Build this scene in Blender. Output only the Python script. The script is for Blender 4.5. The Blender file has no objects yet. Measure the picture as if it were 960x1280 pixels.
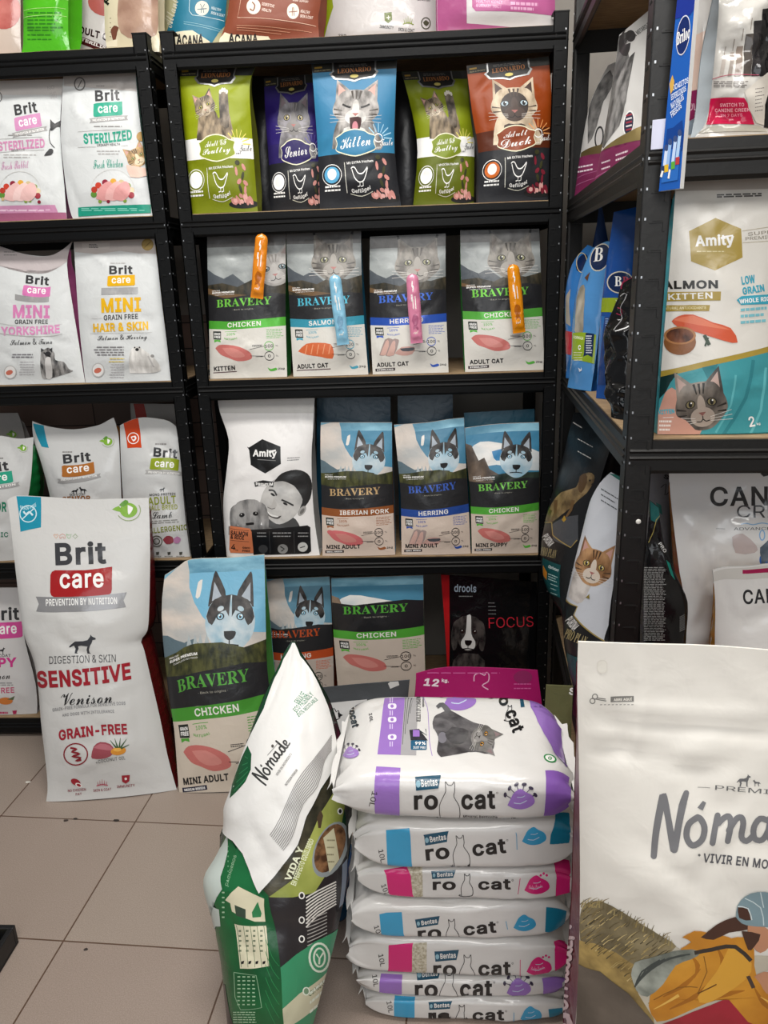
import bpy, bmesh, math, random
import numpy as np
from mathutils import Vector, Matrix
from mathutils.geometry import tessellate_polygon, delaunay_2d_cdt
SC = bpy.context.scene
COL = SC.collection
# ------------------------------------------------------------------ camera
FPX, PITCH, ROLL, YAW, EYE = 950.27, .29941, .03413, -.05691, 1.4
def ray(px, py):
    u = (np.asarray(px, float)-480)/FPX; v = (np.asarray(py, float)-640)/FPX
    a = u*math.cos(ROLL)-v*math.sin(ROLL); d = u*math.sin(ROLL)+v*math.cos(ROLL)
    y = math.cos(PITCH)-d*math.sin(PITCH); z = -(math.sin(PITCH)+d*math.cos(PITCH))
    return np.stack([a*math.cos(YAW)+y*math.sin(YAW), -a*math.sin(YAW)+y*math.cos(YAW), z], -1)
CAM = np.array([0, 0, EYE])
_f = ray(480, 640); _r = ray(480+FPX, 640)-_f; _d = ray(480, 640+FPX)-_f
def proj(P):
    d = np.asarray(P, float)-CAM
    w = d@_f
    return np.stack([480+FPX*(d@_r)/w, 640+FPX*(d@_d)/w], -1)
def on_z(px, py, z):
    r = ray(px, py); return CAM+r*((z-EYE)/r[..., 2:3])
def on_y(px, py, y):
    r = ray(px, py); return CAM+r*(y/r[..., 1:2])
cam_d = bpy.data.cameras.new('camera'); cam_d.sensor_fit = 'HORIZONTAL'; cam_d.sensor_width = 36
cam_d.lens = FPX/960*36; cam_d.clip_start = .02
cam = bpy.data.objects.new('camera', cam_d); COL.objects.link(cam)
cam.matrix_world = Matrix(((_r[0], -_d[0], -_f[0], 0), (_r[1], -_d[1], -_f[1], 0), (_r[2], -_d[2], -_f[2], EYE), (0, 0, 0, 1)))
SC.camera = cam
# ------------------------------------------------------------------ light and exposure
SC.view_settings.view_transform = 'Standard'; SC.view_settings.look = 'None'
SC.view_settings.gamma = 1; SC.view_settings.use_curve_mapping = False
SC.view_settings.exposure = 0.0
W = bpy.data.worlds.new('world'); SC.world = W; W.use_nodes = True
W.node_tree.nodes['Background'].inputs[0].default_value = (.92, .95, 1, 1)
W.node_tree.nodes['Background'].inputs[1].default_value = .2
def area(name, loc, target, sx, sy, power, col):
    l = bpy.data.lights.new(name, 'AREA'); l.shape = 'RECTANGLE'; l.size = sx; l.size_y = sy; l.energy = power; l.color = col
    o = bpy.data.objects.new(name, l); COL.objects.link(o); o.location = loc
    o.rotation_euler = (Vector(target)-Vector(loc)).to_track_quat('-Z', 'Y').to_euler()
    return o
area('ceiling_tube_light', (-.35, .95, 2.95), (-.35, 1.25, 0), 1.6, .35, 50, (1, .97, .93))
area('ceiling_panel_light', (.3, -.7, 2.9), (.1, 1.6, .9), 1.4, .9, 46, (1, .98, .95))
area('added_front_fill', (.1, -2.15, 1.75), (.1, 2, 1.1), 2.4, 1.5, 26, (.93, .97, 1))  # unseen soft fill added behind the camera to brighten the shelf fronts
# ------------------------------------------------------------------ materials
def lin(h):
    h = h.lstrip('#'); c = [int(h[i:i+2], 16)/255 for i in (0, 2, 4)]
    return tuple((x/12.92 if x <= .04045 else ((x+.055)/1.055)**2.4) for x in c)+(1,)
_m = {}
def mat(spec, rough=.36, bump=.12, bscale=38, metallic=0, name=None, spec_level=.5, sheen=0, trans=0):
    """spec '#rrggbb' or 'noise:#c1:#c2:scale:sx:sy:sz' (two colours mixed by a noise)"""
    key = (spec, rough, bump, bscale, metallic, trans)
    if key in _m: return _m[key]
    m = bpy.data.materials.new(name or ('film_'+spec.replace('#', '').replace(':', '_')[:40])); m.use_nodes = True
    nt = m.node_tree; b = nt.nodes['Principled BSDF']
    b.inputs['Roughness'].default_value = rough; b.inputs['Metallic'].default_value = metallic
    b.inputs['Specular IOR Level'].default_value = spec_level
    if trans: b.inputs['Transmission Weight'].default_value = trans
    tc = nt.nodes.new('ShaderNodeTexCoord')
    if spec.startswith('noise'):
        _, c1, c2, sc, sx, sy, sz = spec.split(':')
        mp = nt.nodes.new('ShaderNodeMapping'); mp.inputs['Scale'].default_value = (float(sx), float(sy), float(sz))
        n = nt.nodes.new('ShaderNodeTexNoise'); n.inputs['Scale'].default_value = float(sc); n.inputs['Detail'].default_value = 5
        r = nt.nodes.new('ShaderNodeValToRGB'); r.color_ramp.elements[0].position = .36; r.color_ramp.elements[1].position = .64
        r.color_ramp.elements[0].color = lin(c1); r.color_ramp.elements[1].color = lin(c2)
        nt.links.new(tc.outputs['Object'], mp.inputs[0]); nt.links.new(mp.outputs[0], n.inputs['Vector'])
        nt.links.new(n.outputs['Fac'], r.inputs[0]); nt.links.new(r.outputs[0], b.inputs['Base Color'])
    else:
        b.inputs['Base Color'].default_value = lin(spec)
    if bump:
        n = nt.nodes.new('ShaderNodeTexNoise'); n.inputs['Scale'].default_value = bscale; n.inputs['Detail'].default_value = 3
        n.inputs['Distortion'].default_value = .6
        k = nt.nodes.new('ShaderNodeBump'); k.inputs['Strength'].default_value = bump; k.inputs['Distance'].default_value = .01
        nt.links.new(tc.outputs['Object'], n.inputs['Vector']); nt.links.new(n.outputs['Fac'], k.inputs['Height'])
        nt.links.new(k.outputs[0], b.inputs['Normal'])
    _m[key] = m
    return m
# ------------------------------------------------------------------ object helpers
def tag(o, label, cat, group=None):
    o['label'] = label; o['category'] = cat
    if group: o['group'] = group
    return o
def empty(name, loc, rz=0):
    o = bpy.data.objects.new(name, None); COL.objects.link(o); o.location = loc; o.rotation_euler = (0, 0, rz)
    o.empty_display_size = .03
    return o
def link(name, me, parent=None):
    o = bpy.data.objects.new(name, me); COL.objects.link(o)
    if parent: o.parent = parent
    return o
def mesh_obj(name, verts, faces, mats, mi=None, parent=None, smooth=False, normals=None):
    me = bpy.data.meshes.new(name); me.from_pydata([tuple(v) for v in verts], [], [tuple(int(i) for i in f) for f in faces])
    for m in mats: me.materials.append(m)
    if mi is not None: me.polygons.foreach_set('material_index', np.asarray(mi, np.int32))
    if smooth: me.polygons.foreach_set('use_smooth', [True]*len(me.polygons))
    me.update()
    if normals is not None: me.normals_split_custom_set_from_vertices([tuple(n) for n in normals])
    return link(name, me, parent)
def structure(o): o['kind'] = 'structure'; return o
class MB:
    """collects boxes, extrusions and tubes into one mesh"""
    def __init__(s): s.v = []; s.f = []; s.m = []
    def add(s, vs, fs, m=0):
        n = len(s.v); s.v += [tuple(v) for v in vs]; s.f += [tuple(i+n for i in f) for f in fs]; s.m += [m]*len(fs); return s
    def box(s, x0, y0, z0, x1, y1, z1, m=0):
        vs = [(x, y, z) for x in (x0, x1) for y in (y0, y1) for z in (z0, z1)]
        return s.add(vs, [(0, 1, 3, 2), (4, 6, 7, 5), (0, 4, 5, 1), (2, 3, 7, 6), (0, 2, 6, 4), (1, 5, 7, 3)], m)
    def extrude(s, prof, fn0, fn1, m=0, cap=True):
        """closed 2D profile swept from fn0(p) to fn1(p)"""
        n = len(prof); vs = [fn0(p) for p in prof]+[fn1(p) for p in prof]
        fs = [(i, (i+1) % n, n+(i+1) % n, n+i) for i in range(n)]
        if cap: fs += [tuple(range(n))[::-1], tuple(range(n, 2*n))]
        return s.add(vs, fs, m)
    def build(s, name, mats, parent=None, bevel=0, smooth=False):
        o = mesh_obj(name, s.v, s.f, mats, s.m, parent, smooth)
        bm = bmesh.new(); bm.from_mesh(o.data); bmesh.ops.recalc_face_normals(bm, faces=bm.faces); bm.to_mesh(o.data); bm.free()
        if bevel:
            b = o.modifiers.new('bevel', 'BEVEL'); b.width = bevel; b.segments = 2; b.limit_method = 'ANGLE'
        return o
# ------------------------------------------------------------------ lettering
_fd = bpy.utils.system_resource('DATAFILES', path='fonts')
def _font(n):
    try: return bpy.data.fonts.load(_fd+'/'+n)
    except Exception: return None
F_SANS, F_MATH = _font('Inter.woff2'), _font('NotoSansMath-Regular.woff2')
def _style(s, up, lo):
    return ''.join(chr(up+ord(c)-65) if 'A' <= c <= 'Z' else chr(lo+ord(c)-97) if 'a' <= c <= 'z' else c for c in s)
_tc = {}
def fill_outline(co, ed, off=0):
    """triangles inside closed outlines (non-zero winding), robust to overlapping strokes"""
    nb = {}
    for a, b in ed: nb.setdefault(a, []).append(b); nb.setdefault(b, []).append(a)
    loops = []; seen = set()
    for st in sorted(nb):
        if st in seen: continue
        nxt = [b for b in nb[st] if b == st+1] or nb[st]
        L = [st]; seen.add(st); cur = nxt[0]
        while cur not in seen:
            L.append(cur); seen.add(cur); n = [q for q in nb[cur] if q not in seen]
            if not n: break
            cur = n[0]
        if len(L) > 2: loops.append(L)
    sa = sum((co[L][:, 0]*np.roll(co[L][:, 1], -1)-np.roll(co[L][:, 0], -1)*co[L][:, 1]).sum() for L in loops)
    if off:                                     # heavier weight: push every outline outwards
        co = co.copy(); sg = 1 if sa > 0 else -1
        for L in loops:
            P = co[L]; P = P+0; e1 = P-np.roll(P, 1, 0); e2 = np.roll(P, -1, 0)-P
            n1 = np.stack([e1[:, 1], -e1[:, 0]], 1); n2 = np.stack([e2[:, 1], -e2[:, 0]], 1)
            n1 /= np.maximum(np.linalg.norm(n1, axis=1, keepdims=True), 1e-9); n2 /= np.maximum(np.linalg.norm(n2, axis=1, keepdims=True), 1e-9)
            b = n1+n2; b /= np.maximum(np.linalg.norm(b, axis=1, keepdims=True), 1e-9); k = np.clip(1/np.maximum((b*n1).sum(1), .4), 1, 2.2)
            co[L] = P+sg*off*b*k[:, None]
    loops = [co[L] for L in loops]
    vs, es, fs, *_ = delaunay_2d_cdt([Vector(p) for p in co], [tuple(e) for e in ed], [], 0, 1e-6)
    V = np.array([tuple(v) for v in vs]); F = np.array([f for f in fs if len(f) == 3]); C = V[F].mean(1); w = np.zeros(len(C), int)
    for L in loops:
        A, B = L, np.roll(L, -1, 0)
        for (x0, y0), (x1, y1) in zip(A, B):
            if y0 == y1: continue
            lo, hi = min(y0, y1), max(y0, y1); m = (C[:, 1] >= lo) & (C[:, 1] < hi); xi = x0+(C[:, 1]-y0)/(y1-y0)*(x1-x0)
            w += np.where(m & (xi > C[:, 0]), 1 if y1 > y0 else -1, 0)
    return V, [tuple(f) for f in F[w != 0]]
def text_mesh(s, font):
    k = (s, font)
    if k in _tc: return _tc[k]
    c = bpy.data.curves.new('lettering', 'FONT'); c.resolution_u = 2
    body = s; f = F_SANS; off = 0
    if font == 'b': off = .018
    if font == 'h': off = .033
    if font == 'k': off = .028; c.space_character = 1.1
    if font == 'l': off = -.004
    if font == 's': f = F_MATH; body = _style(s, 0x1D400, 0x1D41A) if F_MATH else s
    if font == 'c': f = F_MATH; body = _style(s, 0x1D4D0, 0x1D4EA) if F_MATH else s
    if font == 'i': f = F_MATH; body = _style(s, 0x1D468, 0x1D482) if F_MATH else s
    if f: c.font = f
    c.body = body; c.fill_mode = 'NONE'
    if font == 'b' or font == 'h': c.space_character = 1.08
    o = bpy.data.objects.new('lettering', c); me = bpy.data.meshes.new_from_object(o)
    n = len(me.vertices); co = np.empty(n*3); me.vertices.foreach_get('co', co); co = co.reshape(-1, 3)[:, :2]
    ed = [tuple(e.vertices) for e in me.edges]
    bpy.data.objects.remove(o); bpy.data.curves.remove(c); bpy.data.meshes.remove(me)
    co, fs = fill_outline(co, ed, off)
    lo = co.min(0); hi = co.max(0); co = (co-lo)/np.maximum(hi-lo, 1e-6)
    _tc[k] = (co, fs); return _tc[k]
# ------------------------------------------------------------------ printed surface patches
def smooth_line(pts, n=3):
    """Catmull-Rom through points"""
    P = np.array(pts, float)
    if len(P) < 3: return P
    out = []
    for i in range(len(P)-1):
        a, b, c, d = P[max(i-1, 0)], P[i], P[i+1], P[min(i+2, len(P)-1)]
        for k in range(n):
            t = k/n; out.append(.5*((2*b)+(-a+c)*t+(2*a-5*b+4*c-d)*t*t+(-a+3*b-3*c+d)*t**3))
    out.append(P[-1]); return np.array(out)
def resample(pts, q):
    P = np.array(pts, float); d = np.r_[0, np.cumsum(np.hypot(*(P[1:]-P[:-1]).T))]; d /= d[-1]
    return np.stack([np.interp(q, d, P[:, 0]), np.interp(q, d, P[:, 1])], -1)
class Art:
    """Flat ink shapes, kept in (u, v) of a patch: u left to right, v bottom to top."""
    def __init__(s, patch=None):
        s.p = patch; s.el = []; s.M = np.array([[1, 0, 0], [0, 1, 0]], float); s.uvmode = False; s.st = []; s.k = 0; s.hold = False
    def view(s, x0, y0, sc):                    # coordinates measured in a zoomed crop of the photo
        s.M = np.array([[1/sc, 0, x0], [0, 1/sc, y0]]); s.uvmode = False; return s
    def unit(s, a0=0, b0=0, a1=1, b1=1):        # coordinates 0..1 across and down the panel
        s.M = np.array([[a1-a0, 0, a0], [0, b1-b0, b0]]); s.uvmode = True; return s
    def push(s, cx, cy, r, rot=0, ry=None):
        s.st.append(s.M.copy()); ry = ry or r; c, n = math.cos(math.radians(rot)), math.sin(math.radians(rot))
        A = np.array([[c*r, -n*r, cx], [n*ry, c*ry, cy], [0, 0, 1]]); s.M = s.M@A; return s
    def pop(s): s.M = s.st.pop(); return s
    def _add(s, xy, faces, col, **kw):
        xy = np.asarray(xy, float); q = xy@s.M[:, :2].T+s.M[:, 2]
        s.el.append((q, faces, (col, tuple(sorted(kw.items()))), s.uvmode, s.k)); s.k += 0 if s.hold else 1; return s
    def poly(s, pts, col, sm=0, **kw):
        if sm:
            P = np.array(list(pts)+[pts[0]], float); P = smooth_line(P, sm)[:-1]; pts = P
        tri = tessellate_polygon([[Vector((float(p[0]), float(p[1]), 0)) for p in pts]])
        return s._add([(p[0], p[1]) for p in pts], [tuple(t) for t in tri], col, **kw)
    def rect(s, x0, y0, x1, y1, col, **kw): return s._add([(x0, y0), (x1, y0), (x1, y1), (x0, y1)], [(0, 1, 2, 3)], col, **kw)
    def quad(s, a, b, c, d, col, **kw): return s._add([a, b, c, d], [(0, 1, 2, 3)], col, **kw)
    def rrect(s, x0, y0, x1, y1, r, col, tilt=0, **kw):
        pts = []
        for cx, cy, a in ((x1-r, y0+r, -90), (x1-r, y1-r, 0), (x0+r, y1-r, 90), (x0+r, y0+r, 180)):
            for k in range(5):
                t = math.radians(a+k*22.5); pts.append((cx+r*math.cos(t), cy+r*math.sin(t)+tilt*(cx-x0)))
        return s.poly(pts, col, **kw)
    def ell(s, cx, cy, rx, ry, col, rot=0, n=22, **kw):
        c, d = math.cos(math.radians(rot)), math.sin(math.radians(rot)); pts = []
        for k in range(n):
            t = 2*math.pi*k/n; x, y = rx*math.cos(t), ry*math.sin(t); pts.append((cx+x*c-y*d, cy+x*d+y*c))
        return s._add(pts, [tuple(range(n))], col, **kw)
    def line(s, pts, w, col, sm=0, closed=False, chunk=0, **kw):
        P = np.array(pts, float)
        if chunk:
            P = smooth_line(P, sm); ws = np.interp(np.linspace(0, 1, len(P)), np.linspace(0, 1, len(np.atleast_1d(w))), np.atleast_1d(w)) if np.ndim(w) else np.full(len(P), float(w))
            for i in range(0, len(P)-1, chunk):
                e = min(i+chunk+1, len(P)); s.line(P[i:e], ws[i:e], col, **kw); s.ell(*P[i], ws[i]/2, ws[i]/2, col, n=12, **kw)
            s.ell(*P[-1], ws[-1]/2, ws[-1]/2, col, n=12, **kw); return s
        if closed: P = np.vstack([P, P[:1]])
        if sm: P = smooth_line(P, sm)
        w = np.interp(np.linspace(0, 1, len(P)), np.linspace(0, 1, len(np.atleast_1d(w))), np.atleast_1d(w)) if np.ndim(w) else np.full(len(P), w)
        T = np.gradient(P, axis=0); N = np.stack([-T[:, 1], T[:, 0]], -1); N /= np.maximum(np.linalg.norm(N, axis=1, keepdims=True), 1e-9)
        A, B = P+N*w[:, None]/2, P-N*w[:, None]/2; n = len(P)
        return s._add(np.vstack([A, B]), [(i, i+1, n+i+1, n+i) for i in range(n-1)], col, **kw)
    def ring(s, cx, cy, rx, ry, w, col, a0=0, a1=360, n=24, **kw):
        t = np.radians(np.linspace(a0, a1, n+1))
        return s.line(np.stack([cx+rx*np.cos(t), cy+ry*np.sin(t)], -1), w, col, **kw)
    def text(s, t, x0, y0, x1, y1, h, col, font='b', lean=0, arc=0, **kw):
        """t fitted to the parallelogram on the base line (x0,y0)-(x1,y1), h high"""
        co, fs = text_mesh(t, font); d = np.array([x1-x0, y1-y0], float); L = np.linalg.norm(d); d /= L
        up = np.array([d[1], -d[0]])*h; up = up+d*h*math.tan(math.radians(lean))
        a = np.array([x0, y0])+co[:, :1]*d*L+co[:, 1:]*up
        if arc: a = a+np.outer(-4*arc*co[:, 0]*(1-co[:, 0]), -up/h)*-1
        return s._add(a, fs, col, **kw)
    def bars(s, x0, y0, x1, y1, n, w, col, seed=1, rag=.35, just='l', slope=0):
        """n lines of print too small to read"""
        R = random.Random(seed); s.hold = True
        for i in range(n):
            y = y0+(y1-y0)*(i/(max(n-1, 1))); x = x0; end = x1-(x1-x0)*rag*R.random()
            off = ((x1-end)/2 if just == 'c' else (x1-end) if just == 'r' else 0)
            while x < end:
                l = min((x1-x0)*R.uniform(.08, .22), end-x)
                ya, yb = y+slope*(x-x0), y+slope*(x+l-x0)
                s.quad((x+off, ya-w/2), (x+l+off, yb-w/2), (x+l+off, yb+w/2), (x+off, ya+w/2), col); x += l+(x1-x0)*.03
        s.hold = False; s.k += 1; return s
def bil(G, u, v):
    nv, nu = G.shape[0]-1, G.shape[1]-1
    x, y = u*nu, v*nv; i = np.clip(np.floor(x).astype(int), 0, nu-1); j = np.clip(np.floor(y).astype(int), 0, nv-1)
    a, b = (x-i)[:, None], (y-j)[:, None]
    p0, p1, p2, p3 = G[j, i], G[j, i+1], G[j+1, i+1], G[j+1, i]      # each cell is two triangles split p0-p2
    return np.where(a >= b, p0+(p1-p0)*a+(p2-p1)*b, p0+(p3-p0)*b+(p2-p3)*a)
def invert(G, N, q):
    """pixels -> (u, v) on the facets of the patch"""
    nv, nu = G.shape[0]-1, G.shape[1]-1; S = proj(G); view = CAM-G
    ok = ((N*view).sum(-1) > -.02*np.linalg.norm(view, axis=-1)).ravel(); F = S.reshape(-1, 2)
    F2 = np.where(ok[:, None], F, 1e6); uv = np.empty((len(q), 2))
    for c in range(0, len(q), 400):
        d = ((q[c:c+400, None]-F2[None])**2).sum(-1); k = d.argmin(1)
        uv[c:c+400, 0] = (k % (nu+1))/nu; uv[c:c+400, 1] = (k//(nu+1))/nv
    u, v = uv[:, 0], uv[:, 1]; e = .2/max(nu, nv)
    for it in range(9):
        i = np.clip(np.floor(u*nu).astype(int), 0, nu-1); j = np.clip(np.floor(v*nv).astype(int), 0, nv-1)
        a, b = (u*nu-i)[:, None], (v*nv-j)[:, None]
        p00, p10, p01, p11 = S[j, i], S[j, i+1], S[j+1, i], S[j+1, i+1]
        val = (p00*(1-a)+p10*a)*(1-b)+(p01*(1-a)+p11*a)*b; r = q-val
        du = ((p10-p00)*(1-b)+(p11-p01)*b); dv = ((p01-p00)*(1-a)+(p11-p10)*a)
        det = du[:, 0]*dv[:, 1]-du[:, 1]*dv[:, 0]; det = np.where(np.abs(det) < 1e-3, 1e-3, det)
        su = np.clip((r[:, 0]*dv[:, 1]-r[:, 1]*dv[:, 0])/det, -1.5, 1.5)/nu; sv = np.clip((du[:, 0]*r[:, 1]-du[:, 1]*r[:, 0])/det, -1.5, 1.5)/nv
        u = np.clip(u+su, -.4, 1.4); v = np.clip(v+sv, -.4, 1.4)
    return np.stack([u, v], -1)
def grid_normals(G, flip=False):
    du = np.gradient(G, axis=1); dv = np.gradient(G, axis=0); n = np.cross(du, dv); n /= np.maximum(np.linalg.norm(n, axis=-1, keepdims=True), 1e-9)
    return -n if flip else n
INKS = {}
def bake(art, G, N, base_off=.0004, dl=.00004):
    """art -> verts, normals, faces, material keys, v of each face centre"""
    if not art or not art.el: return None
    nv, nu = G.shape[0]-1, G.shape[1]-1
    bm = bmesh.new(); keys = []; kid = {}; layer = 0; last = None
    for q, faces, col, uvm, g in art.el:
        if g != last: layer += 1; last = g
        uv = np.stack([q[:, 0], 1-q[:, 1]], -1) if uvm else invert(G, N, q)
        if col not in kid: kid[col] = len(keys); keys.append(col)
        vs = [bm.verts.new((a, b, layer)) for a, b in uv]
        for f in faces:
            try: bm.faces.new([vs[i] for i in f]).material_index = kid[col]
            except ValueError: pass
    def cut(co, no, **k):
        bmesh.ops.bisect_plane(bm, geom=bm.verts[:]+bm.edges[:]+bm.faces[:], dist=1e-7, plane_co=co, plane_no=no, **k)
    cut((0.001, 0, 0), (-1, 0, 0), clear_outer=True); cut((.999, 0, 0), (1, 0, 0), clear_outer=True)
    cut((0, .001, 0), (0, -1, 0), clear_outer=True); cut((0, .999, 0), (0, 1, 0), clear_outer=True)
    if not bm.faces: bm.free(); return None
    co = np.array([v.co for v in bm.verts]); lo, hi = co.min(0), co.max(0)
    for i in range(1, nu):
        if lo[0] < i/nu < hi[0]: cut((i/nu, 0, 0), (1, 0, 0))
    for j in range(1, nv):
        if lo[1] < j/nv < hi[1]: cut((0, j/nv, 0), (0, 1, 0))
    d_ = np.array([v.co.x*nu-v.co.y*nv for v in bm.verts])
    for k in range(math.ceil(d_.min()), math.floor(d_.max())+1): cut((k/nu, 0, 0), Vector((nu, -nv, 0)).normalized())
    bm.verts.index_update()
    co = np.array([v.co for v in bm.verts]); fs = []; mk = []; vc = []
    for f in bm.faces:
        fs.append([v.index for v in f.verts]); mk.append(keys[f.material_index]); vc.append(f.calc_center_median().y)
    # same winding as the base
    P = bil(G, co[:, 0], co[:, 1]); Nn = bil(N, co[:, 0], co[:, 1]); Nn /= np.maximum(np.linalg.norm(Nn, axis=1, keepdims=True), 1e-9)
    P = P+Nn*(base_off+min(dl, .0012/max(layer, 1))*co[:, 2:3])
    for k, f in enumerate(fs):
        a, b, c = co[f[0]], co[f[1]], co[f[2]]
        if (b[0]-a[0])*(c[1]-a[1])-(b[1]-a[1])*(c[0]-a[0]) < 0: fs[k] = f[::-1]
    bm.free()
    return P, Nn, fs, mk, vc
class Builder:
    """one part: surface grids and ink in one mesh with custom normals, local to a root"""
    def __init__(s, root, film): s.v = []; s.n = []; s.f = []; s.m = []; s.mats = []; s.root = root; s.film = film
    def mi(s, m):
        if m not in s.mats: s.mats.append(m)
        return s.mats.index(m)
    def ink(s, key):
        col, kw = key; d = dict(s.film); d.update(dict(kw)); return mat(col, **d)
    def grid(s, G, N, m, rows=None, flip=False):
        j0, j1 = rows or (0, G.shape[0]-1); n0 = len(s.v); nu = G.shape[1]; k = s.mi(m)
        s.v += [p for p in G[j0:j1+1].reshape(-1, 3)]; s.n += [p for p in N[j0:j1+1].reshape(-1, 3)]
        for j in range(j1-j0):
            for i in range(nu-1):
                a = n0+j*nu+i; s.f += [(a, a+1, a+nu+1), (a, a+nu+1, a+nu)]; s.m += [k, k]
    def art(s, baked, lo=-9, hi=9):
        if not baked: return
        P, Nn, fs, mk, vc = baked; n0 = len(s.v); use = {}
        for f, key, c in zip(fs, mk, vc):
            if lo <= c < hi:
                g = []
                for i in f:
                    if i not in use: use[i] = len(s.v); s.v.append(P[i]); s.n.append(Nn[i])
                    g.append(use[i])
                s.f.append(g); s.m.append(s.mi(s.ink(key)))
    def build(s, name):
        if not s.f: return None
        M = s.root.matrix_basis.inverted(); R = np.array(M.to_3x3()); t = np.array(M.translation)
        V = np.array(s.v)@R.T+t; N = np.array(s.n)@R.T
        for k, f in enumerate(s.f):
            a, b, c = V[f[0]], V[f[1]], V[f[2]]; g = np.cross(b-a, c-a)
            if len(f) > 3: g = g+np.cross(c-a, V[f[3]]-a)
            if g@N[list(f)].sum(0) < 0: s.f[k] = tuple(f)[::-1]
        return mesh_obj(name, V, s.f, s.mats, s.m, s.root, True, N)
def ridges(u, v, w, h, seed, n, amp, zone=None):
    """creases of a filled plastic bag: short soft folds, plus folds running in from the corners"""
    R = random.Random(seed); D = np.zeros_like(u)
    for k in range(n):
        cu, cv = R.random(), R.random()
        if zone: cu = zone[0]+(zone[2]-zone[0])*cu; cv = zone[1]+(zone[3]-zone[1])*cv
        side = (cu < .25)-(cu > .75); th = R.uniform(-.9, .9)+(1.1*side if R.random() < .6 else 0)
        x, y = (u-cu)*w, (v-cv)*h; a = x*math.cos(th)+y*math.sin(th); b = -x*math.sin(th)+y*math.cos(th)
        L = R.uniform(.02, .06)*(h/.4)**.5; wd = R.uniform(.006, .013)*(h/.4)**.4
        b = b+a*a*R.uniform(-6, 6)
        D += R.choice((-1, -.8, 1))*amp*R.uniform(.5, 1)*np.exp(-(b/wd)**2-(a/L)**2)
    return D
def bag(name, label, cat, Lp, Rp, zb, Y=None, X=None, top=None, bot=None, yaw=0, tilt=5, T=.07, bulge=.018, body='#e4e4e2', gusset=None,
        seal=None, back=None, art=None, group=None, film=None, nu=24, nv=36, seed=0, crease=14, amp=.0022, topthin=.12, seal_rows=2, fold=.3,
        snap=True, view=None, hfold=None, gart=None, overlay=None, floor_th=.7):
    """A filled bag standing at zb.  Lp/Rp: left and right outline from the bottom up, as measured in the photo.
    The outline is carried onto the bag's own upright (tilted) plane through its base; the bag has its real depth T behind it."""
    film = dict(rough=.36, bump=.12) if film is None else film
    cv = (lambda p: [(view[0]+x/view[2], view[1]+y/view[2]) for x, y in p]) if view else (lambda p: p)
    Lp, Rp = cv(Lp), cv(Rp); top = cv(top) if top else None; bot = cv(bot) if bot else None
    a, tl = math.radians(yaw), math.radians(tilt)
    n0 = np.array([math.sin(a), -math.cos(a), 0]); s_ = np.array([math.cos(a), math.sin(a), 0])
    t_ = np.array([0, 0, math.cos(tl)])-n0*math.sin(tl); n = n0*math.cos(tl)+np.array([0, 0, math.sin(tl)])
    mid = ((Lp[0][0]+Rp[0][0])/2, (Lp[0][1]+Rp[0][1])/2)
    O = on_z(mid[0], mid[1], zb) if Y is None and X is None else None
    if Y is not None: O = on_y(mid[0], mid[1], Y)
    if X is not None: r = ray(*mid); O = CAM+r*(X/r[0])
    O = np.array([O[0], O[1], zb])
    def plane(pts):
        P = np.array(pts, float); r = ray(P[:, 0], P[:, 1]); k = ((O-CAM)@n)/(r@n); Q = CAM+r*k[:, None]-O
        return np.stack([Q@s_, Q@t_], -1)
    l, r = plane(smooth_line(Lp)), plane(smooth_line(Rp))
    if snap: l[0, 1] = 0; r[0, 1] = 0
    V = np.linspace(0, 1, nv+1); U = np.linspace(0, 1, nu+1)
    l = resample(l, V); r = resample(r, V)
    tp = resample(plane(smooth_line([Lp[-1]]+list(top)+[Rp[-1]])), U) if top else l[-1]+(r[-1]-l[-1])*U[:, None]
    bt = resample(plane(smooth_line([Lp[0]]+list(bot)+[Rp[0]])), U) if bot else l[0]+(r[0]-l[0])*U[:, None]
    if bot: bt = bt-((1-U)*(bt[0, 1]-l[0, 1])+U*(bt[-1, 1]-r[0, 1]))[:, None]*np.array([0, 1])
    u, v = np.meshgrid(U, V)
    C = l[:, None]*(1-u)[..., None]+r[:, None]*u[..., None]+bt[None]*(1-v)[..., None]+tp[None]*v[..., None] \
        - ((l[0]*(1-u)[..., None]+r[0]*u[..., None])*(1-v)[..., None]+(l[-1]*(1-u)[..., None]+r[-1]*u[..., None])*v[..., None])
    C[..., 1] = np.maximum(C[..., 1], 0)
    w = np.linalg.norm(r[nv//2]-l[nv//2]); h = np.linalg.norm(l[-1]-l[0])
    sm = lambda x: np.clip(x, 0, 1)**2*(3-2*np.clip(x, 0, 1))
    pv = sm((1-v)/.42)*(.35+.65*sm(v/.2))
    B = bulge*np.clip(4*u*(1-u), 0, 1)**.75*pv
    ed = np.clip(np.minimum(np.minimum(u, 1-u)*8, np.minimum((1-v)*8, v*8)), 0, 1)
    B = B+ed*ridges(u, v, w, h, seed+11, crease, amp)
    for fv, fw, fa in (hfold or ()):          # pressed lines across the bag (zip, crimp, fold)
        B = B+ed*fa*np.exp(-((v-fv+.004*np.sin(u*9+seed))/fw)**2)
    G = O+C[..., :1]*s_+C[..., 1:]*t_+B[..., None]*n
    TH = T*(topthin+(1-topthin)*np.minimum(1, sm((1-V)/.5)))*(floor_th+(1-floor_th)*sm(V/.18)); TH = np.where(V > 1-(seal_rows+.5)/nv, .003, TH); TH = np.maximum(TH, .003)
    P0 = O+C[..., :1]*s_+C[..., 1:]*t_
    Bk = P0-n0*TH[:, None, None]-n0*(bulge*.6*np.clip(4*u*(1-u), 0, 1)*pv)[..., None]
    Bk[..., 2] = np.maximum(Bk[..., 2], zb)
    G[..., 2] = np.maximum(G[..., 2], zb)
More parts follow.
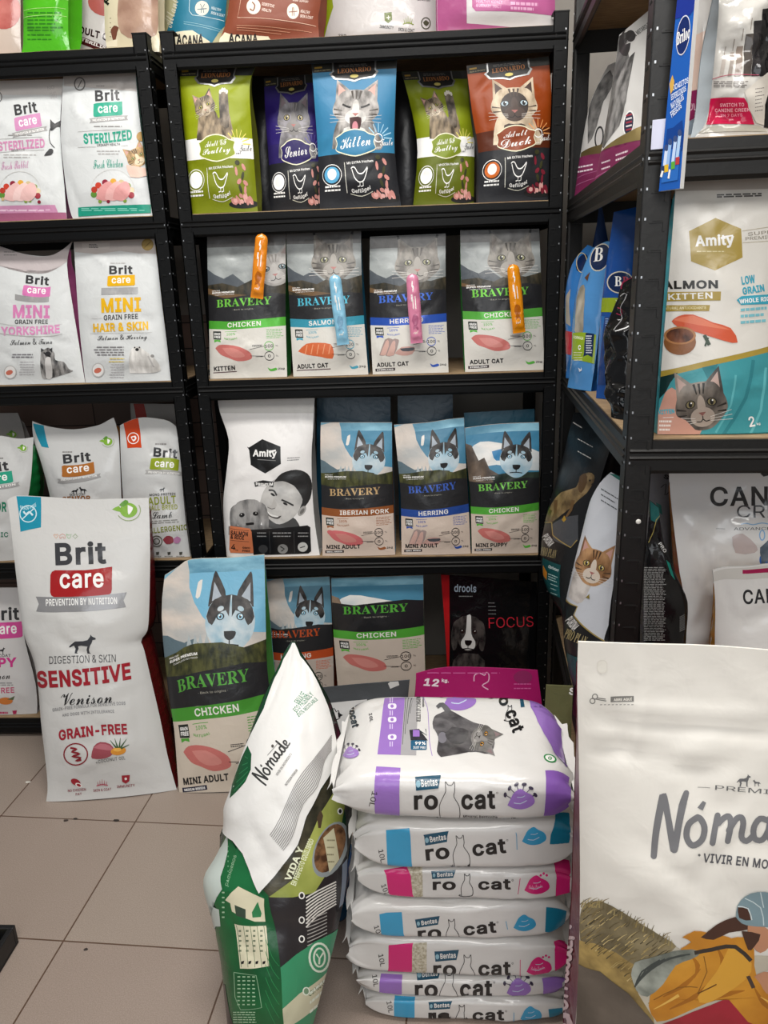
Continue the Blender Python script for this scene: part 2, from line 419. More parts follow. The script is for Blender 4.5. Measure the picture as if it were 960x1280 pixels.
    N = grid_normals(G); Nb = -grid_normals(Bk)
    root = empty(name, tuple(O), a); tag(root, label, cat, group)
    bpy.context.view_layer.update()
    A = None
    if art:
        ar = Art(); ar.uvmode = False
        if view: ar.view(*view)
        art(ar); A = bake(ar, G, N)
    bm_ = mat(body, **film); vs = 1-seal_rows/nv; js = nv-seal_rows
    pb = Builder(root, film); pb.grid(G, N, bm_, (0, js)); pb.art(A, hi=vs)
    bk = mat(back or gusset or body, **film); pb.grid(Bk, Nb, bk, (0, js), flip=True)
    # bottom
    Bot = np.stack([Bk[0], G[0]]); pb.grid(Bot, np.tile(np.array([0, 0, -1.]), Bot.shape[:2]+(1,)), bk)
    pouch = pb.build('pouch')
    if overlay:
        ov = Art().view(*view); overlay[1](ov); ob = Builder(root, film); ob.art(bake(ov, G, N, base_off=.006)); ob.build(overlay[0])
    sb = Builder(root, film); sm_ = mat(seal or body, **film); sb.grid(G, N, sm_, (js, nv)); sb.art(A, lo=vs); sb.grid(Bk, Nb, bk, (js, nv), flip=True)
    sb.grid(np.stack([G[-1], Bk[-1]]), np.tile(np.array([0, 0, 1.]), (2, nu+1, 1)), sm_)
    for i, fl in ((0, False), (nu, True)):
        E = np.stack([Bk[:, i], G[:, i]], 1); sb.grid(E[js:], np.tile(s_*(-1 if i == 0 else 1), (seal_rows+1, 2, 1)), sm_, flip=fl)
    sb.build('top_seal')
    gm = mat(gusset or body, **film)
    for i, sg in ((0, 1), (nu, -1)):
        k = np.linspace(0, 1, 7); prof = (1-np.abs(2*k-1))*fold
        E = G[:, i][:, None]*(1-k)[None, :, None]+Bk[:, i][:, None]*k[None, :, None]
        inward = s_*sg*(TH[:, None]*prof[None])[..., None]
        E = E+inward+s_*sg*.0008+(s_*(.0016*np.sin(V*h*180+seed))[:, None, None]*np.sin(k*math.pi)[None, :, None])
        E = E[:js+1]; Ng = grid_normals(E) if sg == -1 else -grid_normals(E)
        gb = Builder(root, film); gb.grid(E, Ng, gm)
        if gart and gart[0] == sg: ga = Art().view(*view); gart[1](ga); gb.art(bake(ga, E, Ng))
        gb.build('side_gusset')
    return root
# ------------------------------------------------------------------ the room
def room_mats():
    m = bpy.data.materials.new('floor_tiles'); m.use_nodes = True; nt = m.node_tree; b = nt.nodes['Principled BSDF']
    tc = nt.nodes.new('ShaderNodeTexCoord'); mp = nt.nodes.new('ShaderNodeMapping'); mp.vector_type = 'TEXTURE'
    mp.inputs['Location'].default_value = (-.8063, 1.6999, 0); mp.inputs['Rotation'].default_value = (0, 0, -.0557)
    br = nt.nodes.new('ShaderNodeTexBrick'); br.offset = 0; br.squash = 1
    for k, v in (('Scale', 1), ('Mortar Size', .0021), ('Mortar Smooth', .25), ('Brick Width', .391), ('Row Height', .391), ('Bias', 0)): br.inputs[k].default_value = v
    br.inputs['Color1'].default_value = lin('#a2968b'); br.inputs['Color2'].default_value = lin('#9e9086'); br.inputs['Mortar'].default_value = lin('#5d4738')
    n = nt.nodes.new('ShaderNodeTexNoise'); n.inputs['Scale'].default_value = 420; n.inputs['Detail'].default_value = 2
    r = nt.nodes.new('ShaderNodeValToRGB'); r.color_ramp.elements[0].position = .3; r.color_ramp.elements[0].color = (.8, .78, .77, 1)
    r.color_ramp.elements[1].position = .72; r.color_ramp.elements[1].color = (1.12, 1.1, 1.1, 1)
    n2 = nt.nodes.new('ShaderNodeTexNoise'); n2.inputs['Scale'].default_value = 3; n2.inputs['Detail'].default_value = 5
    r2 = nt.nodes.new('ShaderNodeValToRGB'); r2.color_ramp.elements[0].color = (.88, .86, .84, 1); r2.color_ramp.elements[1].color = (1.06, 1.06, 1.06, 1)
    m1 = nt.nodes.new('ShaderNodeMixRGB'); m1.blend_type = 'MULTIPLY'; m1.inputs[0].default_value = 1
    m2 = nt.nodes.new('ShaderNodeMixRGB'); m2.blend_type = 'MULTIPLY'; m2.inputs[0].default_value = 1
    L = nt.links.new
    L(tc.outputs['Object'], mp.inputs[0]); L(mp.outputs[0], br.inputs['Vector']); L(tc.outputs['Object'], n.inputs['Vector']); L(tc.outputs['Object'], n2.inputs['Vector'])
    L(n.outputs['Fac'], r.inputs[0]); L(n2.outputs['Fac'], r2.inputs[0]); L(br.outputs['Color'], m1.inputs[1]); L(r.outputs[0], m1.inputs[2])
    L(m1.outputs[0], m2.inputs[1]); L(r2.outputs[0], m2.inputs[2]); L(m2.outputs[0], b.inputs['Base Color'])
    k = nt.nodes.new('ShaderNodeBump'); k.inputs['Strength'].default_value = .5; k.inputs['Distance'].default_value = .002; k.invert = True
    L(br.outputs['Fac'], k.inputs['Height']); L(k.outputs[0], b.inputs['Normal']); b.inputs['Roughness'].default_value = .45
    w = bpy.data.materials.new('wall_planks'); w.use_nodes = True; nt = w.node_tree; b = nt.nodes['Principled BSDF']; L = nt.links.new
    tc = nt.nodes.new('ShaderNodeTexCoord'); mp = nt.nodes.new('ShaderNodeMapping'); mp.inputs['Rotation'].default_value = (math.radians(90), 0, 0)
    br = nt.nodes.new('ShaderNodeTexBrick'); br.offset = .4
    for kk, v in (('Scale', 1), ('Mortar Size', .002), ('Brick Width', .34), ('Row Height', .085)): br.inputs[kk].default_value = v
    br.inputs['Color1'].default_value = lin('#6a5a52'); br.inputs['Color2'].default_value = lin('#7c6459'); br.inputs['Mortar'].default_value = lin('#2e2724')
    L(tc.outputs['Object'], mp.inputs[0]); L(mp.outputs[0], br.inputs['Vector']); L(br.outputs['Color'], b.inputs['Base Color']); b.inputs['Roughness'].default_value = .7
    return m, w
FLOOR_M, PLANK_M = room_mats()
PLASTER = mat('noise:#8f8a84:#9a958e:6:1:1:1', rough=.8, bump=.05)
structure(MB().box(-3.2, -2.2, -.08, 1.0, 2.7, 0).build('floor', [FLOOR_M]))
structure(MB().box(-3.2, 2.62, 0, 1.0, 2.7, 3.05).build('wall_back', [PLASTER]))
structure(MB().box(.92, -2.2, 0, 1.0, 2.62, 3.05).build('wall_right', [PLASTER]))
structure(MB().box(-2.9, 2.6, .0, -.64, 2.618, 1.3).build('trim_1', [PLANK_M]))
structure(MB().box(-3.2, -2.2, 3.05, 1.0, 2.7, 3.1).build('ceiling', [mat('#d8d6d0', rough=.85, bump=0)]))
# ------------------------------------------------------------------ shelving
Z1, Z2, Z3, Z4, Z5 = 1.963, 1.572, 1.140, .608, .068
STEEL = mat('#050607', rough=.5, bump=.04, bscale=90, spec_level=.2, name='black_powder_coat')
STEEL_R = mat('#131211', rough=.45, bump=.04, bscale=90, spec_level=.4, name='black_powder_coat_paler')  # a little paler and glossier than the other coat
SLOT = mat('#050505', rough=.8, bump=0, name='slot_dark')
RIVET = mat('#b9bcc0', rough=.35, bump=0, metallic=.9, name='bare_steel')
BOARD = mat('noise:#8c7458:#a48a68:30:1:6:1', rough=.75, bump=.1, bscale=60, name='chipboard')
def post_mesh(h, sx, sy, a=.036, b=.036, t=.0022, slots=True, big=False):
    """steel angle: outer corner at the local origin, one flange along x, the other along y"""
    m = MB(); m.box(0, 0, 0, sx*a, sy*t, h); m.box(0, 0, 0, sx*t, sy*b, h)
    m.box(sx*(a-t), 0, 0, sx*a, sy*.006, h); m.box(0, sy*(b-t), 0, sx*.006, sy*b, h)
    m.box(-sx*.001, -sy*.001, h, sx*(a+.001), sy*(b+.001), h+.003)
    z = .045; k = 0
    while slots and z < h-.03:
        # keyhole slot pressed in the x flange, tongue raised above it
        x0 = sx*(.018 if a < .04 else .017); x1 = sx*(.028 if a < .04 else .032)
        m.box(x0, -sy*.0006, z, x1, 0, z+.003, 1); m.box(x1, -sy*.0016, z-.012, x1+sx*.003, 0, z+.001, 0); m.box(x0-sx*.004, -sy*.0014, z, x1, 0, z+.0016, 0)
        m.box(sx*.0055, -sy*.0009, z+.004, sx*.0078, 0, z+.0075, 2)
        m.box(-sx*.0006, sy*.014, z, 0, sy*.026, z+.004, 1); m.box(-sx*.0009, sy*.0055, z+.004, 0, sy*.0078, z+.0075, 2)
        z += .0405; k += 1
    return m
def beam_prof(h=.055):
    # (outward, up) section with the two pressed ridges
    return [(0, 0), (.008, 0), (.008, -.014), (.011, -.017), (.0085, -.021), (.0085, -.025), (.0115, -.0285), (.0085, -.032), (.008, -h+.006), (.003, -h), (0, -h)]
def unit(name, label, ox, oy, ang, Wd, D, levels, htop, board=(1, 1), steel=None, side_beams=True):
    st = steel or STEEL; root = tag(empty(name, (ox, oy, 0), ang), label, 'shelving')
    for x, y, sx, sy in ((0, 0, 1, 1), (Wd, 0, -1, 1), (0, D, 1, -1), (Wd, D, -1, -1)):
        p = post_mesh(htop, sx, sy, a=.041 if ang else .036, slots=(y == 0 or ang)).build('post', [st, SLOT, RIVET], root); p.location = (x, y, 0)
    for z in levels:
        pr = beam_prof()
        for y, s in ((.0022, -1), (D-.0022, 1)):
            m = MB(); m.extrude(pr, lambda p: (.006, y+s*p[0]-s*.006, z+p[1]), lambda p: (Wd-.006, y+s*p[0]-s*.006, z+p[1])); m.build('beam', [st], root)
        for x, s in ((.0022, -1), (Wd-.0022, 1)):
            m = MB(); m.extrude(pr, lambda p: (x+s*p[0]-s*.006, .012, z+p[1]), lambda p: (x+s*p[0]-s*.006, D-.012, z+p[1])); m.build('side_beam', [st], root)
        MB().box(.008, .008, z-.006, Wd-.008, D-.008, z+.0025).build('shelf_board', [BOARD], root)
    return root
unit('shelving_unit', 'black steel shelving unit on the left, holding white bags with pink and green prints', -1.70, 2.1, 0, 1.036, .42, (Z1, Z2, Z3, Z4, Z5), 1.99)
unit('shelving_unit', 'black steel shelving unit in the middle, facing the camera, with five loaded levels', -.631, 2.1, 0, .994, .42, (Z1, Z2, Z3, Z4, Z5), 1.99)
RA = -.0655
RX, RY = .320, 1.2
right_unit = unit('shelving_unit', 'dark steel shelving unit on the right, its slotted corner post nearest the camera', RX, RY, RA, .50, .945, (Z1, Z2, Z3, .40, .07), 2.2, steel=STEEL_R)


def bolt_cap():
    p = on_y(798, 652, 1.198); bm = bmesh.new(); bmesh.ops.create_uvsphere(bm, u_segments=14, v_segments=8, radius=.0042)
    for v in bm.verts: v.co.y *= .4
    me = bpy.data.meshes.new('bolt_cap'); bm.to_mesh(me); bm.free(); me.materials.append(mat('#d2d0ca', rough=.4, bump=0)); o = link('bolt_cap', me, right_unit)
    bpy.context.view_layer.update(); o.location = right_unit.matrix_world.inverted() @ Vector(p); o['label'] = 'white bolt cap'
bolt_cap()
# ------------------------------------------------------------------ printed pictures
WHITE, INK = '#f2f1ee', '#1c1b1c'
FUR_GREY = 'noise:#5c5956:#b3aeaa:55:1:1:.5'; FUR_LIGHT = 'noise:#a9a6a2:#dedbd6:60:1:1:.5'; FUR_TAB = 'noise:#4a4036:#a8967c:60:1.4:1:.5'
FUR_DARK = 'noise:#1f1d1d:#4a4542:60:1:1:.5'; FUR_CREAM = 'noise:#a08c74:#dccbb0:40:1:1:.5'; FUR_BW = 'noise:#3a3a3a:#8c8c8c:50:1:1:.4'
def cat_face(ar, cx, cy, r, rot=0, ry=None, f1=FUR_TAB, f2=FUR_LIGHT, eye='#b8b04a', ear='#c99b90', stripe='#3a322b', nose='#a86a64', tuft=False, yawn=False, mask=None, body=True, closed=False):
    ar.push(cx, cy, r, rot, ry)
    if body: ar.poly([(-1.05, 1.9), (-.95, 1.1), (-.6, .5), (.6, .5), (1, 1.1), (1.2, 1.9)], f1, sm=3)
    if body: ar.poly([(-.45, 1.9), (-.5, 1), (.45, 1), (.5, 1.9)], f2, sm=3)
    for k in (-1, 1):
        ar.poly([(k*.92, -.2), (k*.88, -1.28), (k*.22, -.72)], f1); ar.poly([(k*.8, -.4), (k*.8, -1.08), (k*.38, -.66)], ear)
        if tuft: ar.line([(k*.86, -1.2), (k*1.0, -1.75)], [.12, .02], INK)
    ar.poly([(0, -.8), (.6, -.72), (.93, -.25), (1.02, .25), (.72, .62), (.35, .9), (0, .96), (-.35, .9), (-.72, .62), (-1.02, .25), (-.93, -.25), (-.6, -.72)], f1, sm=3)
    if mask: ar.ell(0, .12, .62, .7, mask)
    for k in (-1, 0, 1): ar.line([(k*.2, -.74), (k*.13, -.36)], [.1, .04], stripe)
    for k in (-1, 1):
        ar.line([(k*.98, .1), (k*.6, .18)], [.08, .03], stripe); ar.line([(k*.95, .35), (k*.6, .34)], [.08, .03], stripe)
    ar.ell(0, .48, .48, .36, f2)
    ar.ell(0, .1, .16, .42, f2)
    for k in (-1, 1):
        if closed or yawn: ar.line([(k*.6, -.12), (k*.42, -.02), (k*.22, .04)], .09, INK, sm=3)
        else:
            ar.ell(k*.42, -.03, .2, .15, INK, rot=k*12); ar.ell(k*.42, -.03, .155, .12, eye, rot=k*12); ar.ell(k*.42, -.03, .07, .11, INK); ar.ell(k*.42+.04, -.08, .03, .03, WHITE)
    ar.poly([(-.15, .3), (.15, .3), (0, .44)], nose)
    if yawn:
        ar.poly([(-.26, .5), (.26, .5), (.2, 1.05), (0, 1.2), (-.2, 1.05)], '#3a1616', sm=3); ar.ell(0, .9, .13, .24, '#c6808a')
    else:
        ar.line([(0, .44), (0, .56)], .035, INK); ar.line([(-.26, .62), (-.1, .64), (0, .56), (.1, .64), (.26, .62)], .035, INK, sm=3)
    for k in (-1, 1):
        for j in range(3): ar.line([(k*.3, .5+j*.07), (k*1.15, .36+j*.17)], .014, '#e8e4de')
    ar.pop()
def dog_face(ar, cx, cy, r, rot=0, ry=None, f1=FUR_BW, f2=FUR_LIGHT, floppy=False, husky=False, eye='#2a1c14', nose='#141212', blaze=None):
    ar.push(cx, cy, r, rot, ry)
    if floppy:
        ar.poly([(0, -.95), (.65, -.8), (.85, -.1), (.6, .8), (0, 1.15), (-.6, .8), (-.85, -.1), (-.65, -.8)], f1, sm=3)
        for k in (-1, 1): ar.poly([(k*.55, -.78), (k*1.05, -.5), (k*1.2, .4), (k*1.05, 1.1), (k*.78, .9), (k*.72, .1)], FUR_DARK if f1 == FUR_BW else f1, sm=3)
        if blaze: ar.poly([(-.14, -.95), (.14, -.95), (.2, .1), (.5, .6), (.35, 1.02), (-.35, 1.02), (-.5, .6), (-.2, .1)], blaze, sm=3)
    else:
        for k in (-1, 1):
            ar.poly([(k*.95, -.35), (k*.82, -1.55), (k*.62, -1.5), (k*.22, -.7)], FUR_DARK, sm=3); ar.poly([(k*.8, -.55), (k*.76, -1.25), (k*.42, -.75)], '#a9b3bd')
        ar.poly([(0, -.8), (.7, -.6), (1.02, 0), (.95, .65), (.5, 1.15), (0, 1.35), (-.5, 1.15), (-.95, .65), (-1.02, 0), (-.7, -.6)], f2, sm=3)
        ar.poly([(0, -.82), (.7, -.62), (1.0, 0), (.75, .3), (.55, -.05), (.2, -.25), (0, .1), (-.2, -.25), (-.55, -.05), (-.75, .3), (-1.0, 0), (-.7, -.62)], FUR_DARK, sm=2)
        ar.line([(0, -.8), (0, .35)], [.05, .16], f2)
        for k in (-1, 1): ar.ell(k*.42, -.3, .14, .09, f2, rot=k*20)
    for k in (-1, 1):
        ar.ell(k*.42, -.02, .17, .13, INK, rot=k*10); ar.ell(k*.42, -.02, .11, .1, eye); ar.ell(k*.42, -.02, .05, .06, INK); ar.ell(k*.45, -.06, .03, .03, WHITE)
    ar.poly([(-.24, .5), (.24, .5), (.2, .72), (0, .82), (-.2, .72)], nose, sm=3)
    ar.line([(0, .8), (0, .98)], .05, INK); ar.line([(-.4, 1.02), (0, .98), (.4, 1.02)], .06, INK, sm=3)
    ar.pop()
def standing_dog(ar, cx, cy, r, col, ry=None, flip=1):
    ar.push(cx, cy, r*flip, 0, ry or r)
    ar.poly([(-1, -.05), (-.75, -.28), (-.1, -.3), (.3, -.42), (.5, -.75), (.55, -1), (.68, -.8), (1, -.62), (.98, -.48), (.72, -.42), (.62, -.05), (.5, .2), (.48, .9), (.6, 1), (.3, 1), (.28, .25), (-.25, .15), (-.5, .22), (-.45, .5), (-.6, .9), (-.5, 1), (-.78, 1), (-.78, .85), (-.7, .5), (-.85, .15), (-1.15, .35), (-1.3, .35)], col)
    ar.pop()
def meat(ar, cx, cy, r, kind, ry=None):
    ar.push(cx, cy, r, 0, ry)
    if kind in ('chicken', 'pork'):
        ar.poly([(-1, -.3), (-.75, -.5), (-.2, -.48), (.4, -.32), (.9, -.02), (1, .35), (.7, .5), (.2, .52), (-.3, .3), (-.7, .1)], '#c4706a' if kind == 'chicken' else '#cf6d6f', sm=3, rough=.3)
        ar.poly([(-.6, -.3), (0, -.28), (.5, 0), (.6, .25), (.1, .3), (-.3, .1)], '#d08880', sm=3, rough=.3)
        if kind == 'pork': ar.ell(-.85, -.35, .22, .16, '#cf6d6f', rot=30)
    elif kind == 'salmon':
        ar.poly([(-1, 0), (-.5, -.45), (.2, -.5), (.85, -.4), (1, 0), (.9, .5), (.2, .35), (-.5, .22)], '#d0683c', sm=2, rough=.3)
        for k in range(5): ar.line([(-.6+k*.33, .2), (-.45+k*.33, -.4)], .05, '#e39a72')
    else:
        for x, y, a in ((-.5, 0, -60), (-.15, .05, -55)): ar.poly([(x-.45, y+.45), (x-.1, y-.55), (x+.25, y-.6), (x+.3, y-.4), (x, y+.42)], '#9c8a86', sm=2); ar.poly([(x-.4, y+.42), (x-.05, y-.45), (x+.12, y-.42), (x, y+.4)], '#cda79c', sm=2)
        ar.poly([(-.1, .35), (.3, -.05), (1, -.02), (.85, .42), (.3, .5)], '#c79f95', sm=2); ar.poly([(.2, .05), (.95, 0), (.9, .2), (.35, .22)], '#4b4f55', sm=2)
    ar.pop()
def bravery(flavor, acc, animal, sub, pic, tb=.455, bb=.585, strip=None, base='#d6d3cb', sky='#6fa9c4', foil=True, hide=False, word=None):
    met = dict(metallic=.25, rough=.28) if foil else {}
    def art(ar):
        ar.unit()
        catty = animal in ('lynx', 'kitten')
        if catty:
            ar.rect(0, 0, 1, .5, 'noise:#7f8484:#a3a8a7:9:1:1:2'); ar.rect(0, 0, 1, .085, '#5f5e5d')  # top band: grey print with the shade below the shelf painted in
            ar.poly([(0, .23), (.1, .27), (.22, .3), (.34, .27), (.5, .34), (.62, .38), (1, .36), (1, .5), (0, .5)], '#4c5258')
            ar.poly([(0, .34), (.2, .33), (.4, .36), (.6, .31), (.8, .33), (1, .3), (1, .5), (0, .5)], 'noise:#25251f:#4a4232:60:1:1:.3')
            ar.poly([(0, .36), (.25, .4), (.55, .42), (1, .43), (1, .45), (.5, .45), (.2, .43), (0, .4)], '#6a5238')
        else:
            ar.rect(0, 0, 1, .4, sky); ar.rect(0, 0, 1, .06, 'noise:#4f88a3:#8cc0d4:8:1:1:3')
            if animal == 'puppy':
                ar.poly([(0, .2), (.2, .12), (.6, .16), (1, .22), (1, .36), (.4, .3), (.1, .32)], 'noise:#cdd4d6:#f0ece6:9:1:1:2', sm=3); ar.poly([(.35, .2), (.6, .18), (.62, .25), (.4, .27)], '#3c86b8', sm=3)
                ar.poly([(0, .12), (.08, .14), (.16, .26), (.24, .24), (.3, .33), (.5, .4), (.6, .5), (0, .5)], 'noise:#4a4038:#8b7765:22:1:1:.5')
                ar.poly([(.3, .38), (.6, .36), (1, .37), (1, .5), (.4, .5)], 'noise:#1f2a26:#3a473c:30:1:1:.4')
            else:
                ar.poly([(0, .02), (.26, .0), (.3, .12), (.42, .24), (.6, .3), (1, .33), (1, .4), (0, .4)], 'noise:#b3b4b2:#dfd2c6:7:1:1:2', sm=2)
                ar.poly([(.38, .1), (.42, .09), (.4, .16), (.36, .16)], '#e2ddd6', sm=2)
        if animal == 'lynx': cat_face(ar, .63, .2, .29, 0, .145, f1='noise:#57534e:#8d8880:60:1:1:.5', f2='#99948d', eye='#8c8a68', ear='#7d746c', tuft=True, body=False, stripe='#45413c')
        if animal == 'kitten': cat_face(ar, .86, .24, .24, -10, .125, f1='noise:#8f8c88:#b4b1ad:40:1:1:1', f2='#b3b0ac', eye='#6d8288', ear='#9a8884', stripe='#7d7974', body=False)
        if animal in ('husky', 'puppy') and not hide:
            dog_face(ar, .68, .25, .22, 4, .115, f2='noise:#8fb4c6:#c9d4d8:20:1:1:1', eye='#9fd0e6')
        if not catty and animal != 'puppy':
            ar.poly([(0, .27), (.06, .28), (.14, .31), (.24, .34), (.34, .33), (.4, .36), (.55, .37), (1, .42), (1, .5), (0, .5)], '#5d7079')
            for x in (.26, .32, .37, .43): ar.poly([(x, .36), (x+.03, .31), (x+.06, .37)], '#a9b3b6')
            ar.poly([(0, .37), (.15, .365), (.35, .35), (.6, .35), (.8, .38), (1, .36), (1, .55), (0, .55)], 'noise:#262a1a:#55562f:70:1:1:.22')
        ar.poly([(0, tb-.02), (.25, tb+.0), (.5, tb-.015), (.8, tb-.03), (1, tb-.02), (1, bb+.01), (0, bb+.01)], '#232325')
        ar.text('HEALTHY', .06, .385, .17, .384, .007, WHITE, 'b').text('SUPER PREMIUM', .06, .402, .36, .398, .012, WHITE, 'h').text('COMPLETE PET FOOD', .1, .415, .36, .411, .007, WHITE, 'r')
        ar.text('BRAVERY', .12, tb+.063, .83, tb+.05, .055, word or acc, 's', **met)
        ar.text('· Back to origins ·', .33, tb+.088, .62, tb+.084, .012, '#a9a79a', 'r')
        ar.poly([(0, bb), (.3, bb+.012), (.7, bb), (1, bb-.012), (1, bb+.05), (.7, bb+.06), (.3, bb+.068), (0, bb+.058)], acc, sm=1, **met)
        ar.text(flavor, .26, bb+.054, .26+min(.062*len(flavor), .68), bb+.046, .034, '#e9e6df', 'b')
        ar.poly([(0, bb+.058), (.3, bb+.068), (.7, bb+.06), (1, bb+.05), (1, 1), (0, 1)], base)
        y = bb+.075
        ar.quad((.06, y), (.17, y+.003), (.175, y+.062), (.065, y+.058), '#1d2420'); ar.text('GRAIN', .075, y+.027, .16, y+.029, .016, WHITE, 'h').text('FREE', .077, y+.05, .165, y+.052, .018, WHITE, 'h')
        ar.poly([(.075, y+.061), (.165, y+.063), (.17, y+.08), (.12, y+.072), (.08, y+.08)], acc)
        ar.line([(.22, y+.008), (.38, y+.006)], .003, acc).text('100%', .25, y+.035, .36, y+.033, .018, acc, 'b'); ar.text('NATURAL', .22, y+.058, .39, y+.055, .012, acc, 'b', arc=.01)
        ar.bars(.76, y+.0, .97, y+.058, 6, .004, acc, 3, .2)
        meat(ar, .33, y+.155, .24, pic, .115)
        for k, t in ((0, '100'), (1, '0')):
            cy = y+.115+k*.07; ar.ring(.79, cy, .058, .031, .006, INK if not catty or k else acc, n=20); ar.text(t, .79-.017*len(t), cy+.011, .79+.017*len(t), cy+.011, .022, INK, 'b'); ar.text('%', .87, cy+.006, .9, cy+.006, .012, INK, 'r')
            ar.line([(.55, y+.135+k*.045), (.73, cy)], .003, INK)
        ar.bars(.58, y+.107, .71, y+.115, 2, .004, INK, 4, .1); ar.bars(.62, y+.188, .71, y+.188, 1, .004, INK, 4, .1)
        ar.text(sub, .06, .945, .06+.047*len(sub), .938, .033, INK, 'h')
        if strip: ar.quad((.04, .957), (.3, .951), (.3, .972), (.04, .978), '#23233a' if strip == 'MEDIUM BREEDS' else '#2a1a1c'); ar.text(strip, .06, .973, .28, .968, .011, WHITE, 'h')
        else: ar.line([(.05, .956), (.06+.05*len(sub), .949)], .006, '#4a2430')
        ar.poly([(.76, .925), (.8, .94), (.86, .93), (.88, .945), (.82, .955), (.78, .95)], acc, sm=2).text('2kg', .89, .95, .97, .948, .018, INK, 'b')
    return art
def leonardo(main, band, low, name, cat, lead=None, meat1='#c98a82', badge=None, icon='#ffffff', sub=None):
    def art(ar):
        ar.unit()
        ar.rect(0, 0, 1, .06, '#2a2a24')
        ar.poly([(0, .49), (.5, .485), (1, .49), (1, .635), (0, .635)], band); ar.rect(0, .63, 1, 1, low)
        ar.text('Made in Germany', .03, .055, .22, .05, .012, '#c9b98a', 'r'); ar.line([(.03, .028), (.12, .026)], .012, '#b08a30')
        if cat == 'paw':
            ar.poly([(.22, .5), (.26, .36), (.34, .3), (.5, .3), (.56, .36), (.6, .3), (.64, .24), (.7, .3), (.72, .5)], FUR_TAB, sm=3)
            cat_face(ar, .36, .27, .15, -18, .085, f1=FUR_TAB, f2='noise:#9a8a74:#c9bba4:60:1:1:.5', body=False)
            ar.poly([(.58, .4), (.57, .22), (.58, .17), (.66, .165), (.7, .2), (.7, .42)], 'noise:#3a332c:#8d8070:60:1:1:.5', sm=3)
            for k in range(4): ar.ell(.588+k*.03, .175-.012*(k in (1, 2)), .018, .016, '#d9d2c6')
        else:
            args = dict(kitten=dict(f1=FUR_GREY, f2=FUR_LIGHT, yawn=True), senior=dict(f1='noise:#5c5a5c:#98959a:55:1:1:.5', f2='#84817f', ear='#7c6c72', eye='#b7a878', stripe='#8a8686'),
                        siam=dict(f1=FUR_CREAM, f2='#4a3c36', eye='#a9bcc6', mask='#3a302c', ear='#4b3a34', stripe='#4a3c34'))[cat]
            cat_face(ar, .52, .315, .28, 3, .15, **args)
        for k in range(9):
            t = math.radians(180+22.5*k); ar.line([(.8+.07*math.cos(t), .53+.04*math.sin(t)), (.8+.17*math.cos(t), .53+.1*math.sin(t))], .008, lead or '#e8dc6a')
        ar.ring(.8, .53, .05, .028, .008, WHITE); ar.text('Taste', .82, .585, .98, .575, .045, WHITE if band != WHITE else INK, 'c'); ar.text('Great', .72, .605, .84, .6, .022, WHITE if band != WHITE else INK, 'c')
        B = badge or band
        ar.poly([(.25, .52), (.32, .5), (.38, .48), (.5, .468), (.62, .48), (.68, .5), (.76, .515), (.74, .555), (.76, .6), (.68, .625), (.5, .65), (.32, .625), (.25, .6), (.27, .56)], B, sm=3)
        ar.line([(.25, .52), (.32, .5), (.38, .48), (.5, .468), (.62, .48), (.68, .5), (.76, .515), (.74, .555), (.76, .6), (.68, .625), (.5, .65), (.32, .625), (.25, .6), (.27, .56)], .008, '#e9e6c8', sm=3, closed=True)
        if sub: ar.text(sub, .34, .553, .66, .538, .04, WHITE, 'c'); ar.text(name, .3, .623, .7, .603, .058, WHITE, 'c')
        else: ar.text(name, .31, .6, .7, .58, .075, WHITE, 'c')
        # shield at the top
        ar.poly([(.24, .0), (.24, .06), (.2, .075), (.26, .115), (.42, .125), (.5, .14), (.58, .125), (.74, .115), (.79, .075), (.76, .06), (.76, 0)], '#8d8d8c', metallic=.6, rough=.3)
        ar.poly([(.26, .0), (.26, .06), (.23, .075), (.28, .105), (.43, .115), (.5, .128), (.57, .115), (.72, .105), (.76, .075), (.74, .06), (.74, 0)], '#191614')
        ar.text('LEONARDO', .3, .075, .7, .07, .032, '#b0703a', 's'); ar.ell(.5, .098, .05, .012, '#c9b964'); ar.bars(.32, .02, .68, .03, 2, .004, '#6b6a66', 2, .1)
        ar.ell(.18, .77, .1, .058, icon); ar.ell(.18, .765, .06, .04, low if icon == WHITE else WHITE); ar.ring(.18, .77, .125, .072, .006, WHITE)
        ar.bars(.06, .85, .3, .875, 2, .012, WHITE, 2, .2, 'c'); ar.line([(.35, .69), (.36, .9)], .007, '#e6e4d8')
        ar.text('Mit EXTRA frischem', .38, .705, .72, .695, .018, WHITE, 'b')
        ar.line([(.44, .74), (.47, .8), (.52, .83), (.58, .82), (.62, .77), (.64, .73), (.58, .77), (.52, .77), (.48, .73), (.45, .725), (.43, .735)], .009, WHITE, sm=3); ar.line([(.53, .83), (.53, .855), (.5, .86)], .008, WHITE).line([(.57, .82), (.57, .855), (.54, .86)], .008, WHITE)
        ar.text('Geflügel', .42, .905, .66, .885, .034, WHITE, 'b', arc=.012); ar.line([(.4, .905), (.54, .925), (.68, .895)], .005, '#cfcdbd', sm=3)
        R = random.Random(7)
        ar.ell(.82, .945, .2, .03, '#1a1817')
        for k in range(26):
            x = .82+R.uniform(-.15, .15); y = .93-R.random()*.06*(1-abs(x-.82)/.16); ar.ell(x, y, .03, .016, meat1 if k % 3 else '#e0aaa2', rot=R.uniform(0, 90), n=7)
        for k, (x, y) in enumerate(((.78, .66), (.86, .69), (.76, .72), (.84, .75), (.79, .79), (.87, .8), (.8, .84), (.86, .85))): ar.ell(x, y, .034, .018, meat1 if k % 3 else '#3a3a20', rot=40*k, n=7)
    return art
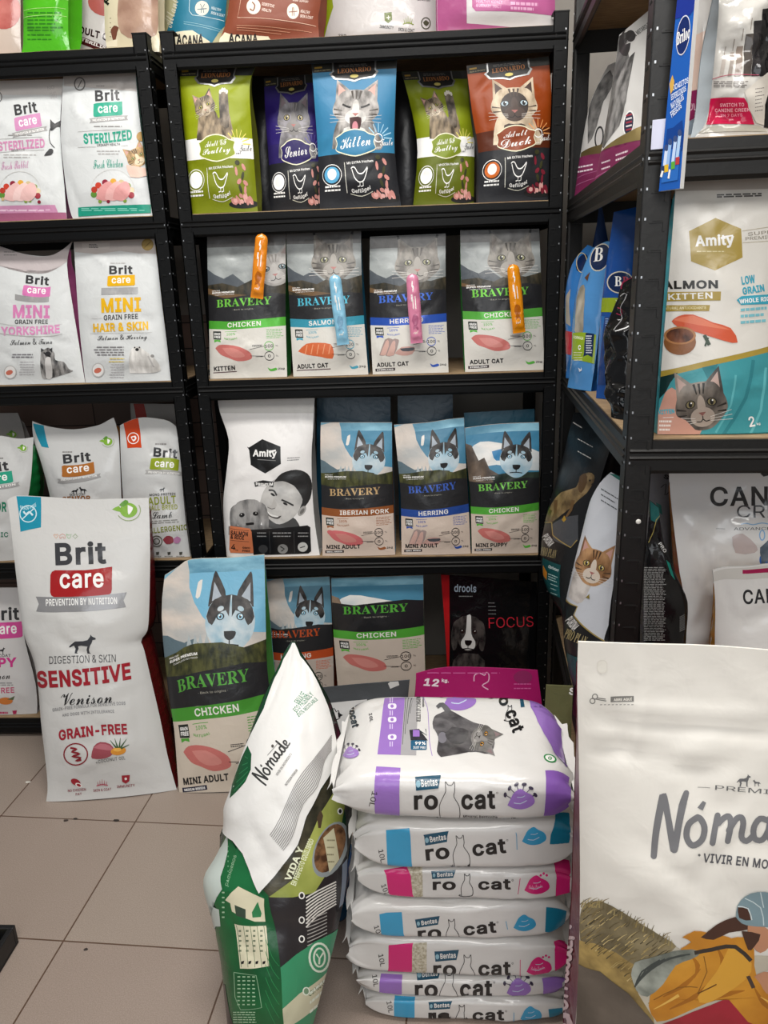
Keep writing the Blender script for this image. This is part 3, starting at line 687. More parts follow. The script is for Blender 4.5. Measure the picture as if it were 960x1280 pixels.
def brit_logo(ar, x0, y0, x1, y1, h, col, ribbon=True, tagdark='#9d9c9b', word='PREVENTION BY NUTRITION'):
    """two-word maker's mark: dark word, coloured flag under it, grey ribbon under that (crop pixels; base line of the top word, cap height)"""
    d = np.array([x1-x0, y1-y0], float); ar.push(x0, y0, 1); k = np.linalg.norm(d); e = d/k; n = np.array([e[1], -e[0]])
    P = lambda a, b: tuple(e*a*k-n*b*h)
    ar.text('Brit', *P(0, 0), *P(1, 0), h*1.0, '#38383a', 'k')
    ar.poly([P(-.07, .22), P(.02, .16), P(1.09, .1), P(1.09, 1.2), P(1.05, 1.28), P(1.0, 1.31), P(-.05, 1.36), P(-.1, 1.28)], col)
    ar.text('care', *P(.1, 1.05), *P(.9, 1.01), h*.62, WHITE, 'b')
    if ribbon:
        ar.poly([P(-.28, 1.46), P(1.3, 1.34), P(1.25, 1.55), P(1.3, 1.76), P(-.28, 1.9), P(-.22, 1.68)], tagdark); ar.text(word, *P(-.14, 1.76), *P(1.15, 1.66), h*.22, WHITE, 'b')
    ar.pop()
def burst_food(ar, x, y, w, cols, seed=1, kind='raw'):
    R = random.Random(seed); h = w*.55
    ar.ring(x, y+h*.1, w*.6, h*1.1, w*.015, '#c9c9c6', 180, 360)
    for k, c in enumerate(('#5d8a3a', '#b03a2c', '#c0402e', '#8a2438', '#d8a23c', '#c9b48a', '#7d9a3c', '#d9c9a6', '#9b2f3a')):
        t = math.pi*(1.05-k*.14); ar.ell(x+w*.52*math.cos(t), y-h*.55*math.sin(t)+h*.15, w*.085, w*.085, c)
    for k in range(6): ar.ell(x+w*R.uniform(-.6, .6), y+h*R.uniform(.35, .6), w*.05, w*.05, R.choice(('#8a2438', '#cdb287', '#7d9a3c', '#e8dfc9')))
    for k, dx in enumerate((-.18, .06, .27)):
        ar.poly([(x+(dx-.27)*w, y+.45*h), (x+(dx-.2)*w, y-.05*h), (x+(dx+.05)*w, y-.42*h), (x+(dx+.2)*w, y-.2*h), (x+(dx+.18)*w, y+.25*h), (x+(dx-.0)*w, y+.55*h)], cols[k % 2], sm=3)
def leaf_mark(ar, x, y, r):
    ar.ell(x, y, r, r*.85, '#7fae3a'); ar.poly([(x-r*.1, y-r*.6), (x+r*.5, y-r*.3), (x+r*.3, y+r*.2), (x, y+r*.5), (x-r*.1, y)], WHITE, sm=2)
    ar.poly([(x-r*1.9, y-r*.1), (x-r*1.1, y-r*.5), (x-r*.9, y+r*.2)], '#7fae3a', sm=2); ar.poly([(x-r*1.1, y-r*.6), (x-r*.4, y-r*1.2), (x, y-r*.9), (x-r*.6, y-r*.4)], '#5f9436', sm=2)
    ar.ring(x, y, r*1.35, r*1.2, r*.1, '#8fa070', -30, 150)
MAT = dict(rough=.36, bump=.14); GLOSS = dict(rough=.17, bump=.10); SOFT = dict(rough=.5, bump=.08)
SHELF = .003
# ---- chest-high level, middle unit: four cat food bags with a sachet stuck on each
KITTEN_TXT = [
 ('white and green kitten food bag with chicken breast picture, leftmost on its shelf', bravery('CHICKEN', '#55b03c', 'kitten', 'KITTEN', 'chicken', .435, .585, word='#78cc4c'), [(262.5, 472), (261.5, 400), (259.5, 340), (259, 294)], [(359, 471), (357, 400), (357, 330), (357, 290.5)], '#2c6a2e'),
 ('white and blue cat food bag with salmon fillet picture, lynx portrait above', bravery('SALMON', '#3f9cb4', 'lynx', 'ADULT CAT', 'salmon', .445, .59, word='#56bcd4'), [(367, 471.5), (363, 400), (359.5, 340), (357.5, 289.5)], [(460.5, 469), (455, 400), (452, 340), (451, 288)], '#1f5a70'),
 ('white and dark blue cat food bag with herring picture, pink sachet on its front', bravery('HERRING', '#2f56b4', 'lynx', 'ADULT CAT', 'herring', .415, .575, 'STERILIZED', word='#4a74d8'), [(466, 466.6), (463, 400), (462, 340), (462.5, 296)], [(560.7, 464), (558, 400), (557, 340), (557, 292)], '#22387c'),
 ('white and green adult cat food bag with raw chicken picture, rightmost on its shelf', bravery('CHICKEN', '#5cb046', 'lynx', 'ADULT CAT', 'chicken', .405, .56, 'STERILIZED', word='#78cc4c'), [(581.5, 463), (579, 400), (576, 340), (575.5, 288)], [(680.5, 461.5), (678, 400), (676, 340), (674, 286)], '#2f7a33'),
]
for i, (lb, ar_, l_, r_, gs) in enumerate(KITTEN_TXT):
    bag('food_bag', lb, 'bag', l_, r_, Z3+SHELF, Y=2.125, tilt=4, T=.085, bulge=.02, body='#dbd9d4', gusset=gs, art=ar_, film=MAT, seed=i+1, amp=.0035, crease=20, group='cat food bags with sachets')
# ---- same product line for small dogs, lower level of the middle unit
MINI = [  # sky tones darkened, shading at the bag tops put into the print
 ('small dog food bag with brown band, pork picture, beside the photo-print white bag', bravery('IBERIAN PORK', '#9a5a30', 'husky', 'MINI ADULT', 'pork', .475, .625, 'SMALL BREEDS', word='#c9a878', base='#d2c0b2', sky='#4c8aa8'), [(403.5, 701), (402, 620), (400.5, 560), (401, 528)], [(494, 696), (491, 620), (490, 560), (490, 528)], '#6b3f26', None),
 ('small dog food bag with dark blue band and sliced herring picture', bravery('HERRING', '#2c4f9e', 'husky', 'MINI ADULT', 'herring', .455, .635, 'SMALL BREEDS', word='#4468c4', base='#cdbcae', sky='#487f9b'), [(502, 693), (501, 620), (496, 565), (492.5, 531)], [(588, 688), (585, 620), (582, 570), (580, 522)], '#24408c', [(535, 528), (560, 524)]),
 ('puppy food bag with green band and raw chicken picture, right end of its shelf', bravery('CHICKEN', '#58b03e', 'puppy', 'MINI PUPPY', 'chicken', .435, .615, 'SMALL BREEDS', word='#7ccc58', base='#cabbad', sky='#3f82a4'), [(590, 689), (588, 620), (583, 570), (581, 535)], [(673, 692), (673.5, 620), (674, 570), (673.8, 528)], '#2f7a33', [(610, 531), (640, 529)]),
]
for i, (lb, ar_, l_, r_, gs, tp) in enumerate(MINI):
    bag('food_bag', lb, 'bag', l_, r_, Z4+SHELF, Y=2.12, tilt=5, T=.09, bulge=.02, body='#cfc0b2', gusset=gs, back='#4a88a4', top=tp, art=ar_, film=MAT, seed=i+21, amp=.0035, crease=20, group='small dog food bags')
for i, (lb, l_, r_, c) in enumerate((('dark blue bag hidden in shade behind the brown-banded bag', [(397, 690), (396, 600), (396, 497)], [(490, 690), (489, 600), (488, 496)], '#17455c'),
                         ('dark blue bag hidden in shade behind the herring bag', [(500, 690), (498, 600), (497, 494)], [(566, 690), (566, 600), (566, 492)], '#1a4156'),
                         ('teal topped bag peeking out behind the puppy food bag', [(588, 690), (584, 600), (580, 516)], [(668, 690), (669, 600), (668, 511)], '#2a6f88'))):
    bag('food_bag', lb, 'bag', l_, r_, Z4+SHELF, Y=2.25, tilt=3, T=.08, body=c, film=MAT, seed=40+i, nu=12, nv=16, group='bags in the second row')
# ---- tall bag on the floor and the bottom level
bag('food_bag', 'tall dog food bag with husky portrait and green band, standing on the floor tiles', 'bag', [(226, 993), (223.5, 984), (218, 912), (210, 860), (202, 770), (206, 719)], [(346, 982), (342, 900), (334, 835), (331.5, 740), (330.5, 693)], 0,
    top=[(222, 709), (239, 699), (285, 697)], yaw=4, tilt=16, T=.13, bulge=.035, body='#cdc2b2', gusset='#3f8a3a', back='#7fb0c8', art=bravery('CHICKEN', '#4f9e3a', 'husky', 'MINI ADULT', 'chicken', .475, .6, 'MEDIUM BREEDS', word='#5fae48', base='#cfc3b3', sky='#74b2d0'), film=MAT, nu=30, nv=48, seed=5, crease=22, amp=.003)
bag('food_bag', 'dog food bag with orange lettering and orange band, behind the tall husky bag', 'bag', [(329, 890), (330, 800), (333, 724)], [(418, 890), (416, 800), (412, 720.7)], Z5+SHELF, Y=2.13, tilt=4, T=.09, body='#c2b6aa', gusset='#8e3a1c',
    art=bravery('HERRING', '#c8552a', 'husky', 'ADULT', 'herring', .36, .52, base='#b9aca2', sky='#5c8aa0'), film=MAT, seed=6)
bag('food_bag', 'puppy food bag with shiny green band, half sunk behind the stacked litter sacks', 'bag', [(424, 895), (422, 855), (416, 780), (414, 722.6)], [(534, 895), (532, 855), (530, 780), (529, 719)], Z5+SHELF, Y=2.11, tilt=4, T=.09, body='#cdbfb2', gusset='#2f7a33',
    art=bravery('CHICKEN', '#58b03e', 'puppy', 'PUPPY', 'chicken', .19, .36, base='#c9bbae', sky='#4c86a2', hide=True), film=GLOSS, seed=7)
def drools(ar):
    ar.view(400, 690, 2.909).rect(436, 80, 470, 420, '#a3191c').text('drools', 488, 145, 568, 147, 28, '#a9b7c6', 'b').bars(505, 161, 555, 161, 1, 3, '#8a8a8a', 1, 0)
    dog_face(ar, 540, 290, 52, 2, 62, f1=FUR_DARK, floppy=True, blaze='#c9c7c4'); ar.text('FOCUS', 614, 277, 776, 271, 38, '#b52634', 'l')
    ar.poly([(505, 370), (575, 370), (600, 420), (480, 420)], FUR_DARK, sm=2); ar.bars(612, 185, 645, 225, 4, 3, '#6d6d6d', 2, .3)
bag('food_bag', 'glossy black dog food bag with spaniel face and red side, on the bottom level', 'bag', [(560, 890), (559, 835), (555, 770), (551, 718)], [(672, 890), (672, 835), (671, 770), (671, 728)], Z5+SHELF, Y=2.12, tilt=5, T=.1, body='#0d0d0e', gusset='#a3191c', art=drools, film=dict(rough=.14, bump=.1), seed=9, crease=24, amp=.004)
bag('food_bag', 'dark bag in deep shade at the back of the bottom level', 'bag', [(690, 890), (690, 800), (680, 735)], [(548, 890), (548, 800), (548, 735)][::1], Z5+SHELF, Y=2.3, tilt=3, T=.07, body='#151a1e', film=MAT, seed=10, nu=10, nv=14) if False else None
# ---- photo-print bag
def man(ar):
    ar.view(250, 490, 4.174)
    ar.rect(90, 20, 610, 110, '#cfcdc9')  # greyer strip paints the shade at the top of the bag
    ar.poly([(255, 290), (325, 246), (420, 285), (422, 375), (340, 425), (265, 380)], '#151515'); ar.poly([(245, 285), (275, 300), (268, 320)], '#151515')
    ar.text('Amity', 275, 345, 400, 348, 46, WHITE, 'h'); ar.line([(300, 352), (395, 358)], 3, '#8a8a8a'); ar.poly([(357, 308), (395, 300), (397, 309), (360, 317)], WHITE)
    ar.bars(455, 345, 522, 356, 2, 4, '#777777', 1, .1, slope=-.05)
    # man's head, tilted, cheek against the dog
    ar.poly([(330, 700), (380, 640), (480, 650), (520, 700), (500, 715), (340, 715)], '#4a4a4a', sm=3)
    ar.poly([(312, 585), (330, 520), (375, 465), (450, 440), (520, 470), (552, 545), (530, 600), (480, 660), (415, 690), (370, 670), (335, 635)], 'noise:#a9a8a6:#cfcdc9:18:1:1:1', sm=3)
    ar.poly([(385, 470), (425, 425), (500, 405), (560, 425), (584, 480), (575, 555), (540, 605), (520, 610), (535, 560), (500, 500), (470, 478), (430, 465)], '#2a2a2a', sm=3)
    ar.ell(532, 620, 16, 30, '#a5a3a0', rot=35); ar.ell(533, 622, 8, 18, '#6f6d6b', rot=35)
    ar.line([(358, 512), (385, 515), (400, 540)], 9, '#333333', sm=3).line([(425, 562), (455, 575), (488, 592)], 9, '#333333', sm=3)
    ar.ell(380, 535, 13, 6, '#222222', rot=32).ell(445, 583, 13, 6, '#222222', rot=28)
    ar.poly([(385, 555), (372, 590), (350, 598), (362, 612), (392, 608), (400, 585)], '#b9b6b2', sm=3); ar.line([(352, 600), (375, 610), (392, 605)], 4, '#6a6866', sm=2)
    ar.poly([(338, 598), (360, 630), (400, 648), (425, 645), (405, 662), (365, 650), (342, 625)], '#4a4745', sm=3); ar.poly([(343, 606), (365, 634), (410, 648), (395, 653), (362, 641)], '#efeeea', sm=3)
    dog_face(ar, 255, 640, 85, -6, 85, f1='noise:#5a5a5a:#a8a6a4:40:1:1:.4', floppy=True, eye='#1a1a1a')
    ar.poly([(150, 700), (310, 690), (390, 715), (150, 745)], 'noise:#5a5a5a:#9a9896:40:1:1:.4')
    ar.poly([(283, 470), (330, 460), (385, 468), (382, 497), (330, 484), (288, 494)], '#151515'); ar.text('PREMIUM', 292, 487, 380, 488, 17, WHITE, 'h', arc=5)
    ar.poly([(262, 718), (560, 695), (575, 705), (580, 830), (565, 842), (280, 850)], '#151517')
    for x, w in ((288, 62), (372, 105), (500, 70)): ar.bars(x+6, 735, x+w, 752, 2, 5, '#9a9a9a', int(x), .2, 'c')
    for x in (362, 490): ar.line([(x, 725), (x+4, 840)], 1.5, '#555555')
    ar.ell(330, 818, 24, 22, '#3f3f40'); ar.ell(432, 818, 27, 25, '#8b8b89'); ar.ell(536, 808, 26, 25, '#c6c6c2'); ar.line([(420, 805), (440, 818), (425, 830)], 6, '#1d1d1d').line([(522, 812), (548, 804)], 5, '#444444')
    ar.poly([(158, 697), (262, 712), (270, 730), (280, 840), (160, 838), (153, 820)], '#d07a52'); ar.text('SALMON', 160, 745, 250, 753, 24, INK, 'h').text('& RICE', 160, 765, 230, 771, 20, INK, 'h').line([(160, 772), (256, 780)], 2, INK).line([(160, 712), (256, 724)], 2, INK).text('4', 162, 822, 185, 824, 30, INK, 'b').text('kg', 186, 828, 198, 829, 9, INK, 'b').text('GMO', 222, 816, 262, 818, 10, INK, 'h').text('FREE', 222, 832, 262, 834, 10, INK, 'h')
bag('food_bag', 'white bag with black and white photo of a smiling man and dog', 'bag', [(135, 865), (125, 690), (122, 560), (140, 400), (150, 250), (105, 110), (92, 40)], [(625, 850), (600, 690), (585, 500), (582, 320), (590, 200), (598, 25)], Z4+SHELF, Y=2.125, tilt=4, T=.1, bulge=.025,
    body='#eceae8', gusset='#a3a29f', art=man, film=dict(rough=.3, bump=.1), view=(250, 490, 4.174), seed=31, crease=26, amp=.0035, nu=30, nv=40)
# ---- upper level: five cat food pouches
LEO = [
 ('lime green cat food pouch with raised paw tabby, leftmost on the upper level', leonardo('#8a980a', WHITE, '#747e08', 'Poultry', 'paw', badge='#87961c', sub='Adult GF'), [(233, 268), (231, 200), (227, 130), (224, 84)], [(322.5, 267), (316, 180), (312, 110), (319, 84)], '#8a960a', '#55590f', 2.125),
 ('purple and charcoal cat food pouch with grey cat, partly behind the sky blue one', leonardo('#2a1c66', '#2a1f5c', '#202125', 'Senior', 'senior', lead='#5a50a0', icon='#ffffff'), [(338, 264), (336, 200), (332, 150), (330, 98)], [(412, 263), (408, 200), (402, 150), (398, 92)], '#2a1c66', '#1d1d22', 2.215),
 ('sky blue and charcoal cat food pouch with yawning grey kitten', leonardo('#33789f', '#327aa0', '#222327', 'Kitten', 'kitten', lead='#a8d4ea', icon='#5aa6cf'), [(400, 263), (398, 200), (394, 140), (389.5, 80)], [(501, 260), (493, 190), (494, 130), (496, 74)], '#33789f', '#2b2b30', 2.12),
 ('lime green cat food pouch with raised paw tabby, between blue and orange pouches', leonardo('#74800e', WHITE, '#5e680c', 'Poultry', 'paw', badge='#7c8c22', sub='Adult GF'), [(516, 259), (522, 190), (515, 140), (502, 90)], [(592, 256), (593, 190), (592, 140), (584, 88)], '#7f8b10', '#4c5212', 2.215),
 ('orange and charcoal cat food pouch with siamese cat, right end of upper level', leonardo('#943f06', '#54240e', '#222327', 'Duck', 'siam', lead='#e8a060', meat1='#7a2030', badge='#8a4020', icon='#c8641c', sub='Adult'), [(597, 253), (598, 190), (590, 140), (583, 82)], [(688, 251), (690, 190), (690, 130), (686, 70)], '#8c3a06', '#2b2b30', 2.125),
]
for i, (lb, ar_, l_, r_, c, gs, y_) in enumerate(LEO):
    bag('cat_food_pouch', lb, 'bag', l_, r_, Z2+SHELF, Y=y_, tilt=3, T=.075, body=c, gusset=gs, art=ar_, film=dict(rough=.46, bump=.1, spec_level=.35), seed=50+i, group='cat food pouches on the upper level', amp=.004, crease=22, bulge=.026)
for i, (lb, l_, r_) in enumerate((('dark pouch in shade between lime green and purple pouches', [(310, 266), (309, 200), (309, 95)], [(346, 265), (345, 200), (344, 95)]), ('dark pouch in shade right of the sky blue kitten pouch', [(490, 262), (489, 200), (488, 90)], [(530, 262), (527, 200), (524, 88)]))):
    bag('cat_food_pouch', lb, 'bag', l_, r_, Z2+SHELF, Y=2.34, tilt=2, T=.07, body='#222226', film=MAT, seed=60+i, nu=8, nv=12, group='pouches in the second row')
# ---- sachets stuck to the four cat food bags
def sachet(lb, x0, y0, x1, y1, w, col, seed, Y):
    """flat squeeze sachet: round head at (x0,y0), square crimped foot at (x1,y1), photo pixels"""
    A, B = on_y(x0, y0, Y), on_y(x1, y1, Y); O = (A+B)/2; ax = (A-B); L = np.linalg.norm(ax); ax /= L
    n = np.array([0, -1, .06]); n = n-ax*(n@ax); n /= np.linalg.norm(n); sx = np.cross(ax, n)
    wd = w/FPX*Y/1.03/2; nv, nu = 40, 12
    root = tag(empty('treat_sachet', tuple(O)), lb, 'sachet', 'sachets stuck on the cat food bags'); bpy.context.view_layer.update()
    vv, uu = np.linspace(0, 1, nv+1), np.linspace(-1, 1, nu+1); R = random.Random(seed)
    wid = wd*np.where(vv > .9, np.sqrt(np.clip(1-((vv-.9)/.1)**2, .0, 1)), 1)*(1-.03*np.sin(vv*9)); wid = np.maximum(wid, .0006)
    thick = .007*np.clip(vv/.08-.3, .08, 1)*np.clip((1-vv)/.06, .12, 1)
    def sheet(s):
        z = thick[:, None]*np.sqrt(np.clip(1-uu[None]**2, 0, 1))*s
        if s > 0:
            for k in range(16): z = z+.0012*R.choice((-1, 1))*np.exp(-(((vv[:, None]-R.random())/.03)**2+((uu[None]-R.uniform(-.8, .8))/.4)**2))*(thick[:, None] > .003)*(np.abs(uu[None]) < .95)
        return O+ax*((vv-.5)*L)[:, None, None]+sx*(wid[:, None]*uu[None])[..., None]+n*z[..., None]
    G = sheet(1); Bk = sheet(-.15); N = grid_normals(G)
    if (N*n).sum(-1).mean() < 0: N = -N
    film = dict(rough=.12, bump=.1, bscale=80); m = mat(col, **film)
    ar = Art().unit(); ar.bars(.28, .3, .72, .3, 1, .0, WHITE, 1)
    ar.el = []; ar.push(.5, .5, 1, 0)
    ar.pop(); ar.line([(.5, .12), (.4, .16), (.55, .2), (.45, .24)], .05, WHITE, sm=2); ar.bars(.3, .34, .42, .34, 1, .1, WHITE, 2, 0); ar.line([(.42, .36), (.42, .5)], .06, '#f4efe6').line([(.62, .32), (.62, .5)], .06, '#f4efe6')
    tone = '#a85c12' if col.startswith('#d') else '#6f9cb8' if col.startswith('#8') else '#a85c7c'; ar.poly([(.25, .66), (.4, .58), (.7, .6), (.75, .68), (.55, .75), (.35, .73)], tone, sm=2).line([(.3, .78), (.5, .74), (.7, .8)], .05, tone, sm=2); ar.text('cat', .3, .86, .7, .86, .05, '#f0e8d8', 'c')
    b = Builder(root, film); b.grid(G, N, m, (3, nv)); b.grid(Bk, -N, m, (3, nv)); b.art(bake(ar, G, N), lo=.075); b.build('tube')
    e = Builder(root, film); e.grid(G, N, m, (0, 3)); e.grid(Bk, -N, m, (0, 3)); e.build('crimped_end')
    return root
sachet('orange sachet stuck on the kitten food bag, reaching its top edge', 327.5, 292, 321, 373, 16, '#d9821c', 1, 2.085)
sachet('light blue sachet stuck on the salmon cat food bag', 418, 343, 429, 431, 15.5, '#86bcd6', 2, 2.078)
sachet('pink sachet stuck on the herring cat food bag', 515, 342, 521, 429, 15.5, '#cf7f9c', 3, 2.078)
sachet('orange sachet stuck on the adult chicken cat food bag', 641, 330, 649, 416, 15.5, '#dd8a14', 4, 2.078)
# ------------------------------------------------------------------ left unit
BRITF = dict(rough=.36, bump=.14, spec_level=.35)
C1 = (0, 0, 4.364)
def ster_pink(ar):
    ar.view(*C1).rect(-160, 430, 360, 520, '#cfcac6')  # top strip holds the shade under the upper beam as colour
    ar.ring(-10, 530, 20, 28, 5, '#6a6866'); ar.text('NO', 262, 492, 298, 484, 20, '#a9a6a4', 'l').text('GMO', 276, 540, 312, 532, 34, '#b9b6b4', 'l')
    brit_logo(ar, 84, 632, 206, 612, 62, '#c98bb4'); ar.bars(45, 738, 190, 730, 1, 5, '#8a8886', 2, .1)
    ar.text('STERILIZED', -8, 826, 246, 806, 52, '#c987ad', 'h').line([(-20, 762), (230, 748)], 2, '#9a9896').line([(-20, 835), (240, 818)], 2, '#9a9896').text('SENSITIVE', 62, 826, 135, 820, 10, '#555555', 'b')
    ar.bars(20, 845, 210, 858, 2, 5, '#a9a7a5', 3, .3); ar.text('Fresh Rabbit', 8, 928, 158, 916, 44, '#c48db0', 'c')
    burst_food(ar, 110, 1040, 190, ('#dfb6b2', '#e6c6c2'), 2)
    ar.poly([(275, 650), (300, 675), (335, 655), (335, 690), (310, 692), (285, 712), (275, 705)], '#232325', sm=2).poly([(335, 690), (345, 660), (350, 1000), (340, 960)], '#c9c9c9'); ar.line([(275, 700), (268, 740), (275, 780), (298, 806)], 4, '#2c2c2e', sm=2).poly([(240, 850), (270, 812), (292, 820), (280, 845)], '#232325', sm=2)
    ar.quad((-160, 1135), (300, 1118), (318, 1160), (-160, 1185), '#c389ab'); ar.bars(0, 1145, 290, 1150, 2, 4, '#e6c9da', 3, .2); ar.quad((-160, 1172), (385, 1160), (390, 1230), (-160, 1230), '#9c5a78')
bag('food_bag', 'white cat food bag with pink lettering and pink base stripe, upper left picture edge', 'bag', [(-140, 1225), (-145, 1000), (-150, 700), (-150, 445)], [(365, 1195), (350, 1000), (328, 700), (345, 430)], Z2+SHELF, Y=2.13, tilt=4, T=.09, bulge=.024, body='#d0d3d3', gusset='#b06a90', view=C1, art=ster_pink, film=BRITF, seed=70, amp=.004, crease=24, group='white cat food bags on the left unit')
def ster_green(ar):
    ar.view(*C1).poly([(347, 400), (740, 370), (745, 500), (350, 470)], '#bdb8b4'); ar.ring(435, 458, 28, 34, 7, '#6a6866').line([(425, 480), (446, 438)], 6, '#6a6866')  # first polygon paints shade along the top of the bag
    ar.bars(525, 470, 575, 466, 1, 5, '#8a8886', 2, .1); brit_logo(ar, 520, 554, 654, 548, 62, '#1f9c80'); ar.bars(512, 690, 672, 688, 1, 6, '#8a8886', 2, .05)
    ar.text('STERILIZED', 458, 786, 722, 762, 58, '#2a9c82', 'h', arc=6).text('URINARY HEALTH', 530, 800, 655, 794, 14, '#333333', 'b').line([(425, 720), (700, 708)], 2, '#a9a9a7').line([(425, 805), (525, 802)], 2, '#a9a9a7').line([(662, 796), (700, 794)], 2, '#a9a9a7')
    ar.bars(525, 825, 658, 840, 2, 6, '#a9a7a5', 3, .2, 'c'); ar.text('Fresh Chicken', 510, 922, 672, 912, 48, '#2f9c86', 'c')
    burst_food(ar, 615, 1035, 200, ('#d99a98', '#e2aeab'), 4)
    cat_face(ar, 748, 855, 58, -28, f1='noise:#7a5c34:#d0ac78:70:1:1:1', f2='#e0cfae', body=False); ar.poly([(690, 900), (800, 920), (800, 960), (712, 966)], '#e6c4b4', sm=2); ar.ell(770, 745, 26, 26, '#b8945a')
    ar.quad((428, 1132), (822, 1116), (824, 1162), (430, 1182), '#1f9078'); ar.bars(445, 1148, 810, 1138, 2, 4, '#8fd0c0', 3, .2)
bag('food_bag', 'white cat food bag with teal green lettering, second level of the left unit', 'bag', [(400, 1205), (375, 1120), (352, 960), (332, 760), (335, 600), (347, 400)], [(832, 1180), (800, 960), (768, 700), (745, 480), (740, 370)], Z2+SHELF, Y=2.12, tilt=4, T=.09, bulge=.022, body='#d0d3d3', gusset='#9cc9bd', view=C1, art=ster_green, film=BRITF, seed=71, amp=.004, crease=24, group='white cat food bags on the left unit')
C2 = (0, 280, 4)
def mini_pink(ar):
    ar.view(*C2).poly([(-90, 100), (0, 108), (120, 150), (240, 160), (360, 88), (345, 180), (240, 230), (60, 220), (-90, 180)], '#bfb6b6', sm=2)
    ar.bars(20, 140, 100, 155, 2, 5, '#8a8684', 2, .3); ar.bars(140, 245, 190, 243, 1, 5, '#a5a3a1', 2, .1)
    brit_logo(ar, 128, 298, 244, 308, 44, '#cf74ac', ribbon=False); ar.poly([(75, 350), (245, 362), (245, 388), (75, 380)], '#cbcac9', metallic=.6, rough=.25)
    ar.text('MINI', 65, 470, 248, 472, 66, '#d07fb0', 'h').text('GRAIN FREE', 75, 500, 240, 500, 22, '#3a3a3c', 'b').text('YORKSHIRE', 6, 557, 300, 545, 44, '#d58ab8', 'h', arc=4).line([(0, 497), (310, 500)], 1.5, '#b5b3b1')
    ar.text('Salmon & Tuna', 52, 606, 262, 600, 30, '#3a3a3c', 'c').bars(60, 653, 168, 665, 2, 6, '#77757a', 5, .1, 'c'); ar.bars(95, 690, 175, 752, 6, 3, '#a9a5a9', 6, .2, 'c')
    ar.poly([(0, 545), (310, 549), (310, 552), (0, 549)], '#b5b3b1')
    ar.poly([(205, 640), (235, 620), (250, 622), (272, 645), (278, 680), (320, 690), (345, 725), (366, 735), (330, 748), (250, 772), (212, 768), (202, 700)], 'noise:#2c2c2e:#a6a4a2:60:1.5:1:.4', sm=3); ar.ell(240, 650, 16, 12, '#2a2a2c'); ar.ell(222, 645, 4, 4, '#111111'); ar.ell(245, 662, 6, 5, '#0c0c0c'); ar.poly([(205, 642), (205, 620), (222, 630)], '#3a3a3c'); ar.poly([(245, 628), (262, 618), (262, 645)], '#3a3a3c'); ar.poly([(228, 670), (254, 668), (262, 765), (230, 768)], '#c6c4c2', sm=2)
    ar.ell(52, 740, 32, 34, '#b9b8b6'); ar.ell(52, 740, 27, 29, '#e4e3e1'); ar.ell(48, 742, 18, 12, '#c8705c', rot=-20)
bag('food_bag', 'white small dog food bag with pink lettering and Yorkshire terrier picture', 'bag', [(-70, 840), (-75, 600), (-78, 300), (-80, 95)], [(430, 822), (395, 600), (362, 400), (335, 200), (360, 88)], Z3+SHELF, Y=2.12, tilt=4, T=.09, bulge=.024, top=[(0, 112), (120, 150), (240, 160), (310, 130)], body='#d0d3d3', gusset='#b65c94', view=C2, art=mini_pink, film=BRITF, seed=72, amp=.004, crease=24, group='white small dog food bags on the left unit')
def mini_yel(ar):
    ar.view(*C2).poly([(368, 80), (770, 68), (785, 150), (700, 148), (600, 135), (480, 150), (375, 140)], '#bcb4b0'); ar.poly([(410, 95), (550, 92), (548, 122), (412, 126)], '#c9c2bd').bars(445, 103, 500, 118, 3, 4, '#6f6b68', 2, .3)  # top polygon is mild shade from the shelf above, painted on
    ar.ell(738, 103, 30, 30, '#a68a4a'); ar.ell(738, 103, 24, 24, '#b59a5a'); ar.line([(722, 118), (754, 88)], 5, '#8d7440')
    ar.bars(552, 196, 662, 192, 1, 5, '#b5b3b1', 2, .3); brit_logo(ar, 547, 252, 664, 250, 44, '#e0ac0c', ribbon=False); ar.poly([(507, 320), (690, 316), (690, 350), (507, 355)], '#dddddd', metallic=.6, rough=.2)
    ar.text('MINI', 508, 444, 706, 438, 72, '#e3b014', 'h').text('GRAIN FREE', 520, 482, 690, 474, 26, '#38383a', 'b').text('HAIR & SKIN', 468, 542, 742, 530, 44, '#e3b21c', 'h').text('Salmon & Herring', 490, 592, 736, 584, 36, '#3a3a3c', 'c')
    ar.line([(455, 472), (510, 472)], 1.5, '#b5b3b1').line([(450, 548), (760, 542)], 1.5, '#b5b3b1'); ar.bars(470, 616, 620, 654, 4, 6, '#7c7a7c', 5, .15, 'r'); ar.bars(545, 673, 622, 688, 2, 5, '#d8c264', 5, .1, 'r'); ar.bars(545, 702, 622, 766, 6, 3, '#a9a5a9', 6, .2, 'r')
    ar.poly([(650, 745), (645, 690), (655, 630), (685, 612), (720, 630), (760, 660), (795, 700), (800, 735), (740, 745)], 'noise:#b8b6b2:#e6e4e0:40:1.5:1:.5', sm=3); ar.ell(686, 628, 9, 8, '#1a1a1a'); ar.ell(674, 618, 4, 4, '#111111'); ar.ell(698, 617, 4, 4, '#111111'); ar.ell(762, 660, 9, 8, '#8a8886'); ar.line([(740, 660), (770, 715)], 8, '#aaa8a6')
    ar.ell(492, 730, 32, 36, '#b9b8b6'); ar.ell(492, 730, 27, 31, '#e4e3e1'); ar.ell(490, 732, 19, 13, '#c8705c', rot=-20)
bag('food_bag', 'white small dog food bag with yellow lettering and white terrier picture', 'bag', [(432, 828), (405, 600), (388, 400), (375, 200), (368, 80)], [(855, 788), (835, 600), (810, 400), (788, 200), (770, 68)], Z3+SHELF, Y=2.115, tilt=4, T=.09, bulge=.022, body='#d0d3d3', gusset='#c9b060', view=C2, art=mini_yel, film=BRITF, seed=73, amp=.004, crease=24, group='white small dog food bags on the left unit')
C3 = (0, 490, 3.84)
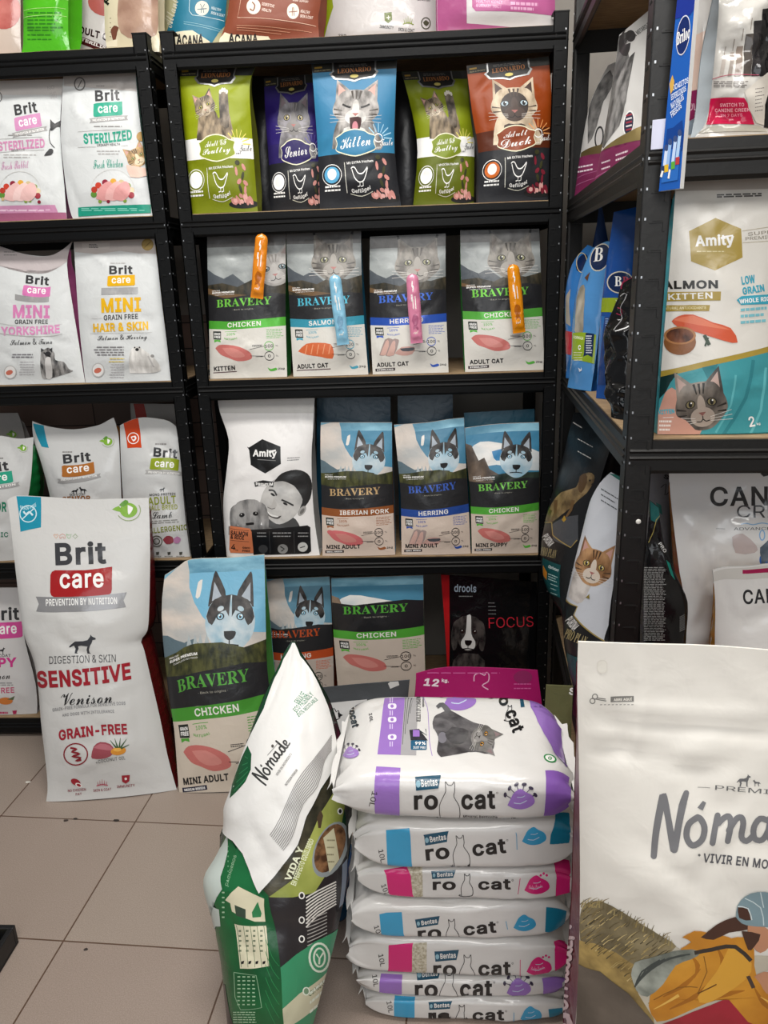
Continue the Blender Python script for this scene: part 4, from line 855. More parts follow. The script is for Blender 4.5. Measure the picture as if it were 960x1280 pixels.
def corner_flag(ar, pts, col): ar.poly(pts, col)
def brown(ar):
    ar.view(*C3).poly([(158, 150), (210, 160), (235, 268), (200, 262)], '#1f8ca6'); leaf_mark(ar, 518, 238, 22); ar.bars(300, 288, 352, 286, 1, 6, '#8a8886', 2, .1)
    brit_logo(ar, 305, 345, 438, 332, 46, '#a8682c'); standing_dog(ar, 362, 476, 15, '#2c2c2e'); standing_dog(ar, 396, 470, 17, '#2c2c2e', flip=-1); ar.text('SKIN & COAT', 335, 500, 410, 496, 13, '#4a4a4a', 'b').text('SENIOR', 300, 528, 436, 522, 26, '#8a5a30', 'h')
bag('food_bag', 'white dog food bag with brown flag, between the green-sided and orange-cornered bags', 'bag', [(270, 830), (262, 640), (235, 480), (195, 330), (160, 220), (155, 140)], [(598, 830), (590, 640), (582, 480), (575, 300), (568, 200), (545, 123)], Z4+SHELF, Y=2.14, tilt=5, T=.1, bulge=.03, top=[(230, 165), (350, 180), (470, 160), (520, 135)], body='#c8c9c8', gusset='#8a5a2c', view=C3, art=brown, film=GLOSS, seed=74, amp=.004, crease=26, group='white dog food bags with corner flags')
def orange(ar):
    ar.view(*C3).poly([(592, 145), (662, 122), (680, 268), (612, 270)], '#c8451c'); ar.ring(640, 222, 26, 26, 4, WHITE).poly([(628, 215), (650, 210), (655, 225), (640, 238)], WHITE, sm=2).ell(641, 222, 7, 6, '#c8451c')
    ar.bars(745, 250, 805, 246, 1, 7, '#8a8886', 2, .1); brit_logo(ar, 735, 310, 850, 320, 46, '#8c9c24', tagdark='#a6a5a3'); standing_dog(ar, 780, 468, 12, '#2c2c2e')
    ar.text('MONO PROTEIN', 718, 500, 842, 494, 12, '#4a4a4a', 'b').text('ADULT', 712, 544, 846, 534, 38, '#8a9430', 'b').text('SMALL BREED', 690, 570, 852, 562, 24, '#9aa040', 'b').text('Lamb', 730, 608, 826, 604, 32, '#333333', 'c'); ar.bars(700, 622, 870, 632, 2, 4, '#8a8a86', 2, .1, slope=-.06)
    ar.text('HYPOALLERGENIC', 640, 688, 900, 660, 26, '#7d8420', 'b'); ar.ring(752, 716, 26, 26, 4, '#4a4a3a').ring(752, 716, 14, 14, 4, '#4a4a3a'); ar.poly([(782, 708), (800, 690), (828, 695), (832, 722), (800, 730)], '#8a3a44', sm=2).poly([(832, 705), (850, 692), (868, 705), (858, 725), (836, 724)], '#b07aa0', sm=2)
    for x in (757, 812, 868): ar.poly([(x-8, 768), (x+8, 766), (x+6, 780), (x-6, 782)], '#4a4a44'); ar.bars(x-22, 788, x+22, 786, 1, 4, '#8a8a86', 2, .1)
bag('food_bag', 'white dog food bag with orange corner flag and olive lettering, by the left post', 'bag', [(620, 806), (600, 640), (590, 500), (580, 330), (576, 160)], [(914, 798), (895, 650), (880, 500), (865, 300), (845, 165)], Z4+SHELF, Y=2.13, tilt=5, T=.1, bulge=.028, top=[(620, 138), (680, 122), (760, 128), (810, 140)], body='#c8c9c8', gusset='#c9c8c4', view=C3, art=orange, film=GLOSS, seed=75, amp=.004, crease=26, group='white dog food bags with corner flags')
def greenb(ar):
    ar.view(*C3); leaf_mark(ar, 112, 270, 16); ar.bars(-20, 318, 20, 320, 1, 7, '#8a8886', 2, .1); brit_logo(ar, -90, 395, 44, 375, 46, '#2f9c80', word='PREVENTION'); ar.text('JUNIOR', -120, 575, 32, 575, 48, '#1f7a5c', 'h').text('HYPOALLERGENIC', -260, 700, 40, 696, 24, '#2a6f58', 'b'); ar.bars(-60, 630, 10, 636, 2, 4, '#8a8886', 2, .2)
bag('food_bag', 'white dog food bag with green side, cut by the left picture edge', 'bag', [(-280, 835), (-285, 600), (-290, 400), (-290, 215)], [(72, 832), (90, 700), (128, 540), (150, 400), (160, 217)], Z4+SHELF, Y=2.12, tilt=5, T=.1, bulge=.03, top=[(-150, 200), (0, 210), (90, 225)], body='#c8c9c8', gusset='#17713a', fold=-.1, view=C3, art=greenb, film=GLOSS, seed=76, amp=.004, crease=26, group='white dog food bags with corner flags')
def behind_l(ar): ar.view(*C3); leaf_mark(ar, 62, 205, 18)
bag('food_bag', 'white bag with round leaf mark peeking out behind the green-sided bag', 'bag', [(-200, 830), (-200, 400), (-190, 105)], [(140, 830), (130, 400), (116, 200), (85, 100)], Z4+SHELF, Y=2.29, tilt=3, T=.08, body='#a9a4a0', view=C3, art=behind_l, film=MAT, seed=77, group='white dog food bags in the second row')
def behind_r(ar): ar.view(*C3).poly([(640, 50), (690, 52), (715, 170), (660, 170)], '#a02818')
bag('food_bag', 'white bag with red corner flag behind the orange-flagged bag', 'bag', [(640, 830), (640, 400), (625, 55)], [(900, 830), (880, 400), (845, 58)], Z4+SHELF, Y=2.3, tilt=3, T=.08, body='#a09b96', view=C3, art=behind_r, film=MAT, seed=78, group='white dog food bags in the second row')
C4 = (0, 600, 3.122)
def puppy(ar):
    ar.view(*C4); brit_logo(ar, -40, 550, 76, 546, 52, '#cf4a94', ribbon=False); standing_dog(ar, 6, 666, 14, '#38383a'); ar.text('SKIN & COAT', -70, 692, 42, 690, 11, '#555555', 'b').text('PUPPY', -120, 735, 66, 730, 38, '#cf3a8c', 'h').text('Salmon', -70, 782, 40, 776, 28, '#333333', 'c'); ar.bars(-60, 792, 60, 800, 2, 4, '#999999', 2, .1)
    ar.text('GRAIN-FREE', -130, 838, 56, 830, 22, '#c2476f', 'b').ell(22, 862, 28, 14, '#d8803a').poly([(28, 856), (58, 842), (52, 858)], '#5a6a4a'); ar.bars(-20, 908, 34, 907, 1, 8, '#c2476f', 3, .1); ar.poly([(48, 900), (66, 898), (64, 912), (52, 914)], '#b2305a')
bag('food_bag', 'white puppy food bag with magenta flag on the bottom level at left', 'bag', [(-200, 935), (-205, 750), (-205, 420)], [(146, 925), (140, 800), (100, 640), (82, 520), (75, 420)], Z5+SHELF, Y=2.13, tilt=5, T=.11, bulge=.03, body='#d6d4d3', gusset='#b9b6b4', view=C4, art=puppy, film=GLOSS, seed=79, amp=.004, crease=26)
def big(ar):
    ar.view(*C4)
    ar.poly([(64, 62), (160, 66), (160, 185), (80, 202)], '#1c8da8'); ar.ring(110, 132, 32, 32, 4, '#cfe6ec').line([(88, 152), (132, 112)], 4, '#cfe6ec').line([(92, 122), (102, 134), (114, 124), (128, 138)], 7, '#cfe6ec', sm=2)
    ar.text('GRAIN-FREE', 80, 112, 142, 102, 14, '#bfe0e8', 'b', arc=9)
    leaf_mark(ar, 502, 118, 34)
    for k, c in enumerate(('#d88a4a', '#c86a4a', '#7ab070', '#7a9a60')):
        x = 219+k*25; y = 220
        if k == 0: ar.line([(x-9, y-5), (x-4, y-9), (x, y-4), (x+5, y-9), (x+9, y-4), (x, y+9)], 1.6, c, closed=True)
        elif k == 1: ar.line([(x-10, y+8), (x-10, y-4), (x, y-10), (x+10, y-4), (x+10, y+8), (x+4, y+8), (x+4, y+2), (x-4, y+2), (x-4, y+8)], 1.6, c, closed=True)
        elif k == 2: ar.line([(x-10, y-9), (x-6, y+4), (x, y+9), (x+6, y+4), (x+10, y-9), (x, y-4)], 1.6, c, closed=True)
        else: ar.line([(x, y-10), (x+4, y-4), (x+10, y), (x+4, y+4), (x, y+10), (x-4, y+4), (x-10, y), (x-4, y-4)], 1.6, c, closed=True)
    ar.text('Brit', 217, 334, 416, 327, 90, '#3b3c3f', 'k')
    ar.poly([(215, 352), (330, 352), (438, 338), (437, 425), (434, 440), (425, 448), (300, 455), (212, 458), (200, 450), (196, 438), (197, 370), (203, 358)], '#a11d20', sm=1)
    ar.text('care', 234, 424, 405, 420, 58, '#f5f4f2', 'b')
    ar.poly([(140, 455), (495, 438), (482, 470), (492, 496), (142, 513), (152, 484)], '#98989a', metallic=.3); ar.text('PREVENTION BY NUTRITION', 180, 492, 457, 484, 27, '#f2f2f0', 'b')
    standing_dog(ar, 328, 640, 46, '#3a3b40', ry=37)
    ar.text('DIGESTION & SKIN', 193, 718, 452, 710, 30, '#4a4a4c', 'r')
    ar.text('SENSITIVE', 148, 812, 513, 778, 68, '#9c1f2c', 'h', arc=8); ar.text('Venison', 240, 880, 438, 870, 48, '#2a2a2c', 'c')
    ar.text('GRAIN-FREE FORMULA FOR SENSITIVE DOGS', 206, 904, 490, 877, 13, '#8a8a8c', 'b', arc=-4).text('AND DOGS WITH INTOLERANCE', 244, 924, 446, 908, 12, '#8a8a8c', 'b', arc=-3)
    ar.text('GRAIN-FREE', 232, 1018, 498, 992, 42, '#a02334', 'h', arc=-6)
    ar.ring(296, 1070, 46, 42, 5, '#8a1f2c').line([(275, 1045), (300, 1050), (280, 1060), (312, 1068), (282, 1078), (316, 1084), (296, 1096), (318, 1092)], 7, '#8a1f2c', sm=3)
    ar.poly([(357, 1075), (366, 1040), (392, 1022), (430, 1030), (446, 1055), (430, 1078), (395, 1088), (360, 1086)], '#9a4a54', sm=2).poly([(366, 1045), (392, 1028), (428, 1036), (440, 1054), (400, 1052)], '#b56a74', sm=2); ar.ell(462, 1057, 30, 16, '#d89030', rot=-8).ell(458, 1052, 16, 7, '#e8b050')
    for a, b in (((455, 1045), (430, 1015)), ((460, 1045), (448, 1008)), ((466, 1045), (470, 1006)), ((470, 1045), (494, 1010)), ((472, 1048), (504, 1032))): ar.line([a, b], [7, 1.5], '#3d5a34')
    ar.text('+COCONUT OIL', 375, 1108, 490, 1090, 13, '#7a7a7a', 'b', arc=-3)
    for x, y, t in ((300, 1184, 'NO CHICKEN'), (399, 1183, 'SKIN & COAT'), (491, 1168, 'IMMUNITY')):
        ar.text(t, x-34, y+33, x+36, y+27, 10, '#8a3a44', 'b')
        if t[0] == 'N': ar.ell(x-4, y-6, 20, 12, '#9c2230', rot=25).ell(x+8, y+6, 14, 8, '#f0e8e6', rot=25).ell(x+8, y+6, 9, 5, '#9c2230', rot=25); ar.text('FAT', x-4, y+46, x+20, y+44, 9, '#8a3a44', 'b')
        elif t[0] == 'S':
            for k in range(-2, 3): ar.line([(x+k*8, y+8), (x+k*9, y-16+abs(k)*4)], [3, 1], '#b04a5c')
            ar.line([(x-22, y+10), (x, y+4), (x+22, y+8)], 4, '#b04a5c', sm=2)
        else: ar.poly([(x-16, y-16), (x+16, y-18), (x+14, y+6), (x, y+16), (x-14, y+8)], '#9c2230', sm=1).ell(x, y-3, 5, 5, '#f0e8e6')
bag('food_bag', 'big white dog food sack with red flag, standing on the floor tiles at left', 'bag', [(180, 1252), (186, 1190), (172, 1050), (160, 950), (148, 800), (130, 700), (92, 600), (72, 450), (55, 300), (40, 160), (28, 80)], [(690, 1210), (655, 1080), (625, 930), (590, 780), (562, 660), (550, 625), (576, 585), (583, 480), (586, 300), (584, 160), (580, 70)], 0,
    view=C4, top=[(64, 62), (200, 68), (330, 76), (450, 74)], bot=[(300, 1252), (440, 1236), (560, 1226)], yaw=8.5, tilt=13.5, T=.12, bulge=.05, body='#cfcfcd', gusset='#5c1216', back='#5c1216', art=big, film=dict(rough=.24, bump=.1), seed=80, nu=40, nv=64, crease=46, amp=.0035, topthin=.2, fold=-.1)
# ------------------------------------------------------------------ top level: bags whose lower halves show
T1 = (0, 0, 4.364)
TOPS = dict(tilt=3, film=GLOSS, nu=16, nv=24)
def meatdot(ar): ar.view(*T1).ell(20, 60, 95, 100, 'noise:#b05a54:#c97a72:20:1:1:1')
bag('food_bag', 'white bag with red meat print at the left end of the top level', 'bag', [(-260, 315), (-270, -500)], [(118, 300), (112, 150), (118, -500)], Z1+SHELF, Y=2.22, T=.09, body='#c9b8ac', view=T1, art=meatdot, seed=90, **TOPS)
def greenp(ar):
    ar.view(*T1).quad((118, -20), (372, -20), (375, 5), (118, 5), '#8cc46a'); ar.bars(150, 70, 345, 150, 5, 9, '#2f7a1c', 3, .3); ar.bars(150, 165, 330, 215, 3, 7, '#2f7a1c', 5, .3); ar.line([(130, 62), (360, 50)], 2, '#b8e08a').line([(130, 100), (365, 92)], 2, '#b8e08a')
bag('food_bag', 'shiny bright green bag on the top level of the left unit', 'bag', [(118, 300), (128, 150), (112, -500)], [(385, 300), (372, 150), (378, -500)], Z1+SHELF, Y=2.115, T=.08, body='#4aa81e', view=T1, art=greenp, seed=91, tilt=3, film=dict(rough=.15, bump=.15), nu=20, nv=30, crease=30, amp=.005)
def adultc(ar):
    ar.view(*T1).ell(590, 10, 110, 80, '#b05a54'); ar.text('ADULT CAT', 400, 172, 640, 240, 40, '#2c1418', 'h', lean=-8).poly([(378, 178), (600, 262), (600, 300), (378, 218)], '#4a161e').text('STERILISED', 420, 214, 620, 288, 18, '#e8e2e0', 'h', lean=-8)
bag('food_bag', 'white adult cat food bag with dark red stripe, right of the shiny green bag', 'bag', [(365, 300), (365, 150), (366, -500)], [(640, 300), (630, 100), (640, -500)], Z1+SHELF, Y=2.26, T=.07, body='#cbc6c4', view=T1, art=adultc, seed=92, **TOPS)
def acana1(ar):
    ar.view(*T1).poly([(650, -30), (860, -30), (860, 160), (830, 200), (740, 215), (660, 180), (640, 80)], 'noise:#8f7060:#b79a86:14:1:1:1', sm=2); ar.text('F', 588, 30, 615, 0, 40, INK, 'h'); ar.poly([(604, 165), (622, 140), (648, 150), (640, 175), (630, 222), (615, 215)], '#6a4030', sm=2); ar.poly([(550, 240), (640, 215), (640, 255), (560, 258)], '#d8d0b8'); ar.bars(600, 100, 606, 200, 5, 4, '#4a4a40', 2, 0)
bag('food_bag', 'cream bag with meat coloured print, by the left post on the top level', 'bag', [(585, 285), (575, 200), (570, 100), (555, -500)], [(868, 262), (872, 200), (862, 100), (865, -500)], Z1+SHELF, Y=2.165, T=.05, body='#c9c0a4', view=T1, art=acana1, seed=93, **TOPS)
T2 = (200, 0, 3.692)
def acana_b(ar):
    ar.view(*T2).poly([(90, -80), (330, -80), (310, 110), (240, 200), (20, 190), (30, 150), (70, 60)], '#1a7490').text('Atlantic', 55, 130, 95, -30, 44, '#e0dcc8', 'c'); ar.ell(194, 38, 32, 34, '#e6dfcc'); ar.line([(172, 44), (216, 40)], 4, '#1a5a70').line([(190, 60), (192, 30), (186, 18)], 3, '#1a5a70').line([(202, 60), (198, 34), (206, 18)], 3, '#1a5a70')
    ar.text('HEALTHY', 236, 42, 280, 54, 13, '#dce8ea', 'b').text('SKIN & COAT', 234, 64, 296, 80, 13, '#dce8ea', 'b'); ar.line([(150, 70), (296, 98)], 2.5, '#c9dde0').line([(110, 100), (290, 142)], 2, '#8fc0cc').line([(110, 110), (285, 150)], 2, '#8fc0cc').line([(140, -60), (135, 50), (150, 70)], 2.5, '#c9dde0')
    ar.poly([(55, 165), (75, 148), (150, 140), (230, 192), (225, 210), (60, 210)], '#e2dabf', sm=1).text('ACANA', 78, 205, 200, 205, 52, INK, 'h', arc=10)
bag('food_bag', 'blue and cream bag lying at the left end of the middle unit, top level', 'bag', [(20, 200), (15, 100), (30, -300)], [(305, 200), (300, 100), (335, -300)], Z1+SHELF, Y=2.29, T=.08, body='#b9b48c', view=T2, art=acana_b, seed=94, tilt=2, film=SOFT, nu=18, nv=26, bulge=.03)
def acana_r(ar):
    ar.view(*T2); ar.ell(432, 30, 32, 36, '#e6dfcc').line([(425, 10), (438, 25), (430, 50), (415, 40)], 6, '#7a3a20', sm=2); ar.text('DIGESTIVE', 470, 24, 526, 36, 14, '#ecd9cc', 'b').text('HEALTH', 470, 50, 512, 58, 14, '#ecd9cc', 'b')
    ar.ell(614, 52, 28, 36, '#e6dfcc').line([(595, 56), (634, 52)], 4, '#7a3a20').line([(610, 74), (612, 34)], 3, '#7a3a20').line([(620, 74), (616, 34)], 3, '#7a3a20'); ar.text('HEALTHY', 648, 58, 690, 66, 14, '#ecd9cc', 'b').text('SKIN & COAT', 646, 80, 704, 90, 14, '#ecd9cc', 'b').text('JOINT SUPPORT', 612, 5, 684, 14, 10, '#ecd9cc', 'b')
    ar.line([(380, -60), (358, 82), (720, 122)], 2.5, '#e0b8a0'); ar.line([(355, 118), (640, 140), (700, 150)], 2, '#d09a7c').line([(355, 128), (600, 150)], 2, '#d09a7c').line([(355, 138), (560, 158)], 2, '#d09a7c'); ar.text('ACANA', 312, 72, 322, -20, 10, '#e8d8c8', 'h')
    ar.poly([(268, 192), (300, 150), (330, 160), (500, 168), (515, 190), (510, 205), (270, 205)], '#e2dabf', sm=1).text('ACANA', 318, 198, 452, 200, 48, INK, 'h', arc=8)
bag('food_bag', 'rust brown bag lying on the top level between blue and white bags', 'bag', [(268, 195), (300, 120), (320, 0), (345, -300)], [(735, 185), (730, 80), (742, 0), (750, -300)], Z1+SHELF, Y=2.145, T=.12, body='#80402a', view=T2, art=acana_r, seed=95, tilt=2, film=SOFT, nu=20, nv=26, bulge=.03)
T3 = (440, 0, 3.4286)
def immun(ar):
    ar.view(*T3).poly([(-160, -80), (-95, -80), (-80, 30), (-110, 130), (-120, 170), (-160, 170)], '#8c9c1e'); ar.text('2kg', -58, 160, -25, 158, 14, '#2a2a2a', 'b')
    ar.poly([(138, 55), (170, 52), (172, 85), (155, 100), (140, 88)], '#5a6a1e').line([(148, 76), (164, 74)], 4, '#d8d8c8').line([(156, 66), (156, 84)], 4, '#d8d8c8'); ar.text('IMMUNITY', 118, 120, 178, 126, 14, '#3a3a38', 'b')
    for k in range(-2, 3): ar.line([(240+k*7, 102), (240+k*9, 70+abs(k)*6)], [4, 1], '#7a8a2c')
    ar.line([(218, 104), (240, 98), (264, 106)], 4, '#7a8a2c', sm=2); ar.text('SKIN & COAT', 198, 132, 266, 138, 14, '#3a3a38', 'b'); ar.ring(316, 100, 19, 24, 4, '#4a4a3a').poly([(316, 86), (330, 98), (318, 112), (304, 98)], '#4a4a3a', sm=2); ar.bars(296, 140, 340, 143, 1, 9, '#4a4a48', 3, 0); ar.text('DENTAL STICKS', 280, 2, 334, 6, 14, '#4a4a48', 'b')
bag('food_bag', 'white bag with olive side lying on the top level, immunity shield on it', 'bag', [(-158, 150), (-165, 60), (-160, -320)], [(362, 138), (362, 40), (365, -320)], Z1+SHELF, Y=2.29, T=.08, body='#c6c3c2', gusset='#8c9c1e', view=T3, art=immun, seed=96, tilt=2, film=GLOSS, nu=22, nv=26, bulge=.03)
def pinkt(ar):
    ar.view(*T3).poly([(365, -80), (490, -80), (492, 100), (510, 118), (490, 135), (368, 132)], '#a0527e').poly([(492, 100), (700, 118), (710, 132), (600, 138), (490, 135)], '#a0527e'); ar.poly([(515, -80), (890, -80), (885, 75), (700, 50), (530, 48), (515, 30)], '#b05a8c'); ar.text('HEALTHY KIDNEY', 532, 12, 645, 16, 13, '#d8a4c4', 'b').text('& URINARY TRACT', 532, 30, 640, 36, 13, '#d8a4c4', 'b').bars(680, 14, 800, 20, 1, 13, '#d8a4c4', 3, .1, slope=.05).bars(680, 34, 780, 42, 1, 12, '#d8a4c4', 4, .1, slope=.06)
bag('food_bag', 'pink and white bag lying at the right end of the top level', 'bag', [(368, 135), (364, 60), (362, -320)], [(868, 120), (870, 50), (868, -320)], Z1+SHELF, Y=2.145, T=.12, body='#c9c6c6', gusset='#a0527e', view=T3, art=pinkt, seed=97, tilt=2, film=GLOSS, nu=22, nv=26, bulge=.03)
# ------------------------------------------------------------------ stacked litter sacks
LIT = dict(rough=.2, bump=.14, bscale=26)
def litter_sack(name, label, cat, x0, x1, yf, D, z0, z1, yaw=0, body='#dddbd8', art=None, view=None, seed=0, group=None, film=LIT, left_col=None, sag=.002, e=.36):
    """pillow sack lying flat: long side towards the camera, gathered sealed ends left and right"""
    W_, hh = x1-x0, z1-z0; nu, nv = 48, 56; R = random.Random(seed)
    root = tag(empty(name, ((x0+x1)/2, yf+D/2, z0), math.radians(yaw)), label, cat, group); bpy.context.view_layer.update()
    u, v = np.meshgrid(np.linspace(0, 1, nu+1), np.linspace(0, 1, nv+1)); ph = np.radians(-90+360*v)
    cs, sn = np.cos(ph), np.sin(ph)
    k = np.abs(2*u-1); hs = 1-.8*k**9; ds = 1-.1*k**5
    y = -D/2*np.sign(cs)*np.abs(cs)**e*ds; z = hh/2+hh/2*np.sign(sn)*np.abs(sn)**e*hs
    z = z+(sn > 0)*np.abs(sn)**2*sag*np.sin(u*7+seed)*(1-k**4)
    arc = v*2*(D+hh)
    d = ridges(u, arc/arc.max(), W_, 2*(D+hh), seed, 40, .0028)
    # gathers fanning in from both ends
    for side in (0, 1):
        q = u if side == 0 else 1-u
        for n in range(16):
            c = R.random(); wd = R.uniform(.012, .03); d = d+R.choice((-1, 1))*.005*np.exp(-((v-c-(R.uniform(-.15, .15))*q)/wd)**2)*np.exp(-(q/R.uniform(.05, .13))**2)
    prof = np.stack([(u-.5)*W_, y, z], -1)
    N0 = grid_normals(prof); 
    if (N0[nv//4, nu//2]@np.array([0, -1, 0.])) < 0: N0 = -N0
    d = d*np.clip((sn+.95)*3, 0, 1)
    P = prof+N0*d[..., None]; P[..., 2] = np.maximum(P[..., 2], 0.0)
    P[-1] = P[0]
    c, s = math.cos(math.radians(yaw)), math.sin(math.radians(yaw)); Rm = np.array([[c, -s, 0], [s, c, 0], [0, 0, 1]])
    G = P@Rm.T+np.array(root.location); N = grid_normals(G)
    if (N[nv//4, nu//2]@(CAM-G[nv//4, nu//2])) < 0: N = -N
    N[0] = N[-1] = (N[1]+N[-2])/2
    b = Builder(root, film); m = mat(body, **film); b.grid(G, N, m)
    if art:
        ar = Art().view(*view); art(ar); b.art(bake(ar, G, N))
    b.build('sack')
    for side in (0, nu):
        L = G[:, side]; cc = L.mean(0); dirx = Rm@np.array([-1. if side == 0 else 1., 0, 0])
        hv = np.linspace(-1, 1, 15); rows = []
        for t, sc in ((0, 1), (.5, .8), (1, .92)):
            rows.append([cc+dirx*((.013 if side == 0 else .022)*t+.002*math.sin(h*9+seed)*t)+Rm@np.array([0, h*D*.42*sc, 0])+np.array([0, 0, (.004*math.sin(h*13+seed*2)*t)+(hh*.09)*(1-t)*1]) for h in hv])
        S1 = np.array(rows); S0 = S1-np.array([0, 0, 1])*np.array([hh*.18, .003, .0015])[:, None, None]
        eb = Builder(root, film); em = mat(left_col or body, **film)
        n1 = np.tile(np.array([0, 0, 1.]), S1.shape[:2]+(1,)); eb.grid(S1, n1, em); eb.grid(S0, -n1, em)
        eb.grid(np.stack([S1[-1], S0[-1]]), np.tile(dirx, (2, 15, 1)), em); eb.grid(np.stack([S1[:, 0], S0[:, 0]], 1), np.tile(np.array([0, -1., 0]), (3, 2, 1)), em)
        eb.build('end_seal')
    return root
L1, L2 = (400, 840, 2.909), (400, 1010, 2.909)
PUR, BLU, PNK = '#9a72c2', '#3fa0cc', '#d82a78'
def cat_outline(ar, x, y, s, col=INK, w=2.2):
    ar.push(x, y, s); ar.line([(-.5, 1), (-.55, .3), (-.35, -.2), (-.22, -.5), (-.24, -1), (-.1, -.82), (.12, -.82), (.24, -1), (.26, -.5), (.22, -.2), (.5, .3), (.52, .9), (.25, 1.05), (-.35, 1.08), (-.75, .98), (-.6, .9)], w/s, col, sm=3); ar.pop()
def rocat_front(ar, x, y, w, h, k=1, bx=None, rot=0):
    """maker's flag, then ro + cat outline + cat, on the long side (base line start x, y; total width, letter height)"""
    bw = w*.31; bx = x+w*.0 if bx is None else bx
    ar.push(x, y, 1, rot).push(-x, -y, 1)
    ar.poly([(bx, y-h*1.9), (bx+bw, y-h*2.02), (bx+bw*.9, y-h*1.25), (bx+bw*.04, y-h*1.12)], '#1f5068'); ar.text('Bentas', bx+bw*.25, y-h*1.32, bx+bw*.88, y-h*1.42, h*.42, WHITE, 'b').ell(bx+bw*.12, y-h*1.5, h*.14, h*.2, '#8fb8c8')
    ar.text('ro', x, y, x+w*.29, y-h*.02, h*.86, INK, 'k'); ar.text('cat', x+w*.57, y-h*.02, x+w*.98, y-h*.06, h*1.05, INK, 'k'); cat_outline(ar, x+w*.43, y-h*.55, h*1.1); ar.ring(x+w*1.0, y-h*1.0, 3, 3, 1, INK); ar.pop().pop()
def blob(ar, x, y, r, col, lav=False):
    ar.push(x, y, r)
    if lav:
        for k in range(6): a = math.radians(200+k*28); ar.line([(0, .2), (1.0*math.cos(a), 1.0*math.sin(a))], .05, '#4a4258').ell(1.0*math.cos(a), 1.0*math.sin(a), .1, .16, '#3a3348', rot=k*28)
    ar.poly([(-.8, .3), (-.6, -.1), (-.4, -.45), (0, -.7), (.35, -.5), (.75, -.3), (.9, .1), (.6, .4), (.1, .55), (-.4, .5)], col, sm=3)
    for k in range(4): ar.line([(-.5+k*.1, .2-k*.2), (.1, .1-k*.17), (.5-k*.08, -.02-k*.14)], .05, '#ffffff' if k == 5 else col, sm=2)
    ar.line([(-.4, .15), (0, .2), (.4, .0)], .05, '#c8d8ea', sm=2).line([(-.2, -.2), (.1, -.2), (.3, -.3)], .04, '#c8d8ea', sm=2)
    ar.pop()
def sack1(ar):
    ar.view(*L1)
    ar.poly([(210, 66), (293, 66), (293, 302), (209, 300)], PUR); ar.poly([(293, 66), (350, 66), (350, 304), (293, 302)], '#a9a7a8')
    for k, x in enumerate((300, 309, 318, 327)): ar.bars(x, 0, x+1, 0, 0, 0, INK); ar.line([(x, 72), (x, 265-k*38)], 2, '#4a4a4c')
    for y, t in ((78, 'a'), (125, 'b'), (174, 'c'), (238, 'd')):
        ar.rrect(247, y-10, 278, y+10, 8, '#ece6f2'); ar.ell(262, y, 6, 6, PUR); ar.line([(255, y+16), (255, y+34)], 4, '#d8c8ea').line([(263, y+16), (263, y+34)], 3, '#d8c8ea')
    ar.text('CLUMPING CAT LITTER', 350, 70, 350, 182, 16, INK, 's'); ar.text('Natural Bentonite', 372, 72, 372, 128, 8, '#3a3a3a', 'b')
    ar.line([(378, 66), (408, 306)], 2.2, PUR)
    ar.poly([(325, 212), (360, 208), (392, 250), (330, 250)], '#2a2a30').rect(338, 212, 362, 236, PUR).line([(360, 212), (388, 232), (384, 208)], 3, '#2a3a40'); ar.rrect(330, 250, 388, 284, 4, '#1f5a7a').text('99%', 346, 266, 384, 266, 12, WHITE, 'h').text('DUST FREE', 340, 280, 384, 280, 9, WHITE, 'b')
    blob(ar, 505, 102, 70, PUR, lav=True)
    # grey cat lying on its side
    ar.poly([(440, 310), (425, 290), (430, 240), (412, 200), (415, 165), (440, 150), (470, 140), (510, 160), (560, 185), (600, 195), (620, 215), (635, 260), (615, 298), (560, 290), (500, 300)], 'noise:#3c3a3c:#716e70:26:1:1:1', sm=3)
    ar.poly([(412, 208), (410, 180), (430, 168), (470, 180), (500, 205), (480, 225)], 'noise:#4a484a:#7d7a7c:26:1:1:1', sm=3); ar.line([(470, 150), (445, 120), (425, 130)], [22, 12], 'noise:#4a484a:#6a686a:26:1:1:1', sm=3); ar.ell(445, 240, 16, 20, '#7a7880')
    ar.poly([(480, 200), (540, 215), (520, 260), (480, 260), (455, 230)], 'noise:#2f2d30:#5a585a:30:1:1:1', sm=3)
    cat_face(ar, 595, 244, 48, 112, f1='noise:#55534f:#8a8786:30:1:1:1', f2='#8d8a88', eye='#c08a3a', ear='#8a7678', stripe='#5a5856', nose='#3a3436', body=False)
    ar.text('ro', 640, 72, 655, 128, 34, INK, 'k'); ar.text('cat', 672, 148, 700, 226, 46, INK, 'k') ; cat_outline(ar, 690, 150, 28); ar.poly([(706, 92), (722, 92), (744, 128), (730, 130)], '#1f5068')
    ar.poly([(748, 90), (870, 112), (905, 180), (932, 290), (905, 350), (840, 270), (790, 180)], PUR, sm=2)
    ar.ell(836, 315, 24, 14, '#2f8a4a', rot=20).ell(836, 315, 18, 10, WHITE, rot=20).text('G', 828, 320, 842, 322, 12, '#2f8a4a', 'h')
    ar.text('rocat', 102, 130, 118, 205, 26, INK, 'h').poly([(128, 95), (140, 98), (128, 120), (120, 116)], '#1f5068'); ar.text('10L', 180, 182, 184, 152, -12, '#4a4a4a', 'b') if False else ar.text('10L', 178, 152, 182, 184, 12, '#4a4a4a', 'b')
    blob(ar, 112, 296, 34, PUR, lav=True)
    ar.poly([(205, 345), (293, 350), (290, 520), (200, 512)], PUR); ar.text('10L', 190, 432, 178, 486, -22 if False else 20, INK, 'r')
    rocat_front(ar, 342, 500, 302, 62, bx=346); ar.text('Mineral Bentonite', 520, 527, 645, 530, 9, INK, 'b').text('Clumping Litter', 560, 538, 720, 540, 9, INK, 'b')
